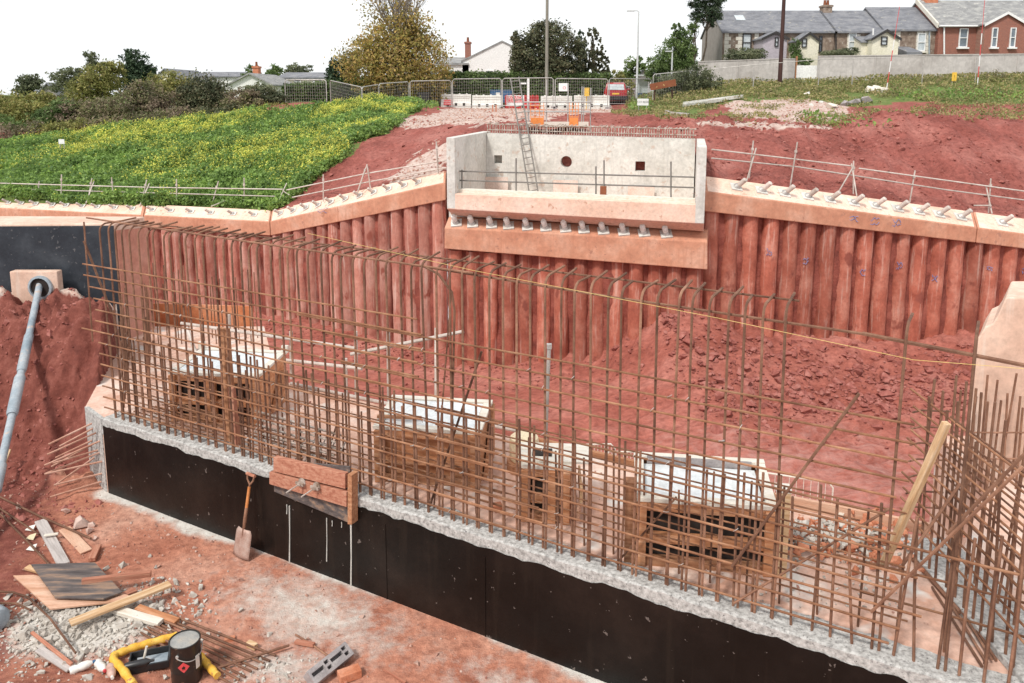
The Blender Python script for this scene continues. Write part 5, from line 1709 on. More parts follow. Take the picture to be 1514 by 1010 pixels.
def yellow_frame():
    def lift(u, v): return G(u, v, .06)
    pts = [lift(*q) for q in ((198, 1022), (183, 1000), (168, 984), (170, 977), (195, 967), (225, 958), (262, 948))]
    rr = [.04 + .004 * math.sin(i * 2.3) for i in range(40)]
    def dense(p, n=5):
        o = []
        for i in range(len(p) - 1):
            for k in range(n): o.append(p[i].lerp(p[i + 1], k / n))
        o.append(p[-1])
        return o
    d = dense(pts)
    solo('foam_tube', MB().path(d, .04, 12, [.036 + .0045 * math.sin(i * 1.9) for i in range(len(d))]), M['yellow'], 'yellow padded tube bent round the black tray left of the tin', 'tube', smooth=True)
    d = dense([lift(*q) for q in ((296, 978), (308, 992), (322, 1008))])
    solo('foam_tube', MB().path(d, .04, 12, [.034 + .0045 * math.sin(i * 1.9) for i in range(len(d))]), M['yellow'], 'yellow padded tube end at the right of the black tin', 'tube', smooth=True)
    # tray
    c = G(222, 984)
    t = thing('paint_tray', 'black plastic tray inside the yellow padded tube', 'tray', c, R(18))
    L, D, h = .34, .22, .06
    part('tray_base', MB().box((0, 0, .03), (L, D, .01)), M['black'], t, False, False)
    for p, s in (((0, -D / 2, .06), (L + .02, .015, .07)), ((0, D / 2, .06), (L + .02, .015, .07)), ((-L / 2, 0, .06), (.015, D, .07)), ((L / 2, 0, .06), (.015, D, .07))):
        part('tray_side', MB().box(p, s), M['black'], t, False, False, .004)
    part('tray_residue', MB().box((0.02, 0.01, .037), (L * .8, D * .75, .004)), M['bluepipe'], t, False, False)
    a = G(213, 985)
    solo('roller_handle', MB().tube(a + Vector((0, 0, .06)), a + Vector((.03, .02, .19)), .012, 8), M['whiteboard'], 'short pale roller handle standing up in the black tray', 'handle', smooth=True)
    a = G(207, 994, .09)
    solo('plastic_bottle', MB().lathe([(.0, -.12), (.03, -.12), (.034, -.1), (.034, .06), (.012, .1), (.012, .13)], a, 14, (.95, .25, .08)), M['black'], 'black plastic bottle lying on the front edge of the tray', 'bottle', smooth=True)
    for k, (u, v, lab, ax) in enumerate(((122, 992, 'clear crushed bottle with bluish label left of the two', (.8, .5, .1)), (150, 992, 'milky crushed bottle nearest the yellow tube', (.6, -.6, .1)), (165, 1000, 'pinkish dirty bottle touching the yellow tube', (.5, -.8, .1)))):
        a = G(u, v, .045)
        t = thing('plastic_bottle', lab, 'bottle', a)
        part('bottle_body', MB().lathe([(.0, -.1), (.034, -.1), (.04, -.07), (.032, -.03), (.04, 0), (.034, .05), (.013, .09)], a, 14, ax), M['white'] if k < 2 else M['rag'], t, True)
        part('bottle_cap', MB().lathe([(.0145, .088), (.0145, .112), (0, .112)], a, 10, ax), (M['skip'], M['signred'], M['white'])[k], t, True)
yellow_frame()
def hollow_block():
    a, b = G(455, 1018, .05), G(512, 972, .05)
    d = (b - a).normalized()
    L = (b - a).length
    rot = frame_mat(a, b, (0.35, -.45, .8))
    o = bpy.data.objects.new('hollow_block', MB().hexa([(0, -.07, 0), (L, -.07, 0), (L, .07, 0), (0, .07, 0), (0, -.07, .1), (L, -.07, .1), (L, .07, .1), (0, .07, .1)]).mesh('hollow_block', M['blockgrey']))
    COL.objects.link(o)
    for (x, y, sx, sy) in ((.12, .01, .14, .035), (.4, .01, .14, .035), (.26, .03, .05, .03), (.26, -.025, .05, .03), (.53, .03, .05, .03), (.53, -.025, .05, .03)):
        x = x / .6 * L
        c = bpy.data.objects.new('c', MB().box((x, y, .1), (sx, sy, .16)).mesh('c', M['blockgrey']))
        COL.objects.link(c)
        cut(o, c)
    o.location = a
    o.rotation_euler = rot.to_euler()
    bevel(o, .006)
    tag(o, 'grey concrete block with oval holes tipped on its edge at the bottom', 'concrete block')
    p = G(6, 930)
    t = thing('pipe_end', 'dark blue grey plastic pipe end poking out at the left edge', 'pipe', p)
    part('pipe_tube', MB().lathe([(.12, -.4), (.12, .05), (.1, .085), (.05, .1)], p + Vector((-.08, 0, .12)), 20, (.75, -.45, .05)), M['bluepipe'], t, True)
hollow_block()
# ================================================================== GUARD RAILS ON THE BEAMS
def rail_run(label, posts, rails, r=.026, extra=()):
    """posts: (base u, base v, top u, top v, Y0, Y1); rails: polylines of (u, v, Y)"""
    p0 = P(*posts[0][:2], posts[0][4])
    t = thing('guard_rail', label, 'guard rail', p0, group='scaffold guard rails along the capping beams')
    for q in posts:
        a, b = P(q[0], q[1], q[4]), P(q[2], q[3], q[5] if len(q) > 5 else q[4])
        part('standard', MB().tube(a - Vector((0, 0, .15)), b, r, 7), M['scaf'], t, True)
    for q in rails:
        part('rail', MB().path([P(*k) for k in q], r, 7), M['scaf'], t, True)
    for q in extra:
        part('brace', MB().tube(P(*q[0]) - Vector((0, 0, .1)), P(*q[1]), r, 7), M['scaf'], t, True)
    for q in posts:
        b = P(q[2], q[3], q[4])
        a = P(q[0], q[1], q[4])
        part('coupler', MB().box(a.lerp(b, .78), (.08, .08, .09)), M['scaf'], t)
    return t
rail_run('left guard rail of tubes along the level beam below the flowering weeds',
         [(55, 292, 58, 268, 37.3), (90, 294, 91, 258, 37), (129, 296, 136, 264, 36.8), (168, 298, 165, 262, 36.5), (208, 301, 217, 266, 36.2), (261, 303, 261, 265, 35.9), (311, 306, 323, 268, 35.6), (361, 308, 361, 263, 35.3)],
         [[(-80, 268, 38.2), (0, 271, 37.6), (215, 277, 36.3), (418, 280, 34.8)], [(-80, 277, 38.2), (0, 279, 37.6), (215, 285, 36.3), (430, 291, 34.7)]],
         extra=[((127, 297, 36.2), (139, 268, 36.9)), ((206, 302, 35.6), (221, 271, 36.3)), ((312, 302, 34.9), (340, 294, 35.6)), ((405, 309, 34.2), (424, 271, 34.9)), ((418, 279, 34.6), (432, 291, 34.4))])
rail_run('guard rail climbing with the sloping beam left of the abutment',
         [(478, 293, 478, 258, 32.2), (528, 281, 543, 243, 31.2), (648, 251, 645, 209, 29.2)],
         [[(424, 281, 34), (540, 257, 31.2), (660, 237, 29)], [(432, 292, 34), (540, 270, 31.2), (660, 248, 29)]],
         extra=[((548, 277, 31), (543, 245, 31)), ((528, 282, 30.9), (540, 250, 31))])
rail_run('guard rail of tubes sloping down along the beam right of the abutment',
         [(1107, 265, 1114, 208, 28.2), (1168, 273, 1179, 210, 28.3), (1262, 284, 1262, 238, 28.6), (1345, 296, 1353, 252, 28.9), (1462, 309, 1465, 264, 29.3)],
         [[(1052, 221, 27.8), (1180, 236, 28.4), (1262, 246, 28.7)], [(1270, 249, 28.7), (1400, 267, 29), (1530, 285, 29.5)], [(1052, 234, 27.8), (1180, 247, 28.4), (1400, 281, 29), (1530, 298, 29.5)]],
         extra=[((1104, 264, 27.8), (1118, 219, 28.2)), ((1267, 286, 28.2), (1259, 242, 28.7)), ((1240, 280, 28.4), (1262, 246, 28.6)), ((1467, 312, 28.9), (1458, 275, 29.3)), ((1440, 300, 29.2), (1466, 304, 28.9))])
def ledge_rail():
    t = thing('guard_rail', 'dark tube guard rail on the bearing shelf in front of the abutment wall', 'guard rail', AB(850, 295, .3), group='scaffold guard rails along the capping beams')
    for u, v0, v1 in ((683, 287, 251), (763, 290, 234), (881, 295, 246), (893, 296, 237), (992, 300, 239)):
        part('standard', MB().tube(AB(u, v0 + 3, .2), AB(u, v1, .2), .026, 7), M['tube_dark'], t, True)
    for v0, v1, u0 in ((253, 262, 672), (266.5, 277.5, 672)):
        part('rail', MB().tube(AB(u0, v0, .25), AB(1027, v1, .25), .026, 7), M['tube_dark'], t, True)
    part('post_clamp', MB().box(AB(892, 282, .17), (.2, .14, .3), AANG), M['rust'] if 'rust' in M else M['rustboard'], t)
    for u0, u1, v in ((716, 751, 272), (818, 854, 277), (928, 967, 286)):
        p, q = AB(u0, v + 12, 3.75), AB(u1, v + 12, 3.75)
        z1 = AB(u0, v - 10, 3.75).z
        m = (p + q) / 2
        solo('plywood_sheet', MB().box((m.x, m.y, (AZB + z1) / 2 + .02), ((q - p).length, .02, z1 - AZB), AANG), M['palefill'],
             {716: 'pinkish plywood leaning on the abutment wall at left under the square hole', 818: 'pinkish plywood leaning on the abutment wall below the round hole', 928: 'pinkish plywood leaning on the abutment wall at right of the clamp'}[u0], 'plywood', 'plywood sheets on the bearing shelf')
    p = AB(741, 277, 3.0)
    solo('bucket', MB().lathe([(.0, 0), (.12, 0), (.15, .2), (.0, .2)], (p.x, p.y, AZB + .02 + .12), 14), M['skip'], 'small dark blue bucket on the bearing shelf beside the ladder', 'bucket', smooth=True)
ledge_rail()
def ladder(name, label, a, b, wd, n, mt='galv', group=None):
    t = thing(name, label, 'ladder', a, group=group)
    d = (b - a).normalized()
    x = Vector((1, -.15, 0)).normalized()
    x = (x - d * x.dot(d)).normalized()
    for s in (-1, 1):
        part('stile', MB().tube(a + x * wd / 2 * s, b + x * wd / 2 * s, .028, 6), M[mt], t, True)
    for i in range(n):
        p = a.lerp(b, (i + .5) / n)
        part('rung', MB().tube(p - x * wd / 2, p + x * wd / 2, .017, 6), M[mt], t, True)
a_ = AB(791, 283, 3.1)
a_.z = AZB + .03
ladder('ladder', 'aluminium ladder standing on the bearing shelf and passing the orange platform', a_, P(761, 115, 31.3), .33, 19, 'tube_dark')
def platform():
    Y = 33.0
    o = P(822, 188, Y)
    gz0 = min(gz(o.x, Y), o.z - .1)
    t = thing('scaffold_platform', 'small scaffold platform with orange toe boards behind the abutment wall', 'scaffold', (o.x, Y, gz0))
    x0, x1 = P(778, 188, Y).x, P(868, 188, Y).x
    z = o.z
    for k in range(4):
        part('deck_board', MB().box(((x0 + x1) / 2, Y - .45 + .24 * k, z + .02), (x1 - x0, .225, .04)), M['timber'], t)
    part('toe_board', MB().box(((x0 + x1) / 2, Y - .6, z + .14), (x1 - x0, .03, .2)), M['whiteboard'], t)
    for u0, u1 in ((784, 803), (840, 853)):
        a, b = P(u0, 184, Y).x, P(u1, 184, Y).x
        part('orange_panel', MB().box(((a + b) / 2, Y - .63, z + .24), (b - a, .025, .34)), M['orange'], t)
        for i in range(4):
            part('mesh_bar', MB().tube((a, Y - .63, z + .45 + .14 * i), (b, Y - .63, z + .45 + .14 * i), .012, 5), M['orange'], t)
        for i in range(4):
            xx = a + (b - a) * i / 3
            part('mesh_bar', MB().tube((xx, Y - .63, z + .4), (xx, Y - .63, z + 1.0), .012, 5), M['orange'], t)
    for u, v1, yy in ((781, 150, -.55), (807, 118, -.55), (838, 123, -.55), (858, 128, -.55), (864, 128, .45), (781, 150, .45), (871, 130, -.5)):
        x = P(u, 188, Y).x
        part('standard', MB().tube((x, Y + yy, gz0 - .1), (x, Y + yy, P(u, v1, Y).z), .024, 7), M['galv'], t, True)
    for v in (151, 165):
        zz = P(800, v, Y).z
        for yy in (-.58, .48):
            part('rail', MB().tube((x0 - .1, Y + yy, zz), (x1 + .1, Y + yy, zz), .024, 7), M['galv'], t, True)
platform()

# ================================================================== STREET
def on(u, v, Y, sink=0.0):
    p = P(u, v, Y)
    return Vector((p.x, p.y, gz(p.x, p.y) - sink))
def heras(u0, vt0, u1, vt1, Y0, Y1, label):
    a, b = P(u0, vt0, Y0), P(u1, vt1, Y1)
    t = thing('fence_panel', label, 'fence panel', (a.x, a.y, min(a.z, b.z) - 2.05), group='wire mesh site fence panels')
    dn = Vector((0, 0, -2.0))
    r = .034
    c = .12
    e = (b - a).normalized() * c
    part('panel_frame', MB().path([a + dn, a + Vector((0, 0, -c)), a + e, b - e, b + Vector((0, 0, -c)), b + dn], r, 6), M['galv'], t, True)
    part('panel_frame', MB().tube(a + dn * .93, b + dn * .93, r * .8, 5), M['galv'], t, True)
    m = MB()
    L = (b - a).length
    n = max(3, int(L / .16))
    for i in range(1, n):
        p = a.lerp(b, i / n)
        m.add([p + Vector((-.004, 0, 0)), p + Vector((.004, 0, 0)), p + Vector((.004, .004, 0)) + dn * .93, p + Vector((-.004, .004, 0)) + dn * .93], [(0, 1, 2, 3)])
    for i in range(1, 9):
        z = Vector((0, 0, -2.0 * .93 * i / 9))
        m.add([a + z, b + z, b + z + Vector((0, .004, -.012)), a + z + Vector((0, .004, -.012))], [(0, 1, 2, 3)])
    part('wire_infill', m, M['galv'], t, kind='stuff')
    for p in (a, b):
        part('fence_foot', MB().box(p + dn + Vector((0, 0, -.02)), (.25, .6, .14)), M['blockgrey'], t)
for q in ((421, 118, 482, 118, 55, 54.5, 'leftmost wire fence panel in front of the clipped hedge'), (488, 119, 535, 129, 54, 50, 'slanted fence panel turning towards the camera left of the autumn tree'),
          (535, 129, 560, 125, 50, 51.5, 'narrow fence panel at the corner below the autumn tree'), (560, 124, 604, 121, 51.5, 54, 'fence panel under the left side of the autumn tree'),
          (606, 120, 667, 119, 54.5, 55.5, 'fence panel under the right side of the autumn tree'), (669, 117, 741, 116, 55.5, 56, 'fence panel above the left white barriers'),
          (743, 116, 818, 115, 56, 56, 'fence panel behind the top of the ladder'), (821, 116, 899, 117, 56, 57, 'fence panel above the right white barriers'),
          (901, 116, 963, 117, 60, 62, 'fence panel to the right of the red car'), (966, 110, 1032, 104, 60, 62, 'fence panel climbing towards the end of the grey wall')):
    heras(*q)
def wire_fence_right():
    t = thing('wire_fence', 'thin wire fence line running in front of the grey rendered wall', 'fence', on(1200, 125, 59))
    pts = [(1032, 104, 62), (1115, 96, 61), (1212, 88, 60), (1262, 87, 60), (1366, 84, 59), (1445, 83, 58.5), (1530, 82, 58)]
    part('top_wire', MB().path([P(*q) for q in pts], .022, 5), M['galv'], t)
    for u, v, Y in pts:
        p = P(u, v, Y)
        part('fence_post', MB().tube(p, Vector((p.x, p.y, gz(p.x, p.y) - .2)), .03, 6), M['galv'], t)
wire_fence_right()
def barrier(u0, u1, vb, Y, mt, label):
    a, b = P(u0, vb, Y), P(u1, vb, Y)
    L = b.x - a.x - .04
    g = gz((a.x + b.x) / 2, Y)
    t = thing('road_barrier', label, 'barrier', ((a.x + b.x) / 2, Y, g - .02), group='plastic road barriers')
    s = []
    for x in (-L / 2, L / 2):
        s.append([(x, y, z) for y, z in ((-.24, 0), (-.24, .3), (-.16, .42), (-.11, .62), (-.11, .98), (.11, .98), (.11, .62), (.16, .42), (.24, .3), (.24, 0))])
    n = 10
    m = MB().add(s[0] + s[1], [tuple(range(n)), tuple(range(2 * n - 1, n - 1, -1))] + [(i, n + i, n + (i + 1) % n, (i + 1) % n) for i in range(n)])
    part('barrier_body', m, M[mt], t, world=False, bev=.02)
    for z in (.7, .86):
        part('moulded_rib', MB().box((0, -.117, z), (L * .92, .03, .045)), M[mt], t, False, False, .006)
    for i in range(3):
        part('fork_slot', MB().box((L * (i - 1) * .27, -.232, .26), (.17, .03, .2)), M['dark'] if mt == 'white' else M['lens'], t, False, False)  # boxes on the face, coloured as shaded slot recesses
    for i in range(4):
        part('top_lug', MB().lathe([(.07, 0), (.06, .05), (.0, .05)], (L * (i - 1.5) * .24, 0, .98), 10), M[mt], t, True, False)
    for x in (-L / 2 + .12, L / 2 - .12):
        part('foot', MB().box((x, 0, -.02), (.2, .5, .06)), M['rubber'], t, False, False)
    return t
barrier(652, 697, 162, 57.5, 'white', 'first white plastic road barrier from the left carrying a red plate')
barrier(698, 743, 162, 57.5, 'white', 'second white plastic road barrier from the left below the blue tank')
barrier(746, 771, 160, 58, 'red', 'red plastic barrier behind the red and white sign board')
barrier(773, 797, 160, 58, 'red', 'red plastic barrier right of the red and white sign board')
barrier(799, 846, 161, 57.5, 'white', 'white plastic road barrier behind the scaffold platform')
barrier(848, 901, 161, 57.5, 'white', 'white plastic road barrier next to the red car')
def text_mesh(s, size):
    c = bpy.data.curves.new('t', 'FONT')
    c.body = s
    c.size = size
    c.align_x = 'CENTER'
    c.align_y = 'CENTER'
    c.resolution_u = 2
    o = bpy.data.objects.new('t', c)
    COL.objects.link(o)
    bpy.context.view_layer.update()
    me = bpy.data.meshes.new_from_object(o.evaluated_get(bpy.context.evaluated_depsgraph_get()))
    bpy.data.objects.remove(o)
    return me
def sign(name, label, u0, v0, u1, v1, Y, bm, lines, legs=True, rot=0.0):
    a, b = P(u0, v1, Y), P(u1, v0, Y)
    c = (a + b) / 2
    g = gz(c.x, Y)
    t = thing(name, label, 'sign', (c.x, Y, g), R(rot))
    h, wd = b.z - a.z, b.x - a.x
    zc = c.z - g
    part('sign_board', MB().box((0, 0, zc), (wd, .03, h)), M[bm], t, False, False, .004)
    for (s, fx, fz, size, m) in lines:
        me = text_mesh(s, size)
        me.materials.append(M[m])
        o = bpy.data.objects.new('lettering', me)
        COL.objects.link(o)
        o.parent = t
        o.location = (fx * wd, -.0185, zc + fz * h)
        o.rotation_euler = (math.pi / 2, 0, 0)
    if legs:
        for x in (-wd * .35, wd * .35):
            part('sign_leg', MB().tube((x, .03, -.1), (x, .03, zc + h * .3), .025, 6), M['galv'], t, False, False)
    return t, wd, h, zc
t_, wd_, h_, zc_ = sign('road_sign', 'red and white road closed board standing between the barriers', 749, 141, 775, 157, 56.6, 'signwhite', [('ROAD', -.02, .27, .34, 'signwhite'), ('CLOSED', -.02, -.02, .28, 'signwhite')])
part('red_field', MB().box((-.02 * wd_, -.0165, zc_ + .13 * h_), (wd_ * .88, .002, h_ * .62)), M['signred'], t_, False, False)
sign('road_sign', 'small red plate fixed on the left end of the first white barrier', 656, 147.5, 668.5, 155.5, 57.0, 'signred', [('FOOTWAY', 0, .2, .12, 'signwhite'), ('CLOSED', 0, -.2, .12, 'signwhite')], legs=False)
sign('chainage_sign', 'white board with black chainage number on the grass bank', 942, 146, 959, 156, 50, 'signwhite', [('CH 4650', 0, 0, .19, 'black')])
sign('notice_board', 'white notice hanging on the fence panel above the right barriers', 826, 123, 839, 135, 55.9, 'signwhite', [('O', .15, -.1, .3, 'signred')], legs=False)
sign('notice_board', 'yellow notice on a stick in front of the grey wall', 1407, 107, 1415, 120, 58, 'signyel', [('!', 0, 0, .3, 'black')])
sign('notice_board', 'tiny white plate on a stick among the yellow flowered weeds', 87, 206, 95, 213, 45, 'signwhite', [])
def yellow_box():
    p = on(867, 150, 57.0)
    solo('road_lamp', MB().box((p.x, 57.0, P(867, 136, 57).z), (.38, .2, .6)).tube((p.x, 57.05, p.z - .1), (p.x, 57.05, P(867, 136, 57).z), .03, 6), M['signyel'], 'yellow box on a post beside the red car', 'road lamp', bev=.01)
    a, b = P(725, 152, 59.2), P(757, 134, 59.2)
    t = thing('water_tank', 'blue steel tank behind the white barriers and fence', 'tank', ((a.x + b.x) / 2, 59.6, a.z))
    w_, h = b.x - a.x, b.z - a.z
    part('tank_body', MB().box((0, 0, h / 2), (w_, 1.0, h)), M['skip'], t, False, False, .03)
    part('tank_lid', MB().box((0, 0, h + .03), (w_ + .06, 1.06, .06)), M['skip'], t, False, False, .01)
    p0 = P(736, 140, 58.6)
    part('white_tag', MB().box((p0.x - (a.x + b.x) / 2, -.52, p0.z - a.z), (.3, .02, .3)), M['paper'], t, False, False)
    p = on(781, 150, 57.2)
    t = thing('finger_post', 'white street name post with a small arm behind the red barrier', 'signpost', p)
    top = P(781, 115, 57.2).z
    part('post', MB().box((p.x, p.y, (p.z + top) / 2), (.16, .1, top - p.z)), M['signwhite'], t)
    q = P(774, 123.5, 57.2)
    part('arm', MB().box((q.x - .05, p.y - .02, q.z), (.5, .04, .12)), M['signwhite'], t)
    for k, (u, v0, v1, Y) in enumerate(((728.5, 155, 180, 50), (733.5, 155, 180, 50))):
        a, b = P(u, v1, Y), P(u, v0, Y)
        solo('timber_stake', MB().box(((a.x + b.x) / 2, Y, (a.z + b.z) / 2 - .1), (.09, .09, b.z - a.z + .2)), M['redtimber'], ('left', 'right')[k] + ' one of a pair of brown stakes on the gravel by the road', 'stake')
    for k, u in enumerate((1349, 1354)):
        a, b = P(u, 188, 43), P(u, 168, 43)
        solo('timber_stake', MB().box(((a.x + b.x) / 2, 43, (a.z + b.z) / 2 - .1), (.08, .08, b.z - a.z + .3)), M['whiteboard'], ('left', 'right')[k] + ' one of two pale stakes in the red earth bank at right', 'stake')
yellow_box()
def pole(name, label, u, vt, vb, Y, r0, r1, mt, cat='pole'):
    a, b = P(u, vb, Y), P(u, vt, Y)
    g = min(gz(a.x, Y), a.z) - .3
    t = thing(name, label, cat, (a.x, Y, g))
    part('pole_shaft', MB().path([(a.x, Y, g), (a.x, Y, b.z)], r0, 10, [r0, r1]), M[mt], t, True)
    return t, a.x, b.z
pole('telegraph_pole', 'tall grey timber telegraph pole rising behind the road barriers', 808, -60, 150, 59, .13, .1, 'polegrey')
pole('telegraph_pole', 'dark brown timber telegraph pole in front of the terraced cottages', 1153, -60, 118, 62, .17, .12, 'polewood')
def lamp(label, u, vt, vb, Y, arm, dirx):
    t, x, z = pole('street_lamp', label, u, vt, vb, Y, .1, .055, 'lampgrey', 'street lamp')
    part('lamp_arm', MB().path([(x, Y, z), (x + dirx * arm * .3, Y, z + .06), (x + dirx * arm, Y, z + .05)], .04, 7), M['lampgrey'], t, True)
    part('lamp_head', MB().box((x + dirx * (arm + .25), Y, z + .05), (.6, .22, .1)), M['lampgrey'], t, bev=.03)
lamp('tall pale street lamp column right of the red car', 941, 17, 150, 62, .35, -1)
lamp('shorter street lamp with curved arm by the green trees', 993, 77, 115, 68, .05, -1)
lamp('far away short street lamp down the road', 915, 112, 140, 110, .2, -1)
def ranging():
    for (u0, v0, u1, v1, Y, lab) in ((1311, 122, 1330, 10, 57, 'leaning red and white ranging pole in front of the cottages'), (1445, 128, 1456, 0, 57, 'red and white ranging pole near the brick house at right')):
        a, b = P(u0, v0, Y), P(u1, v1, Y)
        a.z = gz(a.x, a.y) - .1
        t = thing('ranging_pole', lab, 'pole', a)
        n = 8
        for i in range(n):
            part('pole_band', MB().tube(a.lerp(b, i / n), a.lerp(b, (i + 1) / n), .03 if i < 5 else .018, 6), M['signred' if (i % 2 or i > 4) else 'signwhite'], t)
ranging()
def small_street():
    p = P(950, 128, 75)
    t = thing('bus_shelter', 'pale glazed bus shelter with green lower panel beside the lamp column', 'shelter', (p.x, 75, p.z - 2.2))
    w_, h = 1.15, 3.2
    part('shelter_roof', MB().box((0, 0, h), (w_ + .3, 1.3, .12)), M['lampgrey'], t, False, False, .03)
    for x in (-w_ / 2, w_ / 2):
        part('shelter_post', MB().box((x, -.5, h / 2), (.08, .08, h)), M['lampgrey'], t, False, False)
    part('shelter_pane', MB().box((0, .1, h * .72), (w_ - .1, .04, h * .42)), M['glasspale'], t, False, False)
    part('shelter_panel', MB().box((0, .1, h * .42), (w_ - .1, .05, h * .16)), M['mid'] if 'mid' in M else M['skip'], t, False, False)
    a, b = P(962, 134, 58), P(1000, 127, 58)
    plank('steel_plate', a, b, .08, .48, M['rustboard'], 'rust brown steel plate raised at an angle above the grass', 'steel plate', up=(0, 0, 1))
    t2 = thing('plate_support', 'pair of posts holding up the tilted rust brown plate', 'post', on(980, 150, 58.1))
    for u in (968, 994):
        q = P(u, 133, 58.08)
        part('support_post', MB().tube((q.x, 58.1, gz(q.x, 58.1) - .2), (q.x, 58.1, q.z), .05, 6), M['polewood'], t2)
    a, b = P(984, 168, 47), P(1019, 171, 46)
    t3 = thing('concrete_pipe', 'length of grey clay pipe lying on the grass bank', 'pipe', (a + b) / 2)
    d = (b - a)
    part('pipe_barrel', MB().path([a, a.lerp(b, .12), a.lerp(b, .16), b], .13, 14, [.19, .19, .14, .14]), M['blockgrey'], t3, True)
    part('pipe_bore', MB().tube(b - d * .01, b + d * .004, .11, 12), M['dark'], t3)  # dark end disc, shade of the bore put into its colour
    p = P(1296, 127, 57)
    for k, (du, s) in enumerate(((-9, .42), (0, .5), (9, .4))):
        q = P(1296 + du, 126, 57)
        solo('boulder', MB().rock((q.x, 57, gz(q.x, 57) + s * .35), s, 70 + k, 2, .75), M['whiteboard'], ('left', 'middle', 'right')[k] + ' pale boulder of the three at the foot of the ranging pole', 'boulder')
    for k, (u, v, Y, s, m, lab) in enumerate(((1229, 160, 52, .45, 'whiteboard', 'single pale boulder on the gravel slope'), (1200, 152, 53, .22, 'concrete', 'small pale lump left of the single boulder'), (1214, 151, 54, .2, 'concrete', 'small pale lump higher than the single boulder'),
                                            (1194, 136, 57, .35, 'concrete', 'flat pale stone in the rough grass'), (1265, 150, 53, .5, 'blockgrey', 'dark grey lump in the broken gravel'), (1280, 146, 53.5, .55, 'blockgrey', 'second dark lump right of the broken gravel'), (1250, 157, 52.5, .4, 'blockgrey', 'grey broken slab piece by the pale boulder'), (1305, 170, 46, .2, 'whiteboard', 'little white stone on the red bank'))):
        q = P(u, v, Y)
        solo('boulder', MB().rock((q.x, Y, gz(q.x, Y) + s * .25), s, 90 + k, 2, .6), M[m], lab, 'boulder')
    for k, (u0, v0, u1, v1, Y, lab) in enumerate(((1012, 152, 1098, 138, 54, 'upper of two long pale concrete kerbs on the bank'), (1012, 153.5, 1070, 144, 53, 'lower of two long pale concrete kerbs on the bank'))):
        a, b = P(u0, v0, Y), P(u1, v1, Y + 2)
        a.z, b.z = gz(a.x, a.y) + .05, gz(b.x, b.y) + .1
        plank('kerb', a, b, .3, .22, M['concrete'], lab, 'kerb')
    q = on(640, 150, 55.5)
    t4 = thing('wheelie_bin', 'dark bin standing behind the fence under the autumn tree', 'bin', (P(627, 150, 56).x, 56, P(627, 157, 56).z))
    part('bin_body', MB().hexa([(-.3, -.3, 0), (.3, -.3, 0), (.3, .3, 0), (-.3, .3, 0), (-.38, -.38, .9), (.38, -.38, .9), (.38, .38, .9), (-.38, .38, .9)]), M['bframe'], t4, False, False)
    part('bin_lid', MB().box((0, 0, .93), (.8, .8, .07)), M['black'], t4, False, False)
    p = P(887, 138, 66)
    t5 = thing('parked_car', 'dark blue car half hidden by the fence left of the red car', 'car', (p.x, 68, gz(p.x, 68)))
    part('body', MB().hexa([(-.8, -2, .3), (.8, -2, .3), (.8, 2, .3), (-.8, 2, .3), (-.8, -2, .9), (.8, -2, .9), (.8, 2, .9), (-.8, 2, .9)]), M['skip'], t5, False, False, .1)
    part('cabin', MB().hexa([(-.75, -1.4, .9), (.75, -1.4, .9), (.75, 1, .9), (-.75, 1, .9), (-.6, -1, 1.45), (.6, -1, 1.45), (.6, .4, 1.45), (-.6, .4, 1.45)]), M['bframe'], t5, False, False, .08)
    for x in (-.72, .72):
        for y in (-1.3, 1.3):
            part('wheel', MB().lathe([(.0, -.1), (.3, -.1), (.3, .1), (0, .1)], (x, y, .3), 14, (1, 0, 0)), M['rubber'], t5, True, False)
small_street()
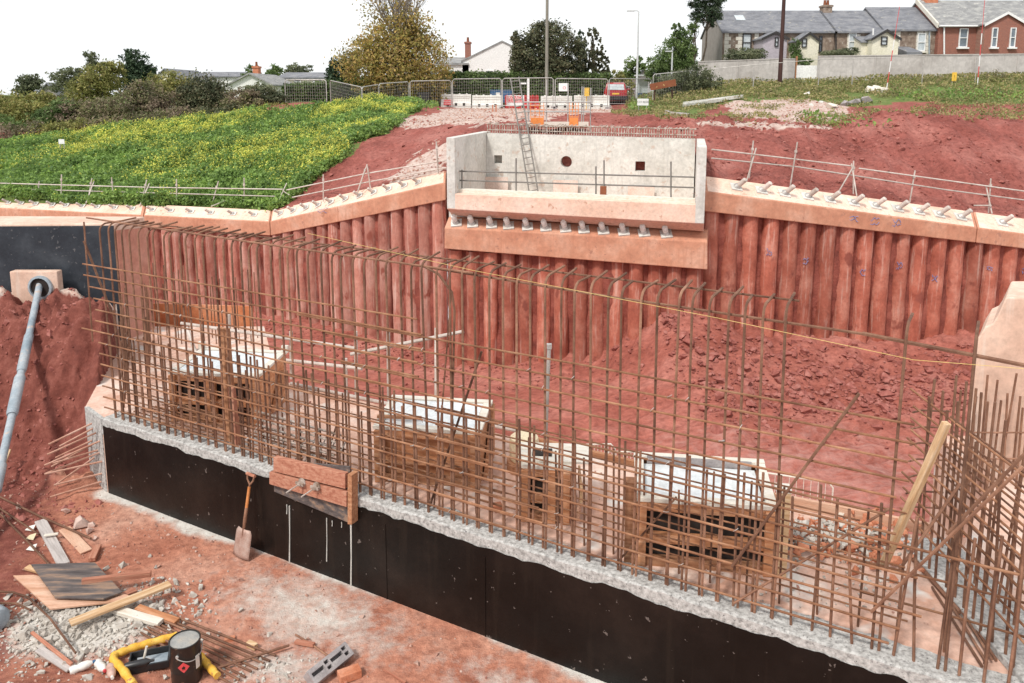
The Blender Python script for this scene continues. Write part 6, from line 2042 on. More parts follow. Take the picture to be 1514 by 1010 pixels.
def red_car():
    c = P(909, 156, 61.5)
    g = gz(c.x, 61.5)
    sc = 1.08
    t = thing('parked_car', 'red estate car seen from behind with dark lower body beside the white barriers', 'car', (c.x + .05, 61.5, g), R(-6))
    def sec(y, wb, zb, wt, zt):
        return [(-wb, y, zb), (wb, y, zb), (wb * 1.03, y, (zb + .95) / 2 + .1), (wb, y, .98), (wt, y, zt), (-wt, y, zt), (-wb, y, .98), (-wb * 1.03, y, (zb + .95) / 2 + .1)]
    secs = [sec(-.02, .76, .42, .66, 1.1), sec(.12, .8, .34, .64, 1.5), sec(.5, .82, .3, .6, 1.6), sec(2.2, .82, .3, .6, 1.58), sec(2.75, .82, .3, .66, 1.1), sec(3.7, .8, .32, .7, .96), sec(3.95, .72, .4, .62, .8)]
    m = MB()
    vs = [tuple(x * sc for x in p) for s in secs for p in s]
    n = 8
    fs = [tuple(range(n)), tuple(range(len(vs) - 1, len(vs) - n - 1, -1))]
    for i in range(len(secs) - 1):
        for k in range(n):
            fs.append((i * n + k, i * n + (k + 1) % n, (i + 1) * n + (k + 1) % n, (i + 1) * n + k))
    part('body', m.add(vs, fs), M['carred'], t, True, False, .03)
    def bx(nm, ce, s, mt, bev=.01): part(nm, MB().box([x * sc for x in ce], [x * sc for x in s]), M[mt], t, False, False, bev)
    part('rear_window', MB().hexa([(-.6 * sc, -.045 * sc, 1.08 * sc), (.6 * sc, -.045 * sc, 1.08 * sc), (.6 * sc, 0, 1.08 * sc), (-.6 * sc, 0, 1.08 * sc), (-.55 * sc, .07 * sc, 1.47 * sc), (.55 * sc, .07 * sc, 1.47 * sc), (.55 * sc, .12 * sc, 1.47 * sc), (-.55 * sc, .12 * sc, 1.47 * sc)]), M['glasspale'], t, False, False)
    bx('bumper', (0, -.05, .5), (1.66, .16, .3), 'black', .03)
    bx('number_plate', (0, -.035, .8), (.5, .03, .11), 'signyel')
    for x in (-.7, .7):
        bx('tail_light', (x, -.01, .95), (.14, .1, .28), 'lens')
        bx('wing_mirror', (x * 1.36, 2.35, 1.12), (.2, .1, .14), 'carred')
    for x in (-.83, .83):
        part('side_window', MB().hexa([(x * sc - .01, .3 * sc, 1.02 * sc), (x * sc + .01, .3 * sc, 1.02 * sc), (x * sc + .01, 2.4 * sc, 1.02 * sc), (x * sc - .01, 2.4 * sc, 1.02 * sc), (x * .77 * sc - .01, .45 * sc, 1.5 * sc), (x * .77 * sc + .01, .45 * sc, 1.5 * sc), (x * .77 * sc + .01, 2.1 * sc, 1.5 * sc), (x * .77 * sc - .01, 2.1 * sc, 1.5 * sc)]), M['glass'], t, False, False)
        for y in (.75, 3.2):
            w_ = part('wheel', MB().lathe([(.0, -.11), (.33, -.11), (.34, 0), (.33, .11), (0, .11)], (x * .93 * sc, y * sc, .34), 16, (1, 0, 0)), M['rubber'], t, True, False)
            part('rim', MB().lathe([(0, -.125), (.2, -.125), (.2, .125), (0, .125)], (x * .93 * sc, y * sc, .34), 12, (1, 0, 0)), M['lampgrey'], w_, True, False)
red_car()

# ================================================================== HOUSES
def window(t, u, v0, v1, wpx, Y, fr='wframe', gl='glasspale', sill=None, y_off=0.0):
    a, b = P(u - wpx / 2, v1, Y), P(u + wpx / 2, v0, Y)
    c = (a + b) / 2
    W_, H = b.x - a.x, b.z - a.z
    f = MB()
    e = .07
    for ce, s in (((0, H / 2 - e / 2), (W_, e)), ((0, -H / 2 + e / 2), (W_, e)), ((-W_ / 2 + e / 2, 0), (e, H - 2 * e)), ((W_ / 2 - e / 2, 0), (e, H - 2 * e)), ((0, 0), (W_ - 2 * e, e * .9))):
        f.box((c.x + ce[0], Y - .03, c.z + ce[1]), (s[0], .12, s[1]))
    w_ = part('window', f, M[fr], t)
    part('pane', MB().box((c.x, Y + .0, c.z), (W_ - .05, .03, H - .05)), M[gl], w_)
    if sill:
        part('sill', MB().box((c.x, Y - .08, a.z - .07), (W_ + .25, .26, .13)), M[sill], w_)
    return w_
def gable_roof(x0, x1, y0, y1, ze, zr, over=.25, axis='x', th=.14):
    """roof slabs; axis x: the ridge runs along x"""
    m = MB()
    if axis == 'x':
        ym = (y0 + y1) / 2
        k = (zr - ze) / (ym - y0)
        for s in (-1, 1):
            yo = ym + s * (ym - y0 + over)
            zo = ze - k * over
            q = [(x0 - over, yo, zo), (x1 + over, yo, zo), (x1 + over, ym, zr), (x0 - over, ym, zr)]
            m.hexa(q + [(a, b, c + th) for a, b, c in q])
    else:
        xm = (x0 + x1) / 2
        k = (zr - ze) / (xm - x0)
        for s in (-1, 1):
            xo = xm + s * (xm - x0 + over)
            zo = ze - k * over
            q = [(xo, y0 - over, zo), (xm, y0 - over, zr), (xm, y1, zr), (xo, y1, zo)]
            m.hexa(q + [(a, b, c + th) for a, b, c in q])
    return m
def gable_box(x0, x1, y0, y1, zb, ze, zr, axis='x'):
    m = MB()
    if axis == 'x':
        ym = (y0 + y1) / 2
        p = [(y0, zb), (y1, zb), (y1, ze), (ym, zr), (y0, ze)]
        m.prism([(x0, a, b) for a, b in p], (x1 - x0, 0, 0))
    else:
        xm = (x0 + x1) / 2
        p = [(x0, zb), (x1, zb), (x1, ze), (xm, zr), (x0, ze)]
        m.prism([(a, y0, b) for a, b in p], (0, y1 - y0, 0))
    return m
def house(name, label, u0, u1, ve, vr, Y, depth, wall, roof, group=None, cat='house', vb=95):
    a, b = P(u0, ve, Y), P(u1, ve, Y)
    zr = P((u0 + u1) / 2, vr, Y + depth / 2).z
    zb = P(u0, vb, Y).z - 1.0
    t = thing(name, label, cat, ((a.x + b.x) / 2, Y, zb), group=group)
    part('wall', gable_box(a.x, b.x, Y, Y + depth, zb, a.z, zr - .02), M[wall], t)
    rf = part('roof', gable_roof(a.x + .1, b.x - .1, Y, Y + depth, a.z, zr), M[roof], t)
    return t, rf, a, b, zr, zb
def wing(t, u0, u1, ve, vr, Y, d, wall, zb, roof='slate', barge='bframe'):
    a, b = P(u0, ve, Y), P(u1, ve, Y)
    zr = P((u0 + u1) / 2, vr, Y).z
    part('rear_wing', gable_box(a.x, b.x, Y, Y + d, zb, a.z, zr - .02, 'y'), M[wall], t)
    part('wing_roof', gable_roof(a.x, b.x, Y, Y + d + 1.5, a.z, zr, .15, 'y', .1), M[roof], t)
    xm = (a.x + b.x) / 2
    for s in (-1, 1):
        xo = xm + s * ((b.x - a.x) / 2 + .15)
        k = (zr - a.z) / ((b.x - a.x) / 2)
        zo = a.z - k * .15
        q = [(xo, Y - .2, zo - .12), (xm, Y - .2, zr - .12), (xm, Y - .16, zr - .12), (xo, Y - .16, zo - .12)]
        part('bargeboard', MB().hexa(q + [(x, y, z + .22) for x, y, z in q]), M[barge], t)
def chimney(rf, u, v0, v1, wpx, Y, mt, pots=2):
    a, b = P(u - wpx / 2, v1, Y), P(u + wpx / 2, v0, Y)
    c = part('chimney', MB().box(((a.x + b.x) / 2, Y, (a.z + b.z) / 2), (b.x - a.x, .9, b.z - a.z)).box(((a.x + b.x) / 2, Y, b.z - .1), (b.x - a.x + .14, 1.04, .16)), M[mt], rf)
    for i in range(pots):
        x = a.x + (b.x - a.x) * (i + 1) / (pots + 1)
        rf_ = MB().lathe([(.14, 0), (.11, .4), (.13, .45)], (x, Y, b.z), 10)
        part('chimney_pot', rf_, M['rustboard'], rf, True)
def quoins(t, u, v0, v1, Y, side):
    a, b = P(u, v1, Y), P(u, v0, Y)
    n = int((b.z - a.z) / .32)
    for i in range(n):
        wd = .55 if i % 2 else .36
        part('quoin', MB().box((a.x + side * wd / 2, Y - .012, a.z + .32 * i + .16), (wd, .05, .3)), M['quoin'], t)
def terrace():
    Y, D = 70, 7.5
    t, rf, a, b, zr, zb = house('cottage', 'left end cottage of the terrace with grey gable wall, lilac wing and cream wing', 1069, 1234, 47, 18, Y, D, 'stone', 'slate', 'terraced cottages')
    part('gable_render', gable_box(a.x - .03, a.x + .1, Y + .02, Y + D - .02, zb, a.z - .03, zr - .1), M['render'], t)
    quoins(t, 1070, 48, 88, Y, 1); quoins(t, 1096, 48, 88, Y, -1); quoins(t, 1114, 48, 88, Y, 1)
    window(t, 1104, 50, 76, 14, Y - .03, 'bframe')
    p = P(1097, 22, Y + 1.6)
    k = (zr - a.z) / (D / 2)
    z = a.z + k * 2.2
    part('skylight', MB().hexa([(p.x - .4, Y + 1.8, a.z + k * 1.8 + .16), (p.x + .4, Y + 1.8, a.z + k * 1.8 + .16), (p.x + .4, Y + 2.7, a.z + k * 2.7 + .16), (p.x - .4, Y + 2.7, a.z + k * 2.7 + .16),
                                (p.x - .4, Y + 1.8, a.z + k * 1.8 + .2), (p.x + .4, Y + 1.8, a.z + k * 1.8 + .2), (p.x + .4, Y + 2.7, a.z + k * 2.7 + .2), (p.x - .4, Y + 2.7, a.z + k * 2.7 + .2)]), M['glasspale'], rf)
    wing(t, 1128, 1164, 57, 48, Y - 2.5, 2.6, 'lilac', zb)
    window(t, 1148, 55, 69, 6, Y - 2.53, 'bframe')
    wing(t, 1181, 1211, 60, 49, Y - 2.2, 2.3, 'creamwall', zb)
    window(t, 1189, 57, 70, 8, Y - 2.23, 'bframe')
    window(t, 1213, 53, 77, 6, Y - .03, 'bframe', 'glass')
    chimney(rf, 1221, 8, 24, 14, Y + D / 2, 'stone')
    for u in (1130, 1236):
        p, q = P(u, 90, Y - .1), P(u, 48, Y - .1)
        part('drain_pipe', MB().tube(p, q, .06, 6), M['bframe'], t)
    t, rf, a, b, zr, zb = house('cottage', 'middle cottage of the terrace with cream rear wing and stone wall', 1235.5, 1306, 47, 18, Y, D, 'stone', 'slate', 'terraced cottages')
    quoins(t, 1251, 48, 84, Y, 1); quoins(t, 1270, 48, 84, Y, -1)
    window(t, 1260, 49, 74, 13, Y - .03, 'wframe')
    wing(t, 1290, 1329, 57, 45, Y - 2.5, 2.6, 'creamwall', zb)
    window(t, 1307, 54, 67, 10, Y - 2.53, 'bframe')
    q0, q1 = P(1270, 58, Y - 1), P(1291, 58, Y - 1)
    part('lean_to', MB().hexa([(q0.x, Y - 1.5, zb), (q1.x, Y - 1.5, zb), (q1.x, Y - .01, zb), (q0.x, Y - .01, zb), (q0.x, Y - 1.5, q0.z - .3), (q1.x, Y - 1.5, q0.z - .3), (q1.x, Y - .01, q0.z + .2), (q0.x, Y - .01, q0.z + .2)]), M['creamwall'], t)
    part('lean_to_roof', MB().hexa([(q0.x - .1, Y - 1.7, q0.z - .34), (q1.x, Y - 1.7, q0.z - .34), (q1.x, Y - .012, q0.z + .23), (q0.x - .1, Y - .012, q0.z + .23), (q0.x - .1, Y - 1.7, q0.z - .24), (q1.x, Y - 1.7, q0.z - .24), (q1.x, Y - .012, q0.z + .33), (q0.x - .1, Y - .012, q0.z + .33)]), M['slate'], t)
    part('vent_pipe', MB().tube(P(1291, 52, Y - 1.6), P(1291, 42, Y - 1.6), .07, 6), M['wframe'], t)
    t, rf, a, b, zr, zb = house('cottage', 'right cottage of the terrace with taller roof and one white window', 1307.5, 1386, 44, 13, Y, D, 'stone', 'slate', 'terraced cottages')
    quoins(t, 1353, 46, 80, Y, 1); quoins(t, 1374, 46, 80, Y, -1); quoins(t, 1329, 46, 80, Y, -1)
    window(t, 1362, 49, 76, 14, Y - .03, 'wframe', 'glasspale', 'quoin')
    part('drain_pipe', MB().tube(P(1374, 80, Y - .1), P(1374, 44, Y - .1), .07, 6), M['bluepipe'], t)
    q0, q1 = P(1329, 78, Y - 1), P(1352, 68, Y - 1)
    part('shed_roof', MB().hexa([(q0.x, Y - 2.4, q0.z - .6), (q1.x, Y - 2.4, q0.z - .6), (q1.x, Y - .02, q0.z - .6), (q0.x, Y - .02, q0.z - .6), (q0.x, Y - 2.4, q0.z), (q1.x, Y - 2.4, q0.z), (q1.x, Y - .02, q1.z), (q0.x, Y - .02, q1.z)]), M['slate'], t)
    Y = 69.5
    t, rf, a, b, zr, zb = house('brick_house', 'red brick house at the right with grey roof and white sash windows', 1389, 1640, 38, 3, Y, 8, 'brickwall', 'slate2')
    window(t, 1424, 42, 70, 15, Y - .03, 'wframe', 'glass', 'wframe')
    wing(t, 1457, 1518, 36, 19, Y - 1.2, 1.3, 'brickwall', zb, 'slate2', 'wframe')
    window(t, 1470, 41, 70, 11, Y - 1.23, 'wframe', 'glass', 'wframe')
    window(t, 1497, 41, 70, 11, Y - 1.23, 'wframe', 'glass', 'wframe')
    chimney(rf, 1374, -8, 14, 20, Y + 4, 'brickred')
    part('verge_trim', MB().hexa([Vector((a.x - .25, Y - .1, a.z - .2)), Vector((a.x - .1, Y - .1, a.z - .2)), Vector((a.x - .1, Y + 4, zr - .1)), Vector((a.x - .25, Y + 4, zr - .1)), Vector((a.x - .25, Y - .1, a.z + .2)), Vector((a.x - .1, Y - .1, a.z + .2)), Vector((a.x - .1, Y + 4, zr + .3)), Vector((a.x - .25, Y + 4, zr + .3))]), M['quoin'], t)
    for u, m in ((1396, 'wframe'), (1449, 'wframe'), (1455, 'lampgrey')):
        part('drain_pipe', MB().tube(P(u, 82, Y - .12), P(u, 38, Y - .12), .07, 6), M[m], t)
    part('gutter', MB().tube(P(1389, 38.5, Y - .35), P(1457, 38.5, Y - .35), .07, 6), M['wframe'], t)
terrace()
def boundary_wall():
    pts = [(1033, 92, 134, 66), (1150, 88, 127, 65), (1176, 88, 126, 64.6)]
    p2 = [(1211, 84, 124, 64.2), (1380, 82, 120, 62.5), (1700, 79, 114, 61)]
    t = thing('boundary_wall', 'long grey rendered garden wall with a low patched gap below the terrace', 'wall', on(1200, 125, 64))
    for run in (pts, p2):
        for i in range(len(run) - 1):
            (u0, t0, b0, Y0), (u1, t1, b1, Y1) = run[i], run[i + 1]
            a, b = P(u0, t0, Y0), P(u1, t1, Y1)
            za, zb = P(u0, b0, Y0).z - 1.2, P(u1, b1, Y1).z - 1.2
            q = [Vector((a.x, a.y, za)), Vector((b.x, b.y, zb)), Vector((b.x, b.y + .25, zb)), Vector((a.x, a.y + .25, za))]
            part('wall_panel', MB().hexa(q + [a, b, b + Vector((0, .25, 0)), a + Vector((0, .25, 0))]), M['wallgrey'], t)
            part('coping', MB().hexa([a + Vector((0, -.04, 0.003)), b + Vector((0, -.04, 0.003)), b + Vector((0, .29, 0.003)), a + Vector((0, .29, 0.003)), a + Vector((0, -.04, .08)), b + Vector((0, -.04, .08)), b + Vector((0, .29, .08)), a + Vector((0, .29, .08))]), M['wallgrey'], t)
            L = (b - a).length
            n = int(L / 3)
            for k in range(1, n):
                m = a.lerp(b, k / n)
                part('wall_pier', MB().box((m.x, m.y - .02, m.z - 1.3), (.1, .05, 2.5)), M['wallgrey'], t)
    a, b = P(1177, 97, 64.7), P(1210, 96, 64.3)
    part('patched_gap', MB().box(((a.x + b.x) / 2, 64.6, a.z - 1.1), (b.x - a.x, .2, 2.2)), M['whitewall'], t)
    a = P(1178, 85, 64.6)
    part('gate_post', MB().box((a.x, 64.6, a.z - 1.2), (.12, .12, 2.6)), M['timber'], t)
boundary_wall()
def far_houses():
    # white house behind the bare tree
    Y = 78
    a, b = P(693, 100, Y), P(752, 100, Y)
    zb = a.z - 3.5
    t = thing('white_house', 'white gabled house with brick chimney behind the bare tree', 'house', ((a.x + b.x) / 2, Y, zb))
    ze, zr = P(680, 91, Y).z, P(725, 62, Y).z
    part('wall', gable_box(a.x - .6, b.x + 3.2, Y, Y + 9, zb, ze, zr, 'y'), M['whitewall'], t)
    rf = part('roof', gable_roof(a.x - .6, b.x + 3.2, Y + .02, Y + 9, ze, zr, .12, 'y', .14), M['slate2'], t)
    chimney(rf, 692, 62, 100, 8, Y + 4, 'brickwall', 1)
    window(t, 724, 104, 112, 12, Y - .03, 'wframe', 'glass')
    c, d = P(648, 96, Y), P(693, 96, Y)
    part('side_wing', MB().box(((c.x + d.x) / 2, Y + 2, (zb + c.z) / 2), (d.x - c.x, 4, c.z - zb)), M['whitewall'], t)
    q = [(c.x - .2, Y - .2, c.z), (d.x, Y - .2, c.z), (d.x, Y + 4, c.z + .75), (c.x - .2, Y + 4, c.z + .75)]
    part('side_roof', MB().hexa(q + [(x, y, z + .15) for x, y, z in q]), M['slate2'], t)
    def small(name, label, u0, u1, ve, vr, Y, D, axis, roof='slate', wall='creamwall', chim=None, wins=()):
        a, b = P(u0, ve, Y), P(u1, ve, Y)
        zr = P((u0 + u1) / 2, vr, Y).z if axis == 'y' else P((u0 + u1) / 2, vr, Y + D / 2).z
        zb = a.z - 4
        t = thing(name, label, 'house', ((a.x + b.x) / 2, Y, zb), group='houses beyond the hedges on the left')
        part('wall', gable_box(a.x, b.x, Y, Y + D, zb, a.z, zr, axis), M[wall], t)
        rf = part('roof', gable_roof(a.x, b.x, Y, Y + D, a.z, zr, .3, axis, .15), M[roof], t)
        if chim: chimney(rf, *chim)
        for q in wins: window(t, *q)
    small('house', 'cream gable of a house with grey roof left among the trees', 228, 262, 118, 103, 95, 10, 'y', 'slate', 'creamwall', None, ((238, 114, 120, 4, 94.97, 'wframe', 'glass'),))
    small('bungalow', 'bungalow with pale gable and brick chimney behind the round bush', 340, 400, 125, 110, 80, 9, 'y', 'slate2', 'whitewall', (380, 98, 124, 7, 84, 'brickred', 1))
    small('house', 'low brown roof of a house far left in the trees', 60, 84, 137, 124, 90, 7, 'y', 'slate', 'render')
    small('bungalow', 'long low grey bungalow behind the clipped hedge', 413, 500, 116, 109, 90, 8, 'x', 'slate', 'creamwall', None, ((440, 118, 124, 10, 89.97, 'wframe', 'glass'), (470, 118, 124, 14, 89.97, 'wframe', 'glass')))
    small('house', 'far house with grey roof seen between the round bush and the chimney', 290, 352, 114, 108, 105, 8, 'x', 'slate', 'whitewall')
    small('house', 'pale house far down the road beyond the lamp column', 944, 962, 112, 104, 105, 8, 'y', 'slate', 'lilac')
far_houses()

# ================================================================== VEGETATION
def leaf_quads(c, size, rg, up=0.35, aspect=0.55):
    """random small quads at the centres c (N,3)"""
    n = len(c)
    d = rg.normal(size=(n, 3))
    d /= np.linalg.norm(d, axis=1)[:, None] + 1e-9
    e = rg.normal(size=(n, 3))
    e -= d * (e * d).sum(1)[:, None]
    e /= np.linalg.norm(e, axis=1)[:, None] + 1e-9
    s = (size * rg.uniform(.6, 1.3, n))[:, None]
    a, b = d * s * .5, e * s * .5 * aspect
    v = np.stack([c - a, c + b - a * .1, c + a, c - b - a * .1], 1).reshape(-1, 3)
    f = np.arange(4 * n).reshape(n, 4)
    return v, f
def crown_points(blobs, n, rg, clump=.28, shell=.6, nc=None):
    n = int(n * 1.9)
    clump *= 1.15
    """leaf positions gathered into clumps inside ellipsoids (x, y, z, rx, ry, rz)"""
    vol = np.array([b[3] * b[4] * b[5] for b in blobs]) ** .7
    vol /= vol.sum()
    pts = []
    for b, w_ in zip(blobs, vol):
        k = max(20, int(n * w_))
        m = nc or max(8, int(k / 34))
        d = rg.normal(size=(m, 3))
        d /= np.linalg.norm(d, axis=1)[:, None]
        r = shell + (1.04 - shell) * rg.random(m) ** .6
        r = np.where(rg.random(m) < .2, rg.random(m) * shell, r)
        cc = d * r[:, None]
        i = rg.integers(0, m, k)
        sp = clump * rg.uniform(.5, 1.3, m)
        q = cc[i] + rg.normal(size=(k, 3)) * sp[i][:, None] * np.array([.5, .5, .38])
        pts.append(q * np.array(b[3:6]) + np.array(b[:3]))
    return np.concatenate(pts)
def blob(u, v, ru, rv, Y, dep=1.0):
    p = P(u, v, Y)
    k = Y / F
    return (p.x, p.y, p.z, ru * k, ru * k * dep, rv * k)
def limb(m, a, b, r0, r1, rr, n=4, wob=.08):
    a, b = Vector(a), Vector(b)
    L = (b - a).length
    pts = [a.lerp(b, i / n) + Vector((rr.gauss(0, wob * L), rr.gauss(0, wob * L), 0)) * (0 < i < n) * .6 for i in range(n + 1)]
    m.path(pts, r0, 6, [r0 + (r1 - r0) * i / n for i in range(n + 1)])
    return pts
def tree(name, label, u, vb, Y, blobs, n, size, lm, group=None, cat='tree', tr=.2, clump=.28, shell=.6, bark='bark', seed=0, trunk=True, top=None, asp=.55):
    rg = np.random.default_rng(seed + 100)
    rr = random.Random(seed + 5)
    p = P(u, vb, Y)
    z = min(gz(p.x, p.y), p.z)
    base = Vector((p.x, p.y, z))
    t = thing(name, label, cat, base, group=group)
    bl = [blob(*b[:4], b[4] if len(b) > 4 else Y, b[5] if len(b) > 5 else .9) for b in blobs]
    c = crown_points(bl, n, rg, clump, shell)
    c = c[c[:, 2] > z + .02]
    v, f = leaf_quads(c, size * .8, rg, aspect=asp)
    link('crown', npmesh('crown', v - np.array(base), f, L[lm]), t)
    if trunk:
        m = MB()
        mid = base.lerp(Vector(bl[0][:3]), .7)
        limb(m, base - Vector((0, 0, .3)), mid, tr, tr * .7, rr, 4, .03)
        for b in bl:
            limb(m, mid, Vector(b[:3]) + Vector((0, 0, b[5] * .3)), tr * .6, tr * .15, rr)
            for k in range(3):
                limb(m, Vector(b[:3]).lerp(mid, .5), Vector(b[:3]) + Vector((rr.uniform(-.8, .8) * b[3], rr.uniform(-.5, .5) * b[4], rr.uniform(-.2, .85) * b[5])), tr * .3, tr * .06, rr)
        part('trunk', m, M[bark], t, True)
    return t, base, bl
def twigs(m, a, d, L, r, depth, rr, ends, spread=.5):
    b = a + d * L
    mid = a.lerp(b, .5) + Vector((rr.gauss(0, .04), rr.gauss(0, .04), rr.gauss(0, .02))) * L
    m.path([a, mid, b], r, 4 if depth < 3 else 5, [r, r * .8, r * .62], cap=False)
    ends.append(b)
    if depth == 0: return
    for k in range(rr.choice((2, 3, 3))):
        q = (d + Vector((rr.gauss(0, spread), rr.gauss(0, spread), rr.gauss(0.12, spread * .6)))).normalized()
        twigs(m, a.lerp(b, rr.uniform(.55, 1)), q, L * rr.uniform(.55, .85), r * .6, depth - 1, rr, ends, spread)
def bare_tree(name, label, u, vb, Y, hpx, seed, lm=None, nl=0, size=.2, stems=3, spread=.42, depth=5, lean=0, r=.12, group=None, t=None, base=None):
    rr = random.Random(seed)
    if t is None:
        p = P(u, vb, Y)
        base = Vector((p.x, p.y, min(gz(p.x, p.y), p.z)))
        t = thing(name, label, 'tree', base, group=group)
    H = hpx * Y / F
    m = MB()
    ends = []
    for k in range(stems):
        d = Vector((rr.gauss(lean, .22), rr.gauss(0, .2), 1)).normalized()
        twigs(m, base + Vector((rr.uniform(-.2, .2), rr.uniform(-.2, .2), -.2)), d, H * .3, r, depth, rr, ends, spread)
    part('branches', m, M['twig'], t)
    if lm and nl:
        rg = np.random.default_rng(seed)
        e = np.array([tuple(q) for q in ends])
        e = e[e[:, 2] > base.z + H * .25]
        i = rg.integers(0, len(e), nl)
        c = e[i] + rg.normal(size=(nl, 3)) * .22
        v, f = leaf_quads(c, size, rg)
        link('sparse_leaves', npmesh('sparse_leaves', v - np.array(base), f, L[lm]), t)
    return t
# the big autumn tree: dense lower crown, thin upper branches
at, ab, _ = tree('autumn_tree', 'big autumn tree with yellow brown leaves and nearly bare upper branches', 592, 150, 58,
                 [(590, 92, 66, 40), (545, 100, 45, 36), (625, 92, 42, 42), (585, 62, 45, 34), (640, 120, 26, 30), (560, 75, 34, 30), (600, 120, 50, 26), (612, 48, 26, 24)], 10500, .27, 'autumn', tr=.28, clump=.3, seed=1)
bare_tree('autumn_tree', '', 592, 110, 58, 225, 7, 'autumn', 1900, .22, 7, .27, 4, 0, .1, t=at, base=ab + Vector((0, 0, 1.6)))
tree('evergreen_shrub', 'dark green shrub behind the left flank of the autumn tree', 508, 140, 62, [(508, 108, 20, 26), (520, 95, 16, 22), (495, 120, 14, 16)], 2600, .3, 'dark', tr=.12, seed=2)
for q in (('bare_tree', 'bare tree with upright branches in front of the white house', 735, 118, 63, 66, 3), ('bare_tree', 'second bare tree close to the rounded dark evergreen', 757, 118, 63, 74, 4), ('bare_tree', 'faint bare tree beside the brick chimney of the white house', 688, 112, 86, 44, 9)):
    bare_tree(*q, stems=3, depth=5, spread=.36, r=.13, group=None)
tree('holm_oak', 'broad rounded dark brownish evergreen left of the cypresses', 812, 125, 64, [(812, 78, 42, 42), (790, 90, 34, 32), (838, 88, 28, 34), (805, 60, 28, 24), (815, 105, 40, 20)], 12000, .25, 'holm', tr=.25, clump=.2, shell=.75, seed=5)
tree('ivy_tree', 'narrow ivy covered trunk between bare tree and rounded evergreen', 766, 120, 63, [(766, 88, 10, 32), (762, 62, 6, 16)], 2200, .22, 'holm', tr=.12, seed=6)
tree('cypress', 'left slimmer cypress of the dark pair', 858, 125, 65, [(858, 78, 9, 30), (858, 100, 12, 24), (858, 56, 5, 10)], 3000, .2, 'dark', tr=.12, clump=.07, shell=.85, seed=8)
tree('cypress', 'right broader cypress of the dark pair', 878, 125, 65, [(876, 78, 15, 32), (880, 100, 20, 24), (874, 54, 8, 12), (890, 95, 10, 20)], 5500, .2, 'holm', tr=.15, clump=.08, shell=.85, seed=9)
tree('street_tree', 'yellowish green shrub behind the red car', 912, 150, 78, [(912, 124, 18, 18), (925, 132, 16, 14), (900, 135, 14, 12)], 2600, .26, 'olive', tr=.12, seed=10)
tree('street_tree', 'far green tree down the road left of the lamp column', 934, 140, 105, [(934, 100, 12, 14), (925, 112, 12, 10), (945, 96, 10, 10)], 1500, .4, 'mid', tr=.15, seed=11)
tree('street_tree', 'big leafy green tree right of the lamp column', 1000, 130, 72, [(1000, 84, 26, 30), (980, 100, 24, 24), (1012, 64, 14, 26), (1015, 100, 18, 26), (970, 115, 16, 16), (1000, 48, 8, 14)], 8000, .26, 'mid', tr=.2, clump=.22, seed=12)
tree('shrub', 'rough shrub at the end of the grey wall below the green tree', 1005, 146, 62, [(1005, 122, 26, 18), (1030, 118, 22, 20), (985, 128, 18, 14), (1048, 124, 18, 14)], 4200, .22, 'dull', cat='shrub', tr=.06, seed=13)
def pine():
    t, base, bl = tree('pine_tree', 'tall thin pine with tufted crown left of the cottages', 1043, 118, 68, [(1046, 10, 20, 13), (1036, 24, 14, 10), (1058, 18, 12, 12), (1044, -6, 16, 10), (1030, 5, 12, 7), (1052, 34, 7, 6), (1062, 2, 10, 9)], 4200, .3, 'pine', tr=.1, clump=.35, shell=.4, seed=14, asp=.25)
    tree('slender_tree', 'slender half bare tree left of the pine', 1027, 125, 68, [(1026, 72, 6, 9), (1024, 40, 7, 9), (1030, 28, 5, 8), (1022, 92, 5, 6)], 700, .24, 'mid', tr=.09, clump=.4, seed=15)
pine()
tree('garden_shrub', 'dark shrub on the wall before the left stone cottage', 1100, 92, 66.5, [(1100, 82, 26, 10), (1115, 80, 16, 9), (1086, 84, 12, 8)], 2600, .2, 'dull', cat='shrub', tr=.06, seed=16)
tree('ivy', 'bright green ivy column on the lilac wing of the left cottage', 1176, 92, 67.2, [(1175, 72, 9, 13), (1177, 84, 9, 9)], 1500, .16, 'mid', cat='climber', tr=.04, seed=17)
tree('garden_shrub', 'round clipped bush above the patched gap of the wall', 1190, 96, 65.2, [(1190, 92, 10, 5)], 700, .14, 'mid', cat='shrub', tr=.04, seed=18)
tree('garden_shrub', 'long low shrub before the middle cottage', 1240, 92, 66, [(1238, 80, 22, 7), (1256, 76, 12, 6)], 1600, .18, 'dull', cat='shrub', tr=.05, seed=19)
tree('buddleia', 'purplish dead shrub against the grey wall at far right', 1470, 126, 59, [(1470, 116, 12, 12)], 700, .14, 'bramble', cat='shrub', tr=.03, seed=20)
